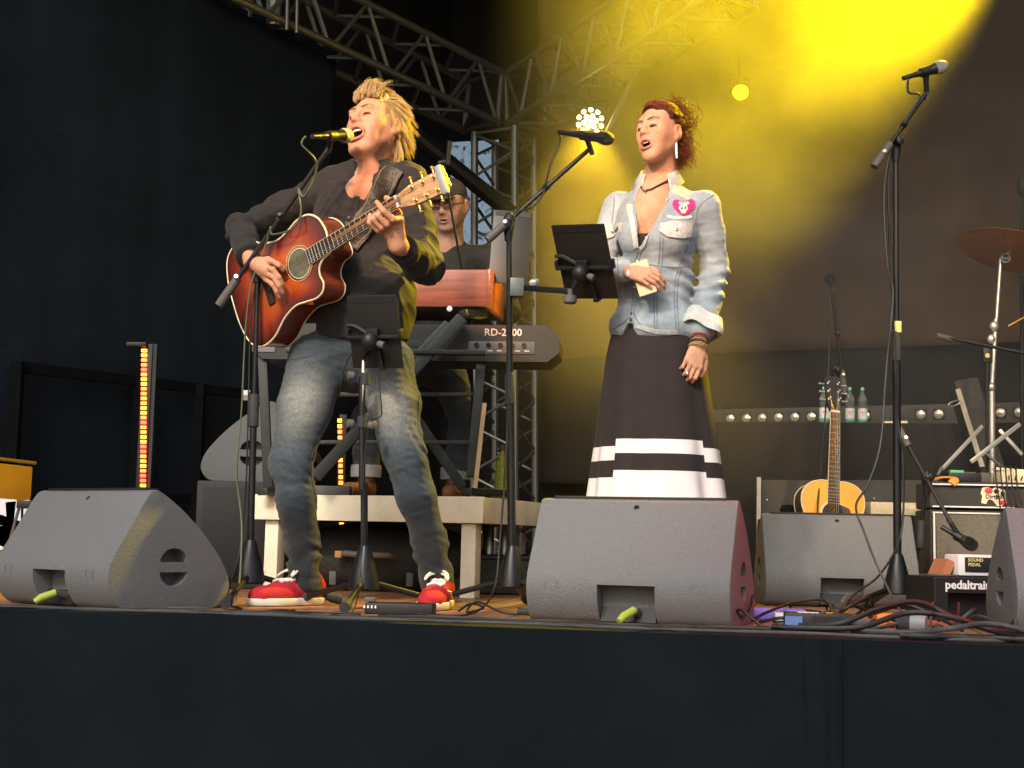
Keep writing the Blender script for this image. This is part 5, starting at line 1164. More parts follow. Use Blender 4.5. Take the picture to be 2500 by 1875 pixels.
def skin_col(h, base, lips, mouth, jaw, brow, makeup=False, hands=None, stubble=0.):
    base = np.array(base); lips = np.array(lips); mw, mh = mouth; mu = -.068-jaw*.45
    def fn(P):
        q = h.loc(P); s_, f_, u_ = q[:, 0], q[:, 1], q[:, 2]; n = len(P)
        rs = np.random.RandomState(3); c = np.repeat(base[None], n, 0)*(1+.10*np.sin(P[:, :1]*71+P[:, 1:2]*53)*np.sin(P[:, 2:]*64))
        hd = (np.abs(u_) < .16) & (np.abs(f_) < .16) & (np.abs(s_) < .12)
        g = lambda cs, cf, cu, r: np.exp(-(((np.abs(s_)-cs)**2+(f_-cf)**2+(u_-cu)**2)/r**2))*hd
        ch = (g(.045, .07, -.03, .026)+.8*g(0, .112, -.027, .016)+.6*g(.08, -.01, -.01, .03))[:, None]
        c = c*(1-.45*ch)+c*np.array([1.12, .72, .68])*(.45*ch)
        e = np.sqrt((s_/(mw*1.05))**2+((u_-mu)/(mh+.004))**2); lp = (np.exp(-((e-1.08)/.24)**2)*(f_ > .083)*hd)[:, None]; c = c*(1-.8*lp)+lips*(.8*lp)
        ins = ((e < .9) & (f_ < .094) & (f_ > .02) & hd)[:, None]; c = np.where(ins, np.array([.045, .008, .008]), c)
        bu = .027-.10*(np.abs(s_)-.03)**2*8; bl = (np.exp(-((u_-bu)/.0045)**2)*(np.abs(s_) > .012)*(np.abs(s_) < .056)*(f_ > .05)*hd)[:, None]*(.85 if makeup else .7); c = c*(1-bl)+np.array(brow)*bl
        lid = (np.exp(-((u_+.003+10*(np.abs(s_)-.032)**2)/(.0042 if makeup else .0034))**2)*(np.abs(np.abs(s_)-.032) < .016)*(f_ > .07)*hd)[:, None]*.95; c = c*(1-lid)+np.array([.05, .02, .015])*lid
        if makeup:
            sh = (np.exp(-((u_-.010)/.006)**2)*(np.abs(np.abs(s_)-.032) < .016)*(f_ > .075)*hd)[:, None]*.4; c = c*(1-sh)+np.array([.62, .42, .36])*sh
        if stubble: sb = (((u_ < -.045) & (f_ > .0) & (u_ > -.15)) & hd)[:, None]*stubble; c = c*(1-sb)+np.array([.30, .19, .15])*sb
        return np.clip(c, 0, 1)
    return fn
def hand_sdf(D, W, f, n, thumb, curl, k=1., spread=.09, thumb_pts=None):
    W = Vector(W); f = Vector(f).normalized(); n = Vector(n); n = (n-f*n.dot(f)).normalized(); s_ = f.cross(n).normalized()*thumb     # s_ points to the thumb side
    LN = [(.042, .026, .020), (.046, .029, .021), (.042, .027, .021), (.033, .021, .019)]
    D.ell(W+f*.045*k, (.036*k, .05*k, .014*k), [[s_[i], f[i], n[i]] for i in range(3)], .012)
    tips = []
    for i in range(4):
        lat = (.030-.020*i)*k; kn = W+f*((.092-.004*abs(i-1)-.004*(i == 3))*k)+s_*lat
        D.cap(W+f*.02*k+s_*lat*.5, kn, .012*k, .0108*k, .010)
        d = (f+s_*spread*(1.2-i)*.8).normalized(); p = kn; m_ = (n-d*n.dot(d)).normalized()
        for j in range(3):
            a = R(curl[i][j] if isinstance(curl[i], (tuple, list)) else curl[i]); d, m_ = d*math.cos(a)-m_*math.sin(a), m_*math.cos(a)+d*math.sin(a)
            q = p+d*LN[i][j]*k; r0 = (.0092-.0009*j)*k*(1 if i < 3 else .88); D.cap(p, q, r0, r0*.93, .003); p = q
        tips.append(p)
    T = thumb_pts or [W+f*.02*k+s_*.028*k-n*.004*k, W+f*.052*k+s_*.050*k-n*.014*k, W+f*.080*k+s_*.056*k-n*.020*k, W+f*.104*k+s_*.052*k-n*.024*k]
    D.cap(T[0], T[1], .0145*k, .0112*k, .012); D.cap(T[1], T[2], .0108*k, .0098*k, .004); D.cap(T[2], T[3], .0098*k, .0085*k, .003)
    return tips
def strands(roots, n, r, m, name, parent, seed=1, sides=3):      # roots: function(rng) -> list of points for one strand
    g = random.Random(seed); mb = MB()
    for _ in range(n):
        P = roots(g)
        if P is None: continue
        q = len(P); rr = r*g.uniform(.7, 1.3); mb.tube(P, [rr*(1-.75*(i/(q-1))**2) for i in range(q)], sides, caps=False)
    return mb.obj(name, m, parent, smooth=180, world=True)
from mathutils.geometry import delaunay_2d_cdt
def bvh_of(me):
    bm = bmesh.new(); bm.from_mesh(me); t = BVHTree.FromBMesh(bm); bm.free(); return t
def hit(b, px, py, default_y=5.0):
    d = (U(px, py, 5.0)-CAMP).normalized(); r = b.ray_cast(CAMP, d)
    if r[0] is None: return None
    n = r[1]; return r[0], (n if n.dot(d) < 0 else -n)
def patch(b, poly, off, thick, step=5, name='patch', y=5.0):      # a panel lying on a garment: outline in photo pixels, set on the cloth's own surface
    V = [Vector((p[0], p[1])) for p in poly]; n = len(V); E = [(i, (i+1) % n) for i in range(n)]
    ed = []
    for i in range(n):
        a, c = V[i], V[(i+1) % n]; k = max(1, int((c-a).length/step))
        for j in range(k): ed.append(a+(c-a)*(j/k))
    m = len(ed); E = [(i, (i+1) % m) for i in range(m)]; pts = ed[:]
    x0, x1 = min(v.x for v in V), max(v.x for v in V); y0, y1 = min(v.y for v in V), max(v.y for v in V)
    x = x0+step*.5
    while x < x1:
        yy = y0+step*.5
        while yy < y1: pts.append(Vector((x, yy))); yy += step
        x += step
    r = delaunay_2d_cdt(pts, E, [], 1, 1e-4); vs = []
    P = [hit(b, v.x, v.y, y) for v in r[0]]
    ok = [q is not None for q in P]; P = [q or (Vector((0, 0, 0)), Vector((0, 0, 1))) for q in P]
    top = [p+nn*(off+thick) for p, nn in P]; bot = [p-nn*.004 for p, nn in P]; N = len(top)
    lim = step*.004+.012
    fs = [tuple(f) for f in r[2] if all(ok[i] for i in f) and all((P[f[i]][0]-P[f[i-1]][0]).length < lim for i in range(len(f)))]; cnt = {}
    for f in fs:
        for i in range(len(f)): e = (f[i], f[(i+1) % len(f)]); cnt[tuple(sorted(e))] = cnt.get(tuple(sorted(e)), 0)+1
    side = []
    for f in fs:
        for i in range(len(f)):
            e = (f[i], f[(i+1) % len(f)])
            if cnt[tuple(sorted(e))] == 1: side.append((e[1], e[0], e[0]+N, e[1]+N))
    return MB().add(top+bot, fs+side)
def seam(b, line, r=.002, off=.001, per=8, y=5.0):
    P = spline([(p[0], p[1], 0) for p in line], per); 
    run = []; mb = MB()
    for q in P+[None]:
        h_ = hit(b, q.x, q.y, y) if q is not None else None; p = h_[0]+h_[1]*off if h_ else None
        if p is not None and (not run or (p-run[-1]).length < .05): run.append(p)
        else:
            if len(run) > 2: mb.tube(run, r, 5); run = []
            if p is not None: run = [p]
    return mb

def bounds(pts, m): a = np.array([list(p) for p in pts]); return a.min(0)-m, a.max(0)+m
def collar(c, front, rt, rb, top, drop, tip, gap, m, parent, lean=.03, back=0.):      # folded collar round the neck, open at the front with two points
    c = Vector(c); f = Vector(front).normalized(); s_ = Vector((0, 0, 1)).cross(f); n = 44; T = []; B = []; K = []
    for i in range(n+1):
        a = gap+(2*math.pi-2*gap)*i/n; d = f*math.cos(a)+s_*math.sin(a); e = min(i, n-i)/n; w = max(0, 1-e/.16)**1.5; fr = (1+math.cos(a))/2
        t = c+d*rt+Vector((0, 0, top-lean*fr+back*(1-fr))); b = c+d*(rb+.35*tip*w*.4)+Vector((0, 0, top-lean*fr+back*(1-fr)-drop-tip*w)); k = c+d*(rt+.006)+Vector((0, 0, top-lean*fr+back*(1-fr)+.006))
        T.append(t-Vector((0, 0, drop*.7))); K.append(k); B.append(b)
    vs = T+K+B; N = n+1; fs = [(i, i+1, N+i+1, N+i) for i in range(n)]+[(N+i, N+i+1, 2*N+i+1, 2*N+i) for i in range(n)]
    o = MB().add(vs, fs).obj('collar', m, parent, smooth=70); o.modifiers.new('thick', 'SOLIDIFY').thickness = .003; return o
def hair_mat(name, col, var=.35):
    m = mat(name, col, .5, var=var, vscale=110); N = m.node_tree.nodes; L = m.node_tree.links; b = N['Principled BSDF']; out = [n for n in N if n.type == 'OUTPUT_MATERIAL'][0]
    tl = N.new('ShaderNodeBsdfTranslucent'); tl.inputs[0].default_value = (*[min(1, q*1.3) for q in col], 1); mx = N.new('ShaderNodeMixShader'); mx.inputs[0].default_value = .35
    L.new(b.outputs[0], mx.inputs[1]); L.new(tl.outputs[0], mx.inputs[2]); L.new(mx.outputs[0], out.inputs['Surface']); return m

def face_lines(h, b, parent, m, rb, rl, male):      # brows and closed lashes set on the face
    def on(s_, u_, off=.0004):
        r = b.ray_cast(h.P(s_, .25, u_), -h.F); return (r[0]+h.F*off) if r[0] is not None else h.P(s_, .095, u_)
    w = 1. if male else .93
    for q in (-1, 1):
        P = [on(q*w*(.012+.044*t), .0245+.008*math.sin(t*2.2)-(.004*t if male else .0)) for t in [i/8 for i in range(9)]]
        MB().tube(P, [rb*(.5+1.0*math.sin(math.pi*min(1, t*1.1+.15))**1)*(1-.45*t) for t in [i/8 for i in range(9)]], 6, flat=.6).obj('eyebrow', m, parent, smooth=60, world=True)
        P = [on(q*w*(.018+.029*t), -.0005-.0065*math.sin(math.pi*t)*(1 if not male else .35)) for t in [i/8 for i in range(9)]]
        MB().tube(P, [rl*(.6+.8*math.sin(math.pi*t)) for t in [i/8 for i in range(9)]], 6).obj('eyelashes', bpy.data.materials.get('lash') or mat('lash', (.025, .012, .01), .7), parent, smooth=60, world=True)
# ================================================================ materials of people
MT['skin'] = mat('skin', (.6, .35, .25), .58, attr=True, var=.14, vscale=90, bump=.3, bscale=260, sss=.15, spec=.35)
MT['denim_dark'] = mat('denim_dark', (1, 1, 1), .9, attr=True, var=.32, vscale=110, bump=.45, bscale=500, sheen=.15)
MT['shirt_black'] = mat('shirt_black', (.013, .0105, .010), .8, var=.2, vscale=30, bump=.3, bscale=420, sheen=.08)
MT['shirt_trim'] = mat('shirt_trim', (.018, .016, .016), .85, var=.2, vscale=30)
MT['hair_blond'] = hair_mat('hair_blond', (.62, .47, .25), .25)
MT['teeth'] = mat('teeth', (.75, .7, .6), .3)
MT['leather'] = mat('leather', (.035, .026, .018), .5, var=.35, vscale=22, bump=.4, bscale=90)
MT['shoe_red'] = mat('shoe_red', (.40, .012, .026), .85, var=.15, vscale=40, bump=.3, bscale=300)
MT['shoe_white'] = mat('shoe_white', (.72, .68, .6), .7, var=.08)
def lerp(a, b, t): return Vector(a)+(Vector(b)-Vector(a))*t

# ---------------------------------------------------------------- the guitarist
man = thing('person', 'singing blond man in black shirt and faded jeans playing the sunburst guitar', 'person', tuple(FL(890, 5.05)), 0, None)
hipR, hipL = U(772, 885, 5.10), U(942, 885, 5.06); kneeR, kneeL = U(711, 1128, 4.98), U(986, 1105, 4.98); ankR, ankL = U(748, 1392, 5.06), U(1070, 1388, 5.09)
pel = U(868, 845, 5.11); belly = U(893, 735, 5.08); chest = U(888, 560, 5.13); neckb = U(908, 428, 5.13)
shR, shL = U(808, 462, 5.20), U(992, 452, 5.02)
elR = U(588, 558, 5.17); wrR = Gp1(-.175, .085, .045); elL = U(1036, 648, 4.95); wrL = Gp1(.395, -.115, -.045)
H = Head(U(916, 309, 5.06), (-.56, -.78, .22), R(5), 1.05)
JAW, MOUTH = .020, (.029, .0205)
allp = [ankR, ankL, elR, elL, wrR, wrL, H.P(0, 0, .2), neckb, FL(700, 4.85), Gp1(.5, 0, .05), Gp1(-.05, -.08, .05)]
lo, hi = bounds(allp, .12); lo[2] = -.02
D = Fld(lo, hi, .0034)
head_sdf(D, H, neckb+Vector((.006, .035, -.03)), .062, True, MOUTH, JAW)
D.cap(neckb, U(888, 472, 5.058), .072, .072, .05); D.cap(lerp(shR, shL, .2), lerp(shR, shL, .8), .055, .055, .05); D.ell(chest, (.15, .10, .19), None, .05); D.ell(belly, (.15, .11, .16), None, .05); D.ell(pel, (.14, .10, .11), None, .04)
for a, b, c in ((hipR, kneeR, ankR), (hipL, kneeL, ankL)): D.chain([a, b, c], [.075, .05, .036], .03)
D.chain([shR, elR, wrR], [.045, .036, .0265], .02); D.chain([shL, elL, wrL], [.045, .038, .027], .02)
D.cap(ankR-Vector((0, -.02, .03)), FL(700, 4.97, .035), .02, .016, .01); D.cap(ankL-Vector((0, -.02, .03)), FL(1064, 4.97, .035), .02, .016, .01)
# strumming hand: pinching a pick over the strings, other fingers fanned down
kf = [Gp1(-.105, .05, .052), Gp1(-.105, .028, .058), Gp1(-.112, .008, .058), Gp1(-.122, -.01, .052)]
D.cap(wrR, lerp(kf[1], kf[2], .4), .024, .022, .02)
for q in kf: D.cap(lerp(wrR, q, .4), q, .0155, .0125, .012)
for ch in ([kf[0], Gp1(-.068, .035, .062), Gp1(-.052, .012, .05), Gp1(-.056, -.002, .035)], [kf[1], Gp1(-.070, .004, .068), Gp1(-.062, -.030, .058), Gp1(-.068, -.052, .042)], [kf[2], Gp1(-.078, -.022, .066), Gp1(-.074, -.056, .056), Gp1(-.082, -.078, .040)], [kf[3], Gp1(-.098, -.040, .058), Gp1(-.098, -.066, .048), Gp1(-.106, -.084, .036)]): D.chain(ch, [.0112, .0102, .0096, .0082], .004)
D.chain([lerp(wrR, kf[0], .35), Gp1(-.105, .058, .038), Gp1(-.078, .030, .030), Gp1(-.056, .006, .028)], [.016, .0135, .0115, .009], .008)
# fretting hand: palm under the neck, four fingers wrapped over the fretboard, thumb behind
xs = [.452, .427, .402, .380]
kn = [Gp1(x_+.004, -.052, -.014+.003*i) for i, x_ in enumerate(xs)]
for i, q in enumerate(kn): D.cap(wrL, q, .024, .0135, .014)
D.cap(wrL, lerp(kn[1], kn[2], .5), .028, .022, .015)
for i, x_ in enumerate(xs):
    l_ = (.0, .004, .002, -.006)[i]
    pts = [kn[i], Gp1(x_+.002, -.060-l_*.3, .026+l_), Gp1(x_-.004, -.030, .049+l_), Gp1(x_-.008, -.006+.008*(i % 2), .024)]
    if i == 0: pts = [kn[0], Gp1(x_+.004, -.056, .024), Gp1(x_-.004, -.024, .05), Gp1(x_-.020, .016, .05)]
    D.chain(pts, [.0125, .0115, .0108, .0085], .004)
D.chain([lerp(wrL, kn[0], .45), Gp1(.440, -.02, -.034), Gp1(.436, .018, -.028), Gp1(.432, .040, -.010)], [.018, .014, .0125, .010], .01)
me = D.mesh('body', 1); col_attr(me, skin_col(H, (.56, .27, .165), (.52, .17, .13), MOUTH, JAW, (.34, .21, .10), stubble=.18))
mesh_obj('body', me, M('skin'), man, True)
face_lines(H, bvh_of(me), man, mat('brow_blond', (.20, .12, .055), .7), .0032, .0012, True)
tb = MB(); mu_ = -.068-JAW*.45
tb.tube([H.P(s_, .089-6*s_*s_, mu_+MOUTH[1]*.74-2.0*s_*s_) for s_ in np.linspace(-.019, .019, 9)], .0042, 6); tb.obj('teeth', M('teeth'), man, world=True)
rg = MB(); c_ = lerp(Gp1(xs[2]-.004, -.030, .049), Gp1(xs[2]+.002, -.060, .028), .5)
# hair: cap and strands combed up and back, long at the neck
D = Fld(*[np.array(q)-(.16 if i == 0 else -.16) for i, q in enumerate((H.c, H.c))], .004)
D.ell(H.P(0, -.024, .036), (.083, .100, .092), H.A, .01); D.ell(H.P(0, -.062, -.03), (.068, .052, .082), H.A, .03); D.ell(H.P(0, .0, .104), (.056, .060, .022), H.A, .03)
D.ell(H.P(0, .110, -.055), (.088, .080, .115), H.A, .012, '-'); D.ell(H.P(0, .05, -.12), (.09, .09, .07), H.A, .02, '-')
for q in (-1, 1): D.ell(H.P(q*.088, -.012, -.018), (.022, .028, .038), H.A, .006, '-')
D.wrinkle(waves(5, 75, .006, 5, H.F, 1.3))
hairo = mesh_obj('hair', D.mesh('hair', 1), M('hair_blond'), man, True)
# strands grow in clumps: each follows the nearest of a few guide locks
def clumped(guides, n, spread, r, name, seed, jit=.0022, conv=.6):
    gs = [q for q in guides if q]
    def one(g):
        G = g.choice(gs); o = Vector((g.gauss(0, 1), g.gauss(0, 1), g.gauss(0, 1))); o = o*(spread/max(o.length, .5))*g.uniform(.2, 1); k = len(G); cut = g.randint(k-2, k); w = g.uniform(-1, 1)
        return [G[i]+o*(1-conv*i/(k-1))+Vector((g.gauss(0, jit), g.gauss(0, jit), g.gauss(0, jit)))*(i/(k-1)) for i in range(cut)]
    return strands(one, n, r, M('hair_blond'), name, hairo, seed)
def man_guide(g):
    th = g.uniform(0, 2*math.pi); u_ = g.uniform(-.6, 1); rr = math.sqrt(max(0, 1-u_*u_))
    s_, f_, v_ = .080*rr*math.sin(th), -.022+.098*rr*math.cos(th), .034+.092*u_
    if f_ > .062-.3*abs(s_) and v_ < .070: return None
    if f_ > .030 and v_ < .03: return None
    if f_ > .0 and v_ < -.025: return None
    if abs(s_) > .055 and abs(f_+.005) < .028 and v_ < .012: return None
    nrm = Vector((s_/.08, (f_+.022)/.098, (v_-.034)/.092)).normalized(); top = max(0, min(1, (v_-.05)/.05)); fr_ = max(0, min(1, (f_+.02)/.09))
    d = nrm*(.18+.40*top)+Vector((g.gauss(0, .16), -.70-.1*top, .60*top*fr_-.62*(1-top)+g.gauss(0, .12))); d.normalize()
    L = (.056+.034*top*fr_+.022*(1-top))*g.uniform(.8, 1.15); p = Vector((s_, f_, v_)); out = [H.P(*p)]; cv = g.gauss(0, .10)
    for k in range(6):
        p = p+d*(L/6); d = (d+Vector((cv, -.08-.14*top, -.07-.10*k*(.5+.5*top)))).normalized(); out.append(H.P(*p))
    return out
def fringe_guide(g):
    s_ = g.uniform(-.052, .052); p = Vector((s_, .078-5*s_*s_+g.uniform(-.02, .004), .078-4*s_*s_+g.uniform(0, .02))); d = Vector((g.gauss(.05, .25), .0+g.gauss(0, .2), 1)).normalized(); out = [H.P(*p)]; L = g.uniform(.052, .082)
    for k in range(6): p = p+d*(L/6); d = (d+Vector((g.gauss(0, .06), -.17-.05*k, -.03*k))).normalized(); out.append(H.P(*p))
    return out
def nape_guide(g):
    a = g.uniform(-.078, .078); p = Vector((a, -.082+abs(a)*.5, -.02+g.gauss(0, .03))); out = [H.P(*p)]; d = Vector((g.gauss(0, .15), -.40, -.75)).normalized(); l_ = g.uniform(.012, .019)
    for k in range(6): p = p+d*l_; d = (d+Vector((g.gauss(0, .10), .10-.05*k, -.22))).normalized(); out.append(H.P(*p))
    return out
def temple_guide(g):
    q = g.choice((-1, 1)); p = Vector((q*g.uniform(.062, .074), g.uniform(.012, .056), g.uniform(.0, .066))); p.x = q*.078*math.sqrt(max(.2, 1-((p.y+.022)/.11)**2-((p.z-.034)/.12)**2))+q*.004; out = [H.P(*p)]; d = Vector((q*.12, -.75, -.55+g.gauss(0, .2))).normalized(); l_ = g.uniform(.008, .013)
    for k in range(6): p = p+d*l_; d = (d+Vector((q*(.10 if k < 2 else -.05), -.02, -.10))).normalized(); out.append(H.P(*p))
    return out
gq = random.Random(12)
clumped([temple_guide(gq) for _ in range(70)], 1500, .007, .0008, 'temple_strands', 7, .003)
clumped([man_guide(gq) for _ in range(420)], 9500, .010, .0008, 'hair_strands', 4, .004)
clumped([fringe_guide(gq) for _ in range(90)], 3200, .009, .0008, 'fringe_strands', 5, .005)
clumped([nape_guide(gq) for _ in range(70)], 2400, .010, .0008, 'neck_strands', 6, .004)
# shirt
lo, hi = bounds([shR, shL, elR, elL, wrR, wrL, pel, neckb], .2)
D = Fld(lo, hi, .0047)
D.ell(chest+Vector((0, 0, .02)), (.195, .140, .22), None, .06); D.ell(belly, (.195, .165, .19), None, .08); D.ell(U(886, 815, 5.10), (.175, .135, .10), None, .05)
D.cap(shR, shL, .078, .078, .06); D.cap(neckb, neckb-Vector((0, 0, .08)), .080, .10, .06); D.cap(lerp(neckb, shR, .25), shR, .07, .072, .05); D.cap(lerp(neckb, shL, .25), shL, .07, .072, .05)
cuR, cuL = lerp(elR, wrR, .80), lerp(elL, wrL, .78)
D.chain([shR, lerp(shR, elR, .5), elR, lerp(elR, cuR, .5), cuR], [.078, .067, .058, .052, .043], .03)
D.chain([shL, lerp(shL, elL, .5), elL, lerp(elL, cuL, .5), cuL], [.082, .075, .072, .062, .046], .03)
D.cut_plane(U(890, 838, 5.1), (0.03, 0, -1))
D.wrinkle(waves(11, 26, .011, 6, None, 1.8)); D.wrinkle(waves(17, 62, .0042, 6, (.2, .2, .9), 1.5))
for e_, a_q, b_q in ((elR, shR, wrR), (elL, shL, wrL)):
    ax_q = np.array((Vector(b_q)-Vector(a_q)).normalized()); e_a = np.array(e_)
    D.wrinkle(lambda P, e_a=e_a, x=ax_q: .009*np.sin((P @ x)*95+np.sin(P[:, 2]*40)*1.2)*np.exp(-(((P-e_a)**2).sum(1)/.10**2)))
D.cut_plane(U(890, 838, 5.1), (0.03, 0, -1)); D.cap(neckb+Vector((-.005, -.03, .03)), U(878, 462, 4.95), .056, .010, .008, '-'); D.cap(neckb-Vector((0, 0, .02)), H.P(0, -.03, -.06), .064, .06, .008, '-')
shirt_me = D.mesh('shirt', 1); shirt = mesh_obj('shirt', shirt_me, M('shirt_black'), man, True); SB = bvh_of(shirt_me)
for nm, pl_ in () and (('collar', [(848, 398), (858, 402), (874, 452), (868, 462), (846, 440), (840, 412)]), ('collar', [(880, 462), (888, 444), (918, 428), (958, 410), (966, 422), (930, 440), (908, 462), (893, 478)])):
    patch(SB, pl_, .004, .006, 4, y=5.03).obj(nm, M('shirt_trim'), shirt, smooth=60)
patch(SB, [(868, 462), (882, 466), (862, 560), (850, 640), (836, 640), (848, 556)], .002, .003, 5).obj('button_placket', M('shirt_trim'), shirt, smooth=60)
for px, py in ((869, 482), (854, 532), (848, 545)):
    p, nn_q = hit(SB, px, py); MB().lathe([(.0055, 0), (.0055, .003), (.004, .004)], 12, p+nn_q*.006, nn_q).obj('button', M('grip_grey'), shirt)
for cu_, el_ in ((cuR, elR), (cuL, elL)):
    d = (cu_-el_).normalized(); MB().tube([cu_-d*.035, cu_-d*.02, cu_+d*.012, cu_+d*.016], [.050, .053, .051, .044], 20).obj('cuff', M('shirt_black'), shirt, smooth=60)
collar(neckb+Vector((-.004, -.008, 0)), (-.36, -.93, 0), .068, .088, .055, .042, .035, .38, M('shirt_trim'), shirt, .05, .01)
# strap over the shoulder belongs to the guitar
stp = patch(SB, [(838, 597), (857, 548), (895, 483), (927, 427), (946, 406), (985, 424), (948, 501), (911, 557), (874, 618)], .008, .006, 6)
stp.obj('strap', M('leather'), GT1[0], smooth=60, world=True)
for ln in ([(845, 596), (861, 552), (899, 487), (931, 431), (948, 412)], [(868, 612), (906, 554), (943, 498), (978, 428)]): seam(SB, ln, .0013, .0152).obj('strap_stitching', mat('thread', (.3, .25, .16), .7), GT1[0], world=True)
# jeans
lo, hi = bounds([hipR, hipL, kneeR, kneeL, ankR, ankL], .2); hi[2] = U(880, 790, 5.1).z
D = Fld(lo, hi, .0052)
D.ell(U(872, 850, 5.11), (.165, .125, .12), None, .05); D.ell(U(868, 905, 5.15), (.15, .12, .09), None, .05)
cufR, cufL = lerp(kneeR, ankR, 1.0), lerp(kneeL, ankL, 1.0)
D.chain([hipR, lerp(hipR, kneeR, .45), kneeR, lerp(kneeR, ankR, .35), lerp(kneeR, ankR, .75), ankR-Vector((0, .02, .055))], [.112, .099, .076, .070, .060, .062], .035)
D.chain([hipL, lerp(hipL, kneeL, .45), kneeL, lerp(kneeL, ankL, .35), lerp(kneeL, ankL, .75), ankL-Vector((0, .02, .055))], [.105, .094, .077, .070, .062, .064], .035)
D.cut_plane((0, 0, U(748, 1400, 5.06).z-.062), (0, 0, -1)); D.cut_plane((0, 0, U(880, 808, 5.1).z), (0, 0, 1))
D.wrinkle(waves(23, 24, .0075, 6, (.1, .1, .5), 1.8)); D.wrinkle(waves(29, 75, .0026, 6, (.0, .2, 1), 1.4))
for kn_, w_ in ((kneeR, .006), (kneeL, .006), (lerp(kneeR, ankR, .93), .010), (lerp(kneeL, ankL, .93), .010), (hipR, .006), (hipL, .006)):
    ka = np.array(kn_); D.wrinkle(lambda P, ka=ka, w_=w_: w_*np.sin(P[:, 2]*(70+30*np.sin(P[:, 0]*9+ka[0]*7))+np.sin(P[:, 0]*38+P[:, 2]*31)*2.2+P[:, 0]*32*np.sign(ka[0]+.55))*np.exp(-(((P-ka)**2).sum(1)/.085**2)))
jm = D.mesh('jeans', 1)
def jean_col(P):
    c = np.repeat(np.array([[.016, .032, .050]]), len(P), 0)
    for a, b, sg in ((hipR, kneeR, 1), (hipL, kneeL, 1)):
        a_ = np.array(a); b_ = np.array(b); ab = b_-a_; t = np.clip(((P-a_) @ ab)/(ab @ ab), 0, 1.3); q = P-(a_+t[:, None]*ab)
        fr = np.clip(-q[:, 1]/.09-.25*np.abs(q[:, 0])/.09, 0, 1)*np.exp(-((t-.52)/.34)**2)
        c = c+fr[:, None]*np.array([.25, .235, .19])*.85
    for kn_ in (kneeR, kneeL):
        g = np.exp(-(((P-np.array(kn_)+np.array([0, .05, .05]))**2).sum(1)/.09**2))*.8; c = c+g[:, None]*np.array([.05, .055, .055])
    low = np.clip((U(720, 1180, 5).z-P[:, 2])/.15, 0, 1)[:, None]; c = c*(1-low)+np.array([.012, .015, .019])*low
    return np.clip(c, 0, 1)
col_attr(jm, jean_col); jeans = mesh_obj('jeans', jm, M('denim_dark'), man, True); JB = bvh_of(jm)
MT['stitch'] = mat('stitch', (.05, .055, .06), .8)
for ln in ([(836, 900), (822, 985), (775, 1080), (758, 1140), (772, 1230), (782, 1330)], [(1024, 930), (1022, 1040), (1040, 1110), (1070, 1200), (1100, 1330)], [(868, 850), (846, 880), (834, 930)], [(700, 880), (760, 870)]): seam(JB, ln, .0022, .0005).obj('seam', M('stitch'), jeans)
# shoes
def shoe(label, heel, toe, side):
    heel = Vector(heel); toe = Vector(toe); d = (toe-heel).normalized(); L = (toe-heel).length; s_ = Vector((d.y, -d.x, 0)); A = [[s_[i], d[i], (0, 0, 1)[i]] for i in range(3)]
    P = lambda a, b, c: heel+s_*a+d*b*L+Vector((0, 0, c)); lo, hi = bounds([P(0, -.1, 0), P(0, 1.1, .16)], .09); D = Fld(lo, hi, .004)
    D.ell(P(0, .14, .06), (.038, .05, .055), A, .01); D.ell(P(0, .72, .035), (.050, .095, .038), A, .03); D.cap(P(0, .16, .06), P(0, .62, .045), .040, .042, .03); D.cap(P(0, .22, .105), P(0, .30, .085), .036, .038, .03); D.ell(P(0, .93, .03), (.036, .035, .026), A, .03)
    D.cap(P(0, .16, .16), P(0, .2, .11), .033, .030, .008, '-'); D.cut_plane((0, 0, .021), (0, 0, -1)); D.wrinkle(waves(3, 60, .002, 4))
    up = D.mesh('shoe', 1); so = mesh_obj('shoe', up, M('shoe_red'), man, True); so['label'] = label; b = bvh_of(up)
    D = Fld(lo, hi, .004); D.ell(P(0, .74, .018), (.053, .105, .05), A, .02); D.cap(P(0, .12, .018), P(0, .75, .018), .043, .05, .03); D.cut_plane((0, 0, .027), (0, 0, 1)); D.cut_plane((0, 0, .001), (0, 0, -1))
    mesh_obj('sole', D.mesh('sole', 1), M('shoe_white'), so)
    def on(a, b_): 
        r = b.ray_cast(P(a, b_, .3), Vector((0, 0, -1))); return (r[0] if r[0] else P(a, b_, .08))+Vector((0, 0, .004))
    for k in range(5):
        t = .36+.07*k; MB().tube([on(-.026, t), on(-.012, t+.012), on(.012, t+.03), on(.026, t+.04)], .0042, 6).obj('lace', M('shoe_white'), so); MB().tube([on(.026, t), on(.012, t+.012), on(-.012, t+.03), on(-.026, t+.04)], .0042, 6).obj('lace', M('shoe_white'), so)
    q = on(0, .36)
    for sg in (-1, 1): MB().tube(spline([q, q+s_*(.016*sg)+d*.012+Vector((0, 0, .008)), q+s_*(.036*sg)+d*.034-Vector((0, 0, .004)), q+s_*(.040*sg)+d*.060-Vector((0, 0, .020)), q+s_*(.026*sg)+d*.040-Vector((0, 0, .004)), q], 4), .0042, 6).obj('lace_bow', M('shoe_white'), so)
    MB().tube([on(.03, .62), P(.05*side, .5, .06), P(.047*side, .38, .035)], .006, 6, flat=.5).obj('side_stripe', M('shoe_white'), so)
    MB().ball(P(0, .985, .034), (.03, .014, .018), 12, Matrix(A)).obj('toe_guard', M('grip_grey'), so)
shoe('red running shoe with white laces pointing toward the left wedge monitor', FL(783, 5.10), FL(622, 4.90), 1)
shoe('red running shoe with white laces pointing out of the stage', FL(1084, 5.14), FL(1046, 4.84), -1)
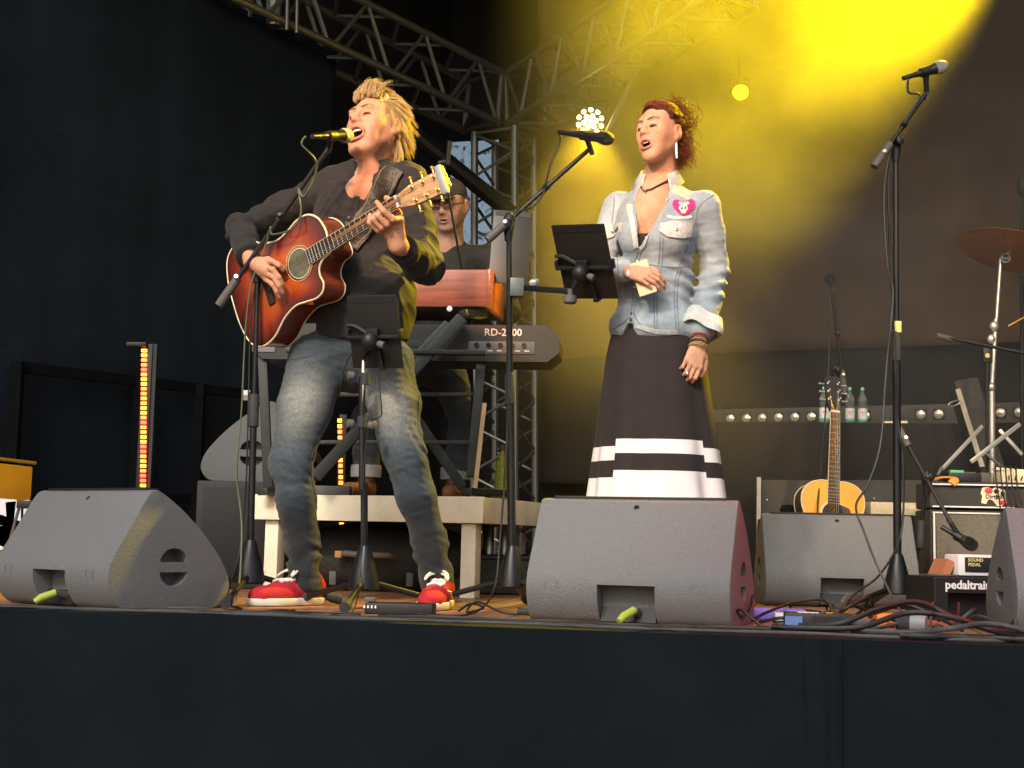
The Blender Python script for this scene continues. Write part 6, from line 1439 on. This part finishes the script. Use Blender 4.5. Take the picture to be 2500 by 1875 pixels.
bw_ = MB().tube([wrR+Vector((0, 0, 0)), lerp(wrR, kf[1], .12)], .0285, 18); bw_.obj('watch_strap', M('leather'), man, world=True)
# ---------------------------------------------------------------- the woman in the denim jacket
MT['denim_light'] = mat('denim_light', (1, 1, 1), .85, attr=True, var=.16, vscale=26, bump=.4, bscale=480, sheen=.15, wear=((.60, .64, .64), 40, .35))
MT['denim_seam'] = mat('denim_seam', (.20, .24, .28), .85, var=.3, vscale=120)
MT['denim_trim'] = mat('denim_trim', (.50, .53, .52), .85, var=.25, vscale=60, bump=.4, bscale=300)
MT['skirt_black'] = mat('skirt_black', (.020, .013, .012), .85, var=.15, vscale=20, bump=.15, bscale=400, sheen=.05)
MT['skirt_white'] = mat('skirt_white', (.74, .70, .70), .8, var=.08, vscale=9)
MT['hair_auburn'] = hair_mat('hair_auburn', (.19, .052, .020), .4)
MT['silver'] = mat('silver', (.7, .68, .62), .25, 1.)
wom = thing('person', 'singing woman in pale denim jacket and long black skirt with white bands', 'person', tuple(FL(1610, 5.15)))
H = Head(U(1611, 324, 5.13), (-.68, -.72, .04), R(4), .95)
JAW, MOUTH = .012, (.021, .0125)
neckb = U(1611, 440, 5.19); shR, shL = U(1510, 506, 5.24), U(1722, 504, 5.13); chest = U(1604, 575, 5.17); waist = U(1598, 690, 5.17); pel = U(1600, 815, 5.18)
elR = U(1462, 655, 5.22); wrR = U(1531, 662, 5.01); elL = U(1745, 655, 5.20); wrL = U(1706, 842, 5.05)
fR = (U(1570, 662, 4.955)-wrR); fL = U(1680, 930, 5.0)-wrL
lo, hi = bounds([H.P(0, 0, .2), elR, elL, wrR, FL(1560, 5.0), U(1660, 960, 5.0)], .13); lo[2] = -.01
D = Fld(lo, hi, .0034)
head_sdf(D, H, neckb+Vector((0, .02, -.02)), .047, False, MOUTH, JAW)
D.cap(neckb, U(1588, 520, 5.13), .06, .085, .05); D.cap(lerp(shR, shL, .15), lerp(shR, shL, .85), .045, .045, .05); D.ell(U(1592, 560, 5.15), (.12, .088, .13), None, .05); D.ell(waist, (.115, .085, .14), None, .05); D.ell(pel, (.13, .10, .13), None, .05)
D.ell(U(1563, 575, 5.13), (.045, .04, .045), None, .03); D.ell(U(1628, 575, 5.12), (.045, .04, .045), None, .03)
for px in (1555, 1645): D.chain([FL(px, 5.16, .85), FL(px, 5.14, .45), FL(px, 5.16, .08), FL(px-6, 4.99, .03)], [.085, .052, .036, .028], .03)
D.chain([shR, elR, wrR], [.04, .033, .022], .02); D.chain([shL, elL, wrL], [.04, .033, .023], .02)
nR = Vector((-.12, -.85, .52))
tR = hand_sdf(D, wrR, fR+Vector((.03, 0, -.018)), nR, -1, [(28, 32, 24)]*4, .92, .03)
tL = hand_sdf(D, wrL, fL, Vector((.25, -.95, .05)), -1, [(22, 52, 40), (26, 56, 40), (30, 58, 40), (34, 58, 40)], .95, .02)
me = D.mesh('body', 1); col_attr(me, skin_col(H, (.60, .31, .19), (.50, .13, .12), MOUTH, JAW, (.12, .05, .03), makeup=True)); mesh_obj('body', me, M('skin'), wom, True); WB = bvh_of(me)
face_lines(H, WB, wom, mat('brow_dark', (.035, .016, .012), .7), .0020, .0014, False)
tb = MB(); mu_ = -.068-JAW*.45; tb.tube([H.P(s_, .090-6*s_*s_, mu_+MOUTH[1]*.72-2*s_*s_) for s_ in np.linspace(-.014, .014, 9)], .0035, 6); tb.obj('teeth', M('teeth'), wom, world=True)
# skirt: a lofted cloth with soft folds and stepped bands
zt = U(1600, 770, 5.18).z; z0 = .06; n = 160; rows = 200; vs = []; fs = []; mi = []
wz = lambda py: U(1600, py, 4.95).z
BW = [(wz(1068), wz(1104)), (wz(1145), wz(1300))]
g_ = np.random.RandomState(4); ph = g_.rand(8)*6.28
for j in range(rows+1):
    q = j/rows; z = zt+(z0-zt)*q; hw = .142+.138*q**1.0+.02*math.sin(min(1, q*5)*math.pi/2); dp = hw*.78; cx = U(1598+ (1612-1598)*q, 900, 5.18).x+.010*q
    for i in range(n):
        a = 2*math.pi*i/n; fo = 1+(.016+.11*q**1.4)*(.55*math.sin(7*a+ph[0]+q)+.35*math.sin(12*a+ph[1]-q*1.5)+.25*math.sin(4*a+ph[2])) + .01*q*math.sin(19*a+ph[3])
        vs.append((cx+hw*fo*math.sin(a), 5.18-dp*fo*math.cos(a), z))
for j in range(rows):
    for i in range(n):
        fs.append((j*n+i, j*n+(i+1) % n, (j+1)*n+(i+1) % n, (j+1)*n+i)); a = (2*math.pi*(i+.5)/n+math.pi) % (2*math.pi)-math.pi
        z = zt+(z0-zt)*(j+.5)/rows; dz = 0 if abs(a+.02) < .78 else (.024 if a > 0 else .028)
        if abs(a) > 1.6: dz = 0.02
        mi.append(1 if any(b+0 < z+dz < t_ for t_, b in BW) else 0)
mb = MB(); mb.add(vs, fs); mb.mi = mi; sk_o = mb.obj('skirt', [M('skirt_black'), M('skirt_white')], wom, smooth=80, world=True)
md = sk_o.modifiers.new('thick', 'SOLIDIFY'); md.thickness = .004
for px in (1545, 1640): MB().ball(FL(px, 4.96, .045), (.042, .11, .045), 16).obj('shoe', M('leather'), wom, world=True)
# black top under the jacket
D = Fld(*bounds([chest], .26), .006); D.ell(U(1590, 590, 5.14), (.128, .095, .13), None, .04); D.ell(U(1563, 585, 5.128), (.048, .044, .045), None, .03); D.ell(U(1628, 585, 5.118), (.048, .044, .045), None, .03); D.ell(waist, (.11, .085, .12), None, .04); D.cut_plane((0, 0, U(1560, 568, 5.05).z), (0, 0, 1))
mesh_obj('black_top', D.mesh('black_top', 1), M('shirt_trim'), wom, True)
# jacket
lo, hi = bounds([shR, shL, elR, elL, wrR, wrL, pel, neckb], .17); D = Fld(lo, hi, .0048)
D.ell(chest+Vector((0, -.008, .02)), (.160, .140, .18), None, .05); D.ell(U(1553, 582, 5.085), (.062, .058, .065), None, .04); D.ell(U(1636, 580, 5.065), (.066, .060, .066), None, .04)
D.ell(waist, (.148, .112, .16), None, .05); D.ell(U(1598, 800, 5.18), (.172, .150, .11), None, .06)
D.cap(shR, shL, .050, .052, .06); D.cap(neckb-Vector((0, 0, .03)), lerp(shR, shL, .5), .07, .09, .05)
cuL = lerp(elL, wrL, .80); cuR = lerp(elR, wrR, .86)
D.chain([shL, lerp(shL, elL, .5), elL, lerp(elL, cuL, .5), cuL], [.060, .057, .055, .053, .052], .02)
D.chain([shR, lerp(shR, elR, .5), elR, cuR], [.064, .060, .056, .044], .02)
D.cut_plane(U(1598, 836, 5.18), (-.04, 0, -1))
D.wrinkle(waves(41, 30, .0036, 6, (.1, .1, .3), 1.8)); D.wrinkle(waves(47, 85, .0022, 6, (0, 0, 1), 1.4))
wa = np.array(waist); D.wrinkle(lambda P: .006*np.sin(P[:, 2]*130+np.sin(P[:, 0]*30)*1.5)*np.exp(-((P[:, 2]-wa[2])/.08)**2)*np.clip((P[:, 0]-wa[0])/.1, 0, 1))
ea = np.array(elL); D.wrinkle(lambda P: .0022*np.sin(P[:, 2]*80+P[:, 0]*60+np.sin(P[:, 0]*50+P[:, 2]*23)*2)*np.exp(-(((P-ea)**2).sum(1)/.11**2)))
# open front: neck hole, V-neck and rounded gap at the hem
D.cut_plane(U(1598, 836, 5.18), (-.04, 0, -1)); D.cap(neckb, H.P(0, -.02, -.08), .050, .05, .01, '-')
VN = [(1607, 436, .056), (1588, 490, .054), (1581, 520, .040), (1575, 550, .026), (1566, 580, .013), (1559, 606, .003)]
for i in range(5):
    for k in range(4):
        t = k/4; px, py, rr = [VN[i][q]+(VN[i+1][q]-VN[i][q])*t for q in range(3)]; c = U(px, py, 5.1); c2 = U(px, py, 4.8); D.cap(c, c2, rr, rr, .004, '-')
for k in range(6):
    t = k/5; c = lerp(U(1541, 768, 5.08), U(1533, 845, 5.08), t); rr = .005+.045*t*t; D.cap(c, c+Vector((0, -.3, 0)), rr, rr, .004, '-')
jm = D.mesh('jacket', 1)
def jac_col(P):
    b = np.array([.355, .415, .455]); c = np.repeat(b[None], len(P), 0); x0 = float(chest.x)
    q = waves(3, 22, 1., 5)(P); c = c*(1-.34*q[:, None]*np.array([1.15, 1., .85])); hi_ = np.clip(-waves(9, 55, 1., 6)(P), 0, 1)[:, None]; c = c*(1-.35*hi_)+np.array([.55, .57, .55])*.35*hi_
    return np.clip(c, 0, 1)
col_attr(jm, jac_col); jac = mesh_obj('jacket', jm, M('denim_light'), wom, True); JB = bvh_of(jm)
def pp(nm, poly, off, th, m, step=5): patch(JB, poly, off, th, step, y=5.03).obj(nm, m, jac, smooth=50)
collar(neckb+Vector((-.006, -.012, 0)), (-.26, -.96, 0), .062, .098, .050, .045, .045, .62, M('denim_trim'), jac, .055, .012)
pp('lapel', [(1612, 482), (1632, 486), (1596, 548), (1572, 602), (1564, 610), (1560, 600), (1578, 556)], .001, .005, M('denim_trim'), 5)
pp('lapel', [(1531, 500), (1545, 500), (1552, 552), (1557, 604), (1548, 606), (1540, 552)], .001, .005, M('denim_trim'), 5)
pp('pocket_flap', [(1614, 546), (1642, 541), (1688, 545), (1686, 578), (1664, 582), (1630, 578), (1610, 564)], .001, .006, M('denim_light' if False else 'denim_trim'), 5)
pp('pocket_flap', [(1472, 548), (1522, 545), (1512, 574), (1478, 584), (1466, 570)], .001, .006, M('denim_trim'), 5)
pp('hem_band', [(1560, 792), (1600, 804), (1652, 806), (1655, 816), (1600, 815), (1552, 800)], .001, .003, M('denim_trim'), 5)
for ln in ([(1558, 612), (1548, 660), (1546, 720), (1541, 765)], [(1564, 614), (1556, 660), (1553, 720), (1548, 766), (1566, 796)], [(1612, 580), (1608, 640), (1598, 700), (1598, 800)], [(1619, 580), (1616, 640), (1606, 700), (1604, 802)], [(1678, 582), (1660, 640), (1646, 700), (1650, 806)], [(1686, 582), (1666, 640), (1653, 700), (1656, 806)], [(1690, 500), (1692, 545), (1698, 600), (1702, 640)], [(1745, 474), (1706, 505), (1694, 550)], [(1505, 586), (1508, 640), (1512, 720)], [(1500, 480), (1496, 530), (1490, 560)], [(1768, 520), (1773, 600), (1768, 700), (1764, 780)], [(1560, 640), (1600, 648), (1650, 652), (1700, 650)], [(1490, 806), (1520, 790), (1538, 772)]): seam(JB, ln, .0021, .0006, y=5.05).obj('seam', M('denim_seam'), jac)
for px, py in ((1650, 562), (1498, 566), (1556, 640), (1550, 700)):
    hq = hit(JB, px, py)
    if hq is None: continue
    p, nn_q = hq; MB().lathe([(.006, 0), (.006, .003), (.004, .004)], 12, p+nn_q*.006, nn_q).obj('metal_button', M('silver'), jac)
# heart badge with skull and bow, printed bones below
hp = [(1641, 498), (1644, 490), (1652, 488), (1662, 492), (1668, 496), (1676, 490), (1688, 487), (1697, 492), (1698, 502), (1690, 512), (1676, 524), (1666, 527), (1654, 518), (1645, 508)]
pp('heart_badge', hp, .001, .003, mat('badge_pink', (.62, .03, .22), .6), 4)
MT['badge_white'] = mat('badge_white', (.78, .74, .68), .6); MT['badge_dark'] = mat('badge_dark', (.12, .04, .03), .6)
pp('skull_print', [(1655, 508), (1660, 502), (1668, 500), (1675, 503), (1678, 510), (1674, 515), (1671, 522), (1663, 522), (1660, 516)], .004, .0012, M('badge_white'), 3)
pp('bow_print', [(1657, 493), (1667, 497), (1678, 492), (1682, 498), (1677, 502), (1667, 499), (1658, 501), (1655, 496)], .004, .0014, M('badge_white'), 3)
for c in ((1663, 510), (1671, 509)): pp('skull_eye', [(c[0]-2.6, c[1]), (c[0], c[1]-3), (c[0]+2.6, c[1]), (c[0], c[1]+3)], .0052, .001, M('badge_dark'), 2)
pp('bones_print', [(1629, 526), (1650, 530), (1652, 527), (1658, 530), (1684, 526), (1690, 530), (1684, 534), (1656, 535), (1640, 534), (1628, 531)], .001, .0015, M('badge_white'), 3)
# turned-up cuff
d = (cuL-elL).normalized(); cf = MB(); nn = 28; vs = []; fs = []
for j, (t_, r_) in enumerate(((-.03, .057), (-.05, .066), (-.02, .073), (.012, .078), (.022, .074), (.012, .062), (-.01, .05))):
    x, y, z = frame(d)
    for i in range(nn): a = 2*math.pi*i/nn; w = r_*(1+.10*math.sin(3*a+1)+.05*math.sin(5*a)); vs.append(cuL+d*(t_+.016*math.sin(2*a+.6))+(x*math.cos(a)+y*math.sin(a))*w)
for j in range(6):
    for i in range(nn): fs.append((j*nn+i, j*nn+(i+1) % nn, (j+1)*nn+(i+1) % nn, (j+1)*nn+i))
me = cf.add(vs, fs).mesh('cuff', 80); col_attr(me, lambda P: np.repeat(np.array([[.52, .53, .52]]), len(P), 0)); mesh_obj('turned_cuff', me, M('denim_light'), jac)
# phone in her hand, rings, bracelets, necklace, earring
ph_ = thing('smartphone', 'smartphone in a beige case held at the woman\'s waist', 'phone', tuple(U(1575, 690, 4.98)))
po = MB().box((0, 0, 0), (.066, .136, .010), bev=.004).obj('case', mat('phone_case', (.62, .48, .28), .5), ph_); pm = basis((.92, -.15, .30), (.28, .15, .95), U(1571, 679, 4.985)); po.data.transform(pm); po.matrix_parent_inverse = Matrix.Translation(-ph_.location)
po2 = MB().box((.016, -.045, -.006), (.018, .014, .003), bev=.001).obj('emblem', mat('phone_print', (.35, .22, .12), .6), ph_); po2.data.transform(pm); po2.matrix_parent_inverse = Matrix.Translation(-ph_.location)
def ring(c, ax_q, r, t_, m, nm): x, y, z = frame(ax_q); MB().tube([Vector(c)+(x*math.cos(a)+y*math.sin(a))*r for a in [2*math.pi*i/16 for i in range(17)]], t_, 6).obj(nm, m, wom, world=True)
p, nq = hit(WB, 1534, 668) or (U(1534, 668, 4.95), Vector((0, -1, 0))); MB().ball(p+nq*.002, (.010, .010, .014), 10).obj('stone_ring', mat('stone', (.75, .72, .66), .25), wom, world=True)
p, nq = hit(WB, 1677, 912) or (U(1677, 912, 4.98), Vector((0, -1, 0))); MB().ball(p+nq*.002, (.007, .007, .010), 10).obj('silver_ring', M('silver'), wom, world=True)
dl = (wrL-elL).normalized(); cols = [(.35, .02, .03), (.12, .06, .03), (.35, .2, .1), (.03, .025, .02), (.45, .33, .16), (.4, .28, .12)]
for i, cl in enumerate(cols):
    c = lerp(elL, wrL, .915+.027*i); x, y, z = frame(dl+Vector((.05*math.sin(i*2), 0, .1*math.cos(i)))); rr = .031+.002*math.sin(i*1.7); bm_ = MB()
    bo_ = MB().tube([c+(x*math.cos(a)+y*math.sin(a))*rr for a in [2*math.pi*k/20 for k in range(21)]], .003, 6).obj('bracelet', mat('bead%d' % i, cl, .35, .3 if i > 3 else 0), wom, world=True)
    if i in (1, 4):
        for k in range(18): a = 2*math.pi*k/18; MB().ball(c+(x*math.cos(a)+y*math.sin(a))*(rr+.001), .0042, 6).obj('bead', bpy.data.materials['bead%d' % i], bo_)
nl = [hit(WB, px, py, 5.1) or (U(px, py, 5.1), Vector((0, -1, 0))) for px, py in ((1566, 458), (1570, 464), (1578, 468), (1590, 464), (1606, 455), (1624, 445), (1640, 434), (1650, 425))]
MB().tube([p+n_*.004 for p, n_ in nl], .0035, 6).obj('necklace_cord', M('leather'), wom, world=True)
p, nq = hit(WB, 1577, 468, 5.1); pm_ = MB(); [pm_.ball(p+nq*.006+Vector(o_), r_, 8) for o_, r_ in (((0, 0, 0), .007), ((-.010, 0, .004), .005), ((.010, 0, .004), .005), ((0, 0, -.011), .005))]; pm_.obj('pendant', M('silver'), wom, world=True)
e0 = H.P(.076, -.004, -.05); MB().tube([e0, e0-Vector((0, 0, .012))], .0012, 5).obj('earring_hook', M('silver'), wom, world=True); MB().tube([e0-Vector((0, 0, .010)), e0-Vector((0, 0, .03)), e0-Vector((-.002, 0, .068))], [.003, .0048, .0035], 8).obj('earring', mat('earring_white', (.8, .8, .78), .3), wom, world=True)
# hair: swept back into a loose curly knot, locks at the nape
D = Fld(np.array(H.c)-.16, np.array(H.c)+.16, .0042)
D.ell(H.P(0, -.024, .034), (.072, .093, .086), H.A, .01); D.ell(H.P(0, -.088, .058), (.066, .058, .062), H.A, .02); D.ell(H.P(0, -.062, -.02), (.055, .045, .06), H.A, .03); D.ell(H.P(0, .0, .095), (.055, .06, .032), H.A, .03)
D.ell(H.P(0, .112, -.046), (.082, .088, .130), H.A, .010, '-'); D.ell(H.P(0, .05, -.12), (.09, .09, .07), H.A, .02, '-')
for q in (-1, 1): D.ell(H.P(q*.084, -.012, -.014), (.022, .028, .038), H.A, .006, '-')
D.wrinkle(waves(6, 90, .005, 5, H.S, 1.3))
hw_ = mesh_obj('hair', D.mesh('hair', 1), M('hair_auburn'), wom, True)
BUN = Vector((0, -.088, .066))
def w_sweep(g):
    th = g.uniform(0, 2*math.pi); u_ = g.uniform(-.3, 1); rr = math.sqrt(max(0, 1-u_*u_)); p = Vector((.0775*rr*math.sin(th), -.022+.098*rr*math.cos(th), .036+.091*u_))
    if p.y > .060-.35*abs(p.x) and p.z < .082: return None
    if p.y > .01 and p.z < .03: return None
    if abs(p.x) > .05 and abs(p.y) < .03 and p.z < .015: return None
    out = []
    for k in range(7):
        t = k/6; q = p.lerp(BUN, t*.9); c = Vector((0, -.022, .036)); r_ = (q-c); e = math.sqrt((r_.x/.081)**2+(r_.y/.102)**2+(r_.z/.095)**2)
        if e < 1 and t < .75: q = c+r_/max(e, .3)
        out.append(H.P(*(q+Vector((g.gauss(0, .0015), g.gauss(0, .0015), g.gauss(0, .0015))))))
    return out
strands(w_sweep, 3600, .0009, M('hair_auburn'), 'swept_strands', hw_, 2)
def w_line(g):
    t = g.uniform(-1, 1); j = lambda q: Vector((g.gauss(0, q), g.gauss(0, q), g.gauss(0, q))); lift = 1+g.uniform(0, .05)
    A = [Vector((.062*t, .072-.050*t*t, .088-.070*t*t)), Vector((.070*t+.004, .058-.045*t*t, .104-.060*t*t)), Vector((.080*t, .012, .110-.062*t*t)), Vector((.074*t, -.045, .108-.05*t*t)), Vector((.04*t, -.085, .10-.02*t*t)), BUN+j(.012)]
    return [H.P(*(q*lift+j(.0022))) for q in spline(A, 3)]
strands(w_line, 1500, .0011, M('hair_auburn'), 'hairline_strands', hw_, 12)
def w_curl(g):
    c = BUN+Vector((g.gauss(0, .030), g.gauss(0, .026), g.gauss(0, .030))); ax_q = Vector((g.gauss(0, 1), g.gauss(0, 1), g.gauss(0, 1))).normalized(); x, y, z = frame(ax_q); r_ = g.uniform(.016, .034); a0 = g.uniform(0, 6.28); T = g.uniform(2.5, 5); out = []
    for k in range(10): a = a0+T*k/9; out.append(H.P(*(c+(x*math.cos(a)+y*math.sin(a))*r_*(1+.25*k/9)+z*.012*k/9)))
    return out
strands(w_curl, 1900, .0012, M('hair_auburn'), 'knot_curls', hw_, 3)
def lock(p0, L, spread, side):
    def fn(g):
        p = Vector(p0)+Vector((g.gauss(0, spread), g.gauss(0, spread), g.gauss(0, spread))); d = Vector((g.gauss(side*.18, .2), g.gauss(-.25, .2), -1)).normalized(); ph_q = g.uniform(0, 6); out = []; n_ = 12; l_ = L*g.uniform(.5, 1.15)
        for k in range(n_): out.append(H.P(*(p+Vector((.008*math.sin(k*1.25+ph_q), .008*math.cos(k*1.25+ph_q), 0))))); p = p+d*(l_/n_)
        return out
    return fn
strands(lock((.035, -.085, .02), .15, .018, .2), 300, .0012, M('hair_auburn'), 'nape_locks', hw_, 5); strands(lock((.03, -.075, -.03), .11, .016, .1), 260, .0012, M('hair_auburn'), 'nape_locks', hw_, 6); strands(lock((-.06, -.05, -.07), .10, .012, -.6), 130, .0011, M('hair_auburn'), 'side_locks', hw_, 7)
def fly(g):
    th = g.uniform(-1.2, 1.2); p = Vector((.075*math.sin(th), g.uniform(-.08, .05), .115-.03*abs(th))); d = Vector((g.gauss(0, .6), g.gauss(-.2, .6), 1)).normalized(); out = []
    for k in range(5): out.append(H.P(*p)); p = p+d*.007; d = (d+Vector((g.gauss(0, .3), -.15, -.3))).normalized()
    return out
strands(fly, 130, .0007, M('hair_auburn'), 'flyaway_strands', hw_, 8)

# ---------------------------------------------------------------- the keyboard player behind the organ
kp = thing('person', 'keyboard player in dark cap, glasses and dark shirt behind the organ', 'person', tuple(FL(1040, 6.85, RZ)))
H = Head(U(1098, 500, 6.78), (-.35, -.88, -.32), R(0), 1.0); JAW, MOUTH = 0., (.018, .003)
neckb = U(1090, 590, 6.86); shR, shL = U(975, 635, 6.9), U(1205, 632, 6.86); chest = U(1090, 720, 6.88); pel = U(1035, 880, 6.92)
elR, elL = U(950, 770, 6.85), U(1240, 760, 6.8); wrR, wrL = U(990, 745, 6.62), U(1190, 745, 6.62)
hR, hL = U(985, 905, 6.92), U(1085, 905, 6.9); kR, kL = U(898, 1025, 6.80), U(1135, 1010, 6.8); aR, aL = FL(893, 6.82, RZ+.11), FL(1112, 6.86, RZ+.11)
lo, hi = bounds([H.P(0, 0, .17), elR, elL, aR, wrR, FL(900, 6.6, RZ)], .1); lo[2] = RZ-.01
D = Fld(lo, hi, .0055); head_sdf(D, H, neckb, .06, True, MOUTH, JAW); D.cap(neckb, chest, .08, .11, .05); D.cap(shR, shL, .05, .05, .05); D.cap(chest, pel, .11, .11, .05); D.ell(pel, (.13, .1, .12), None, .05)
for a, b, c in ((hR, kR, aR), (hL, kL, aL)): D.chain([a, b, c], [.075, .05, .038], .03)
D.chain([shR, elR, wrR], [.05, .04, .028], .02); D.chain([shL, elL, wrL], [.05, .04, .028], .02)
hand_sdf(D, wrR, (0, -1, -.2), (0, -.2, 1), -1, [(20, 25, 20)]*4); hand_sdf(D, wrL, (0, -1, -.2), (0, -.2, 1), 1, [(20, 25, 20)]*4)
me = D.mesh('body', 1); col_attr(me, skin_col(H, (.52, .28, .19), (.42, .16, .13), MOUTH, JAW, (.1, .06, .04), stubble=.3)); mesh_obj('body', me, M('skin'), kp, True)
D = Fld(lo, hi, .007); D.ell(chest, (.19, .14, .24), None, .06); D.ell(pel+Vector((0, 0, .1)), (.18, .15, .16), None, .06); D.cap(shR, shL, .075, .075, .06); D.cap(neckb-Vector((0, 0, .02)), chest, .08, .13, .06)
D.chain([shR, elR, lerp(elR, wrR, .7)], [.075, .066, .05], .03); D.chain([shL, elL, lerp(elL, wrL, .7)], [.075, .066, .05], .03); D.cap(neckb+Vector((0, -.05, .0)), neckb+Vector((-.02, -.2, -.1)), .045, .03, .01, '-'); D.cut_plane(pel+Vector((0, 0, -.03)), (0, 0, -1)); D.wrinkle(waves(51, 28, .010, 6))
sh_me = D.mesh('shirt', 1); so_ = mesh_obj('shirt', sh_me, mat('shirt_kp', (.022, .020, .017), .8, var=.2), kp, True); KB = bvh_of(sh_me)
D = Fld(lo, hi, .007); D.ell(pel, (.165, .135, .13), None, .05)
for a, b, c in ((hR, kR, aR), (hL, kL, aL)): D.chain([a, b, c], [.105, .078, .066], .035)
D.cut_plane((0, 0, RZ+.115), (0, 0, -1)); D.wrinkle(waves(53, 32, .009, 6)); jm = D.mesh('jeans', 1); col_attr(jm, lambda P: np.repeat(np.array([[.055, .075, .105]]), len(P), 0)); jk = mesh_obj('jeans', jm, M('denim_dark'), kp, True)
for a, tx in ((aR, 850), (aL, 1098)):
    MB().tube([a+Vector((0, 0, .0)), a+Vector((0, 0, .03)), a+Vector((0, 0, .058)), a+Vector((0, 0, .06))], [.073, .075, .073, .066], 18).obj('turned_cuff', mat('cuff_pale', (.34, .37, .39), .8, var=.2), jk, smooth=60)
    t_ = FL(tx, 6.62, RZ+.04); sb = Fld(*bounds([a, t_], .09), .006); sb.cap(Vector((a.x, a.y+.02, RZ+.12)), Vector((a.x, a.y+.03, RZ+.05)), .046, .045, .02); sb.cap(Vector((a.x, a.y+.02, RZ+.045)), t_, .042, .038, .03); sb.cut_plane((0, 0, RZ+.002), (0, 0, -1))
    mesh_obj('boot', sb.mesh('boot', 1), mat('boot_tan', (.22, .10, .045), .6, var=.2), kp, True)
D = Fld(np.array(H.c)-.17, np.array(H.c)+.17, .005); D.ell(H.P(0, -.012, .045), (.086, .106, .088), H.A, .01); D.cut_plane(H.P(0, 0, .036), -H.Uu+H.F*.12); D.wrinkle(waves(61, 40, .004, 5)); cap_o = mesh_obj('flat_cap', D.mesh('cap', 1), mat('cap_grey', (.045, .038, .032), .85, var=.3, vscale=50), kp, True)
D = Fld(np.array(H.c)-.2, np.array(H.c)+.2, .005); D.ell(H.P(0, .085, .04), (.07, .055, .010), H.A, .005); mesh_obj('peak', D.mesh('peak', 1), bpy.data.materials['cap_grey'], cap_o)
for q in (-1, 1):
    MB().tube([H.P(q*.033+.024*math.cos(a), .101-.004*abs(math.cos(a)), .004+.017*math.sin(a)) for a in [2*math.pi*i/20 for i in range(21)]], .0022, 6).obj('glasses_rim', M('black_plastic'), kp, world=True); MB().tube([H.P(q*.057, .098, .008), H.P(q*.078, .04, .008), H.P(q*.08, -.02, .004)], .002, 6).obj('glasses_temple', M('black_plastic'), kp, world=True)
MB().tube([H.P(-.009, .104, .008), H.P(.009, .104, .008)], .002, 6).obj('glasses_bridge', M('black_plastic'), kp, world=True)
def kp_hair(g):
    s_ = g.choice((-1, 1)); p = Vector((s_*.077, g.uniform(-.07, .02), g.uniform(-.02, .04))); d = Vector((0, -.3, -1)).normalized(); return [H.P(*(p+d*.008*k)) for k in range(4)]
strands(kp_hair, 200, .0014, mat('hair_grey', (.09, .07, .055), .6), 'side_hair', kp, 3)
# small microphone on a thin stalk by the keyboards
gm = thing('gooseneck_microphone', 'small dark microphone on a thin stalk behind the guitar\'s headstock', 'microphone', tuple(U(1085, 440, 6.4)))
MB().tube([U(1140, 720, 6.55), U(1110, 560, 6.5), U(1082, 400, 6.45)], .006, 8).obj('stalk', M('black_metal'), gm, world=True); MB().tube([U(1070, 400, 6.44), U(1094, 395, 6.44)], .014, 10).obj('clip', M('black_plastic'), gm, world=True); MB().tube([U(1092, 402, 6.43), U(1098, 345, 6.42)], [.010, .014], 12).obj('capsule', M('mic_body'), gm, world=True)
MB().tube([U(1140, 720, 6.55), U(1150, 850, 6.6), U(1160, 1195, 6.6)], .008, 8).obj('pole', M('black_metal'), gm, world=True)
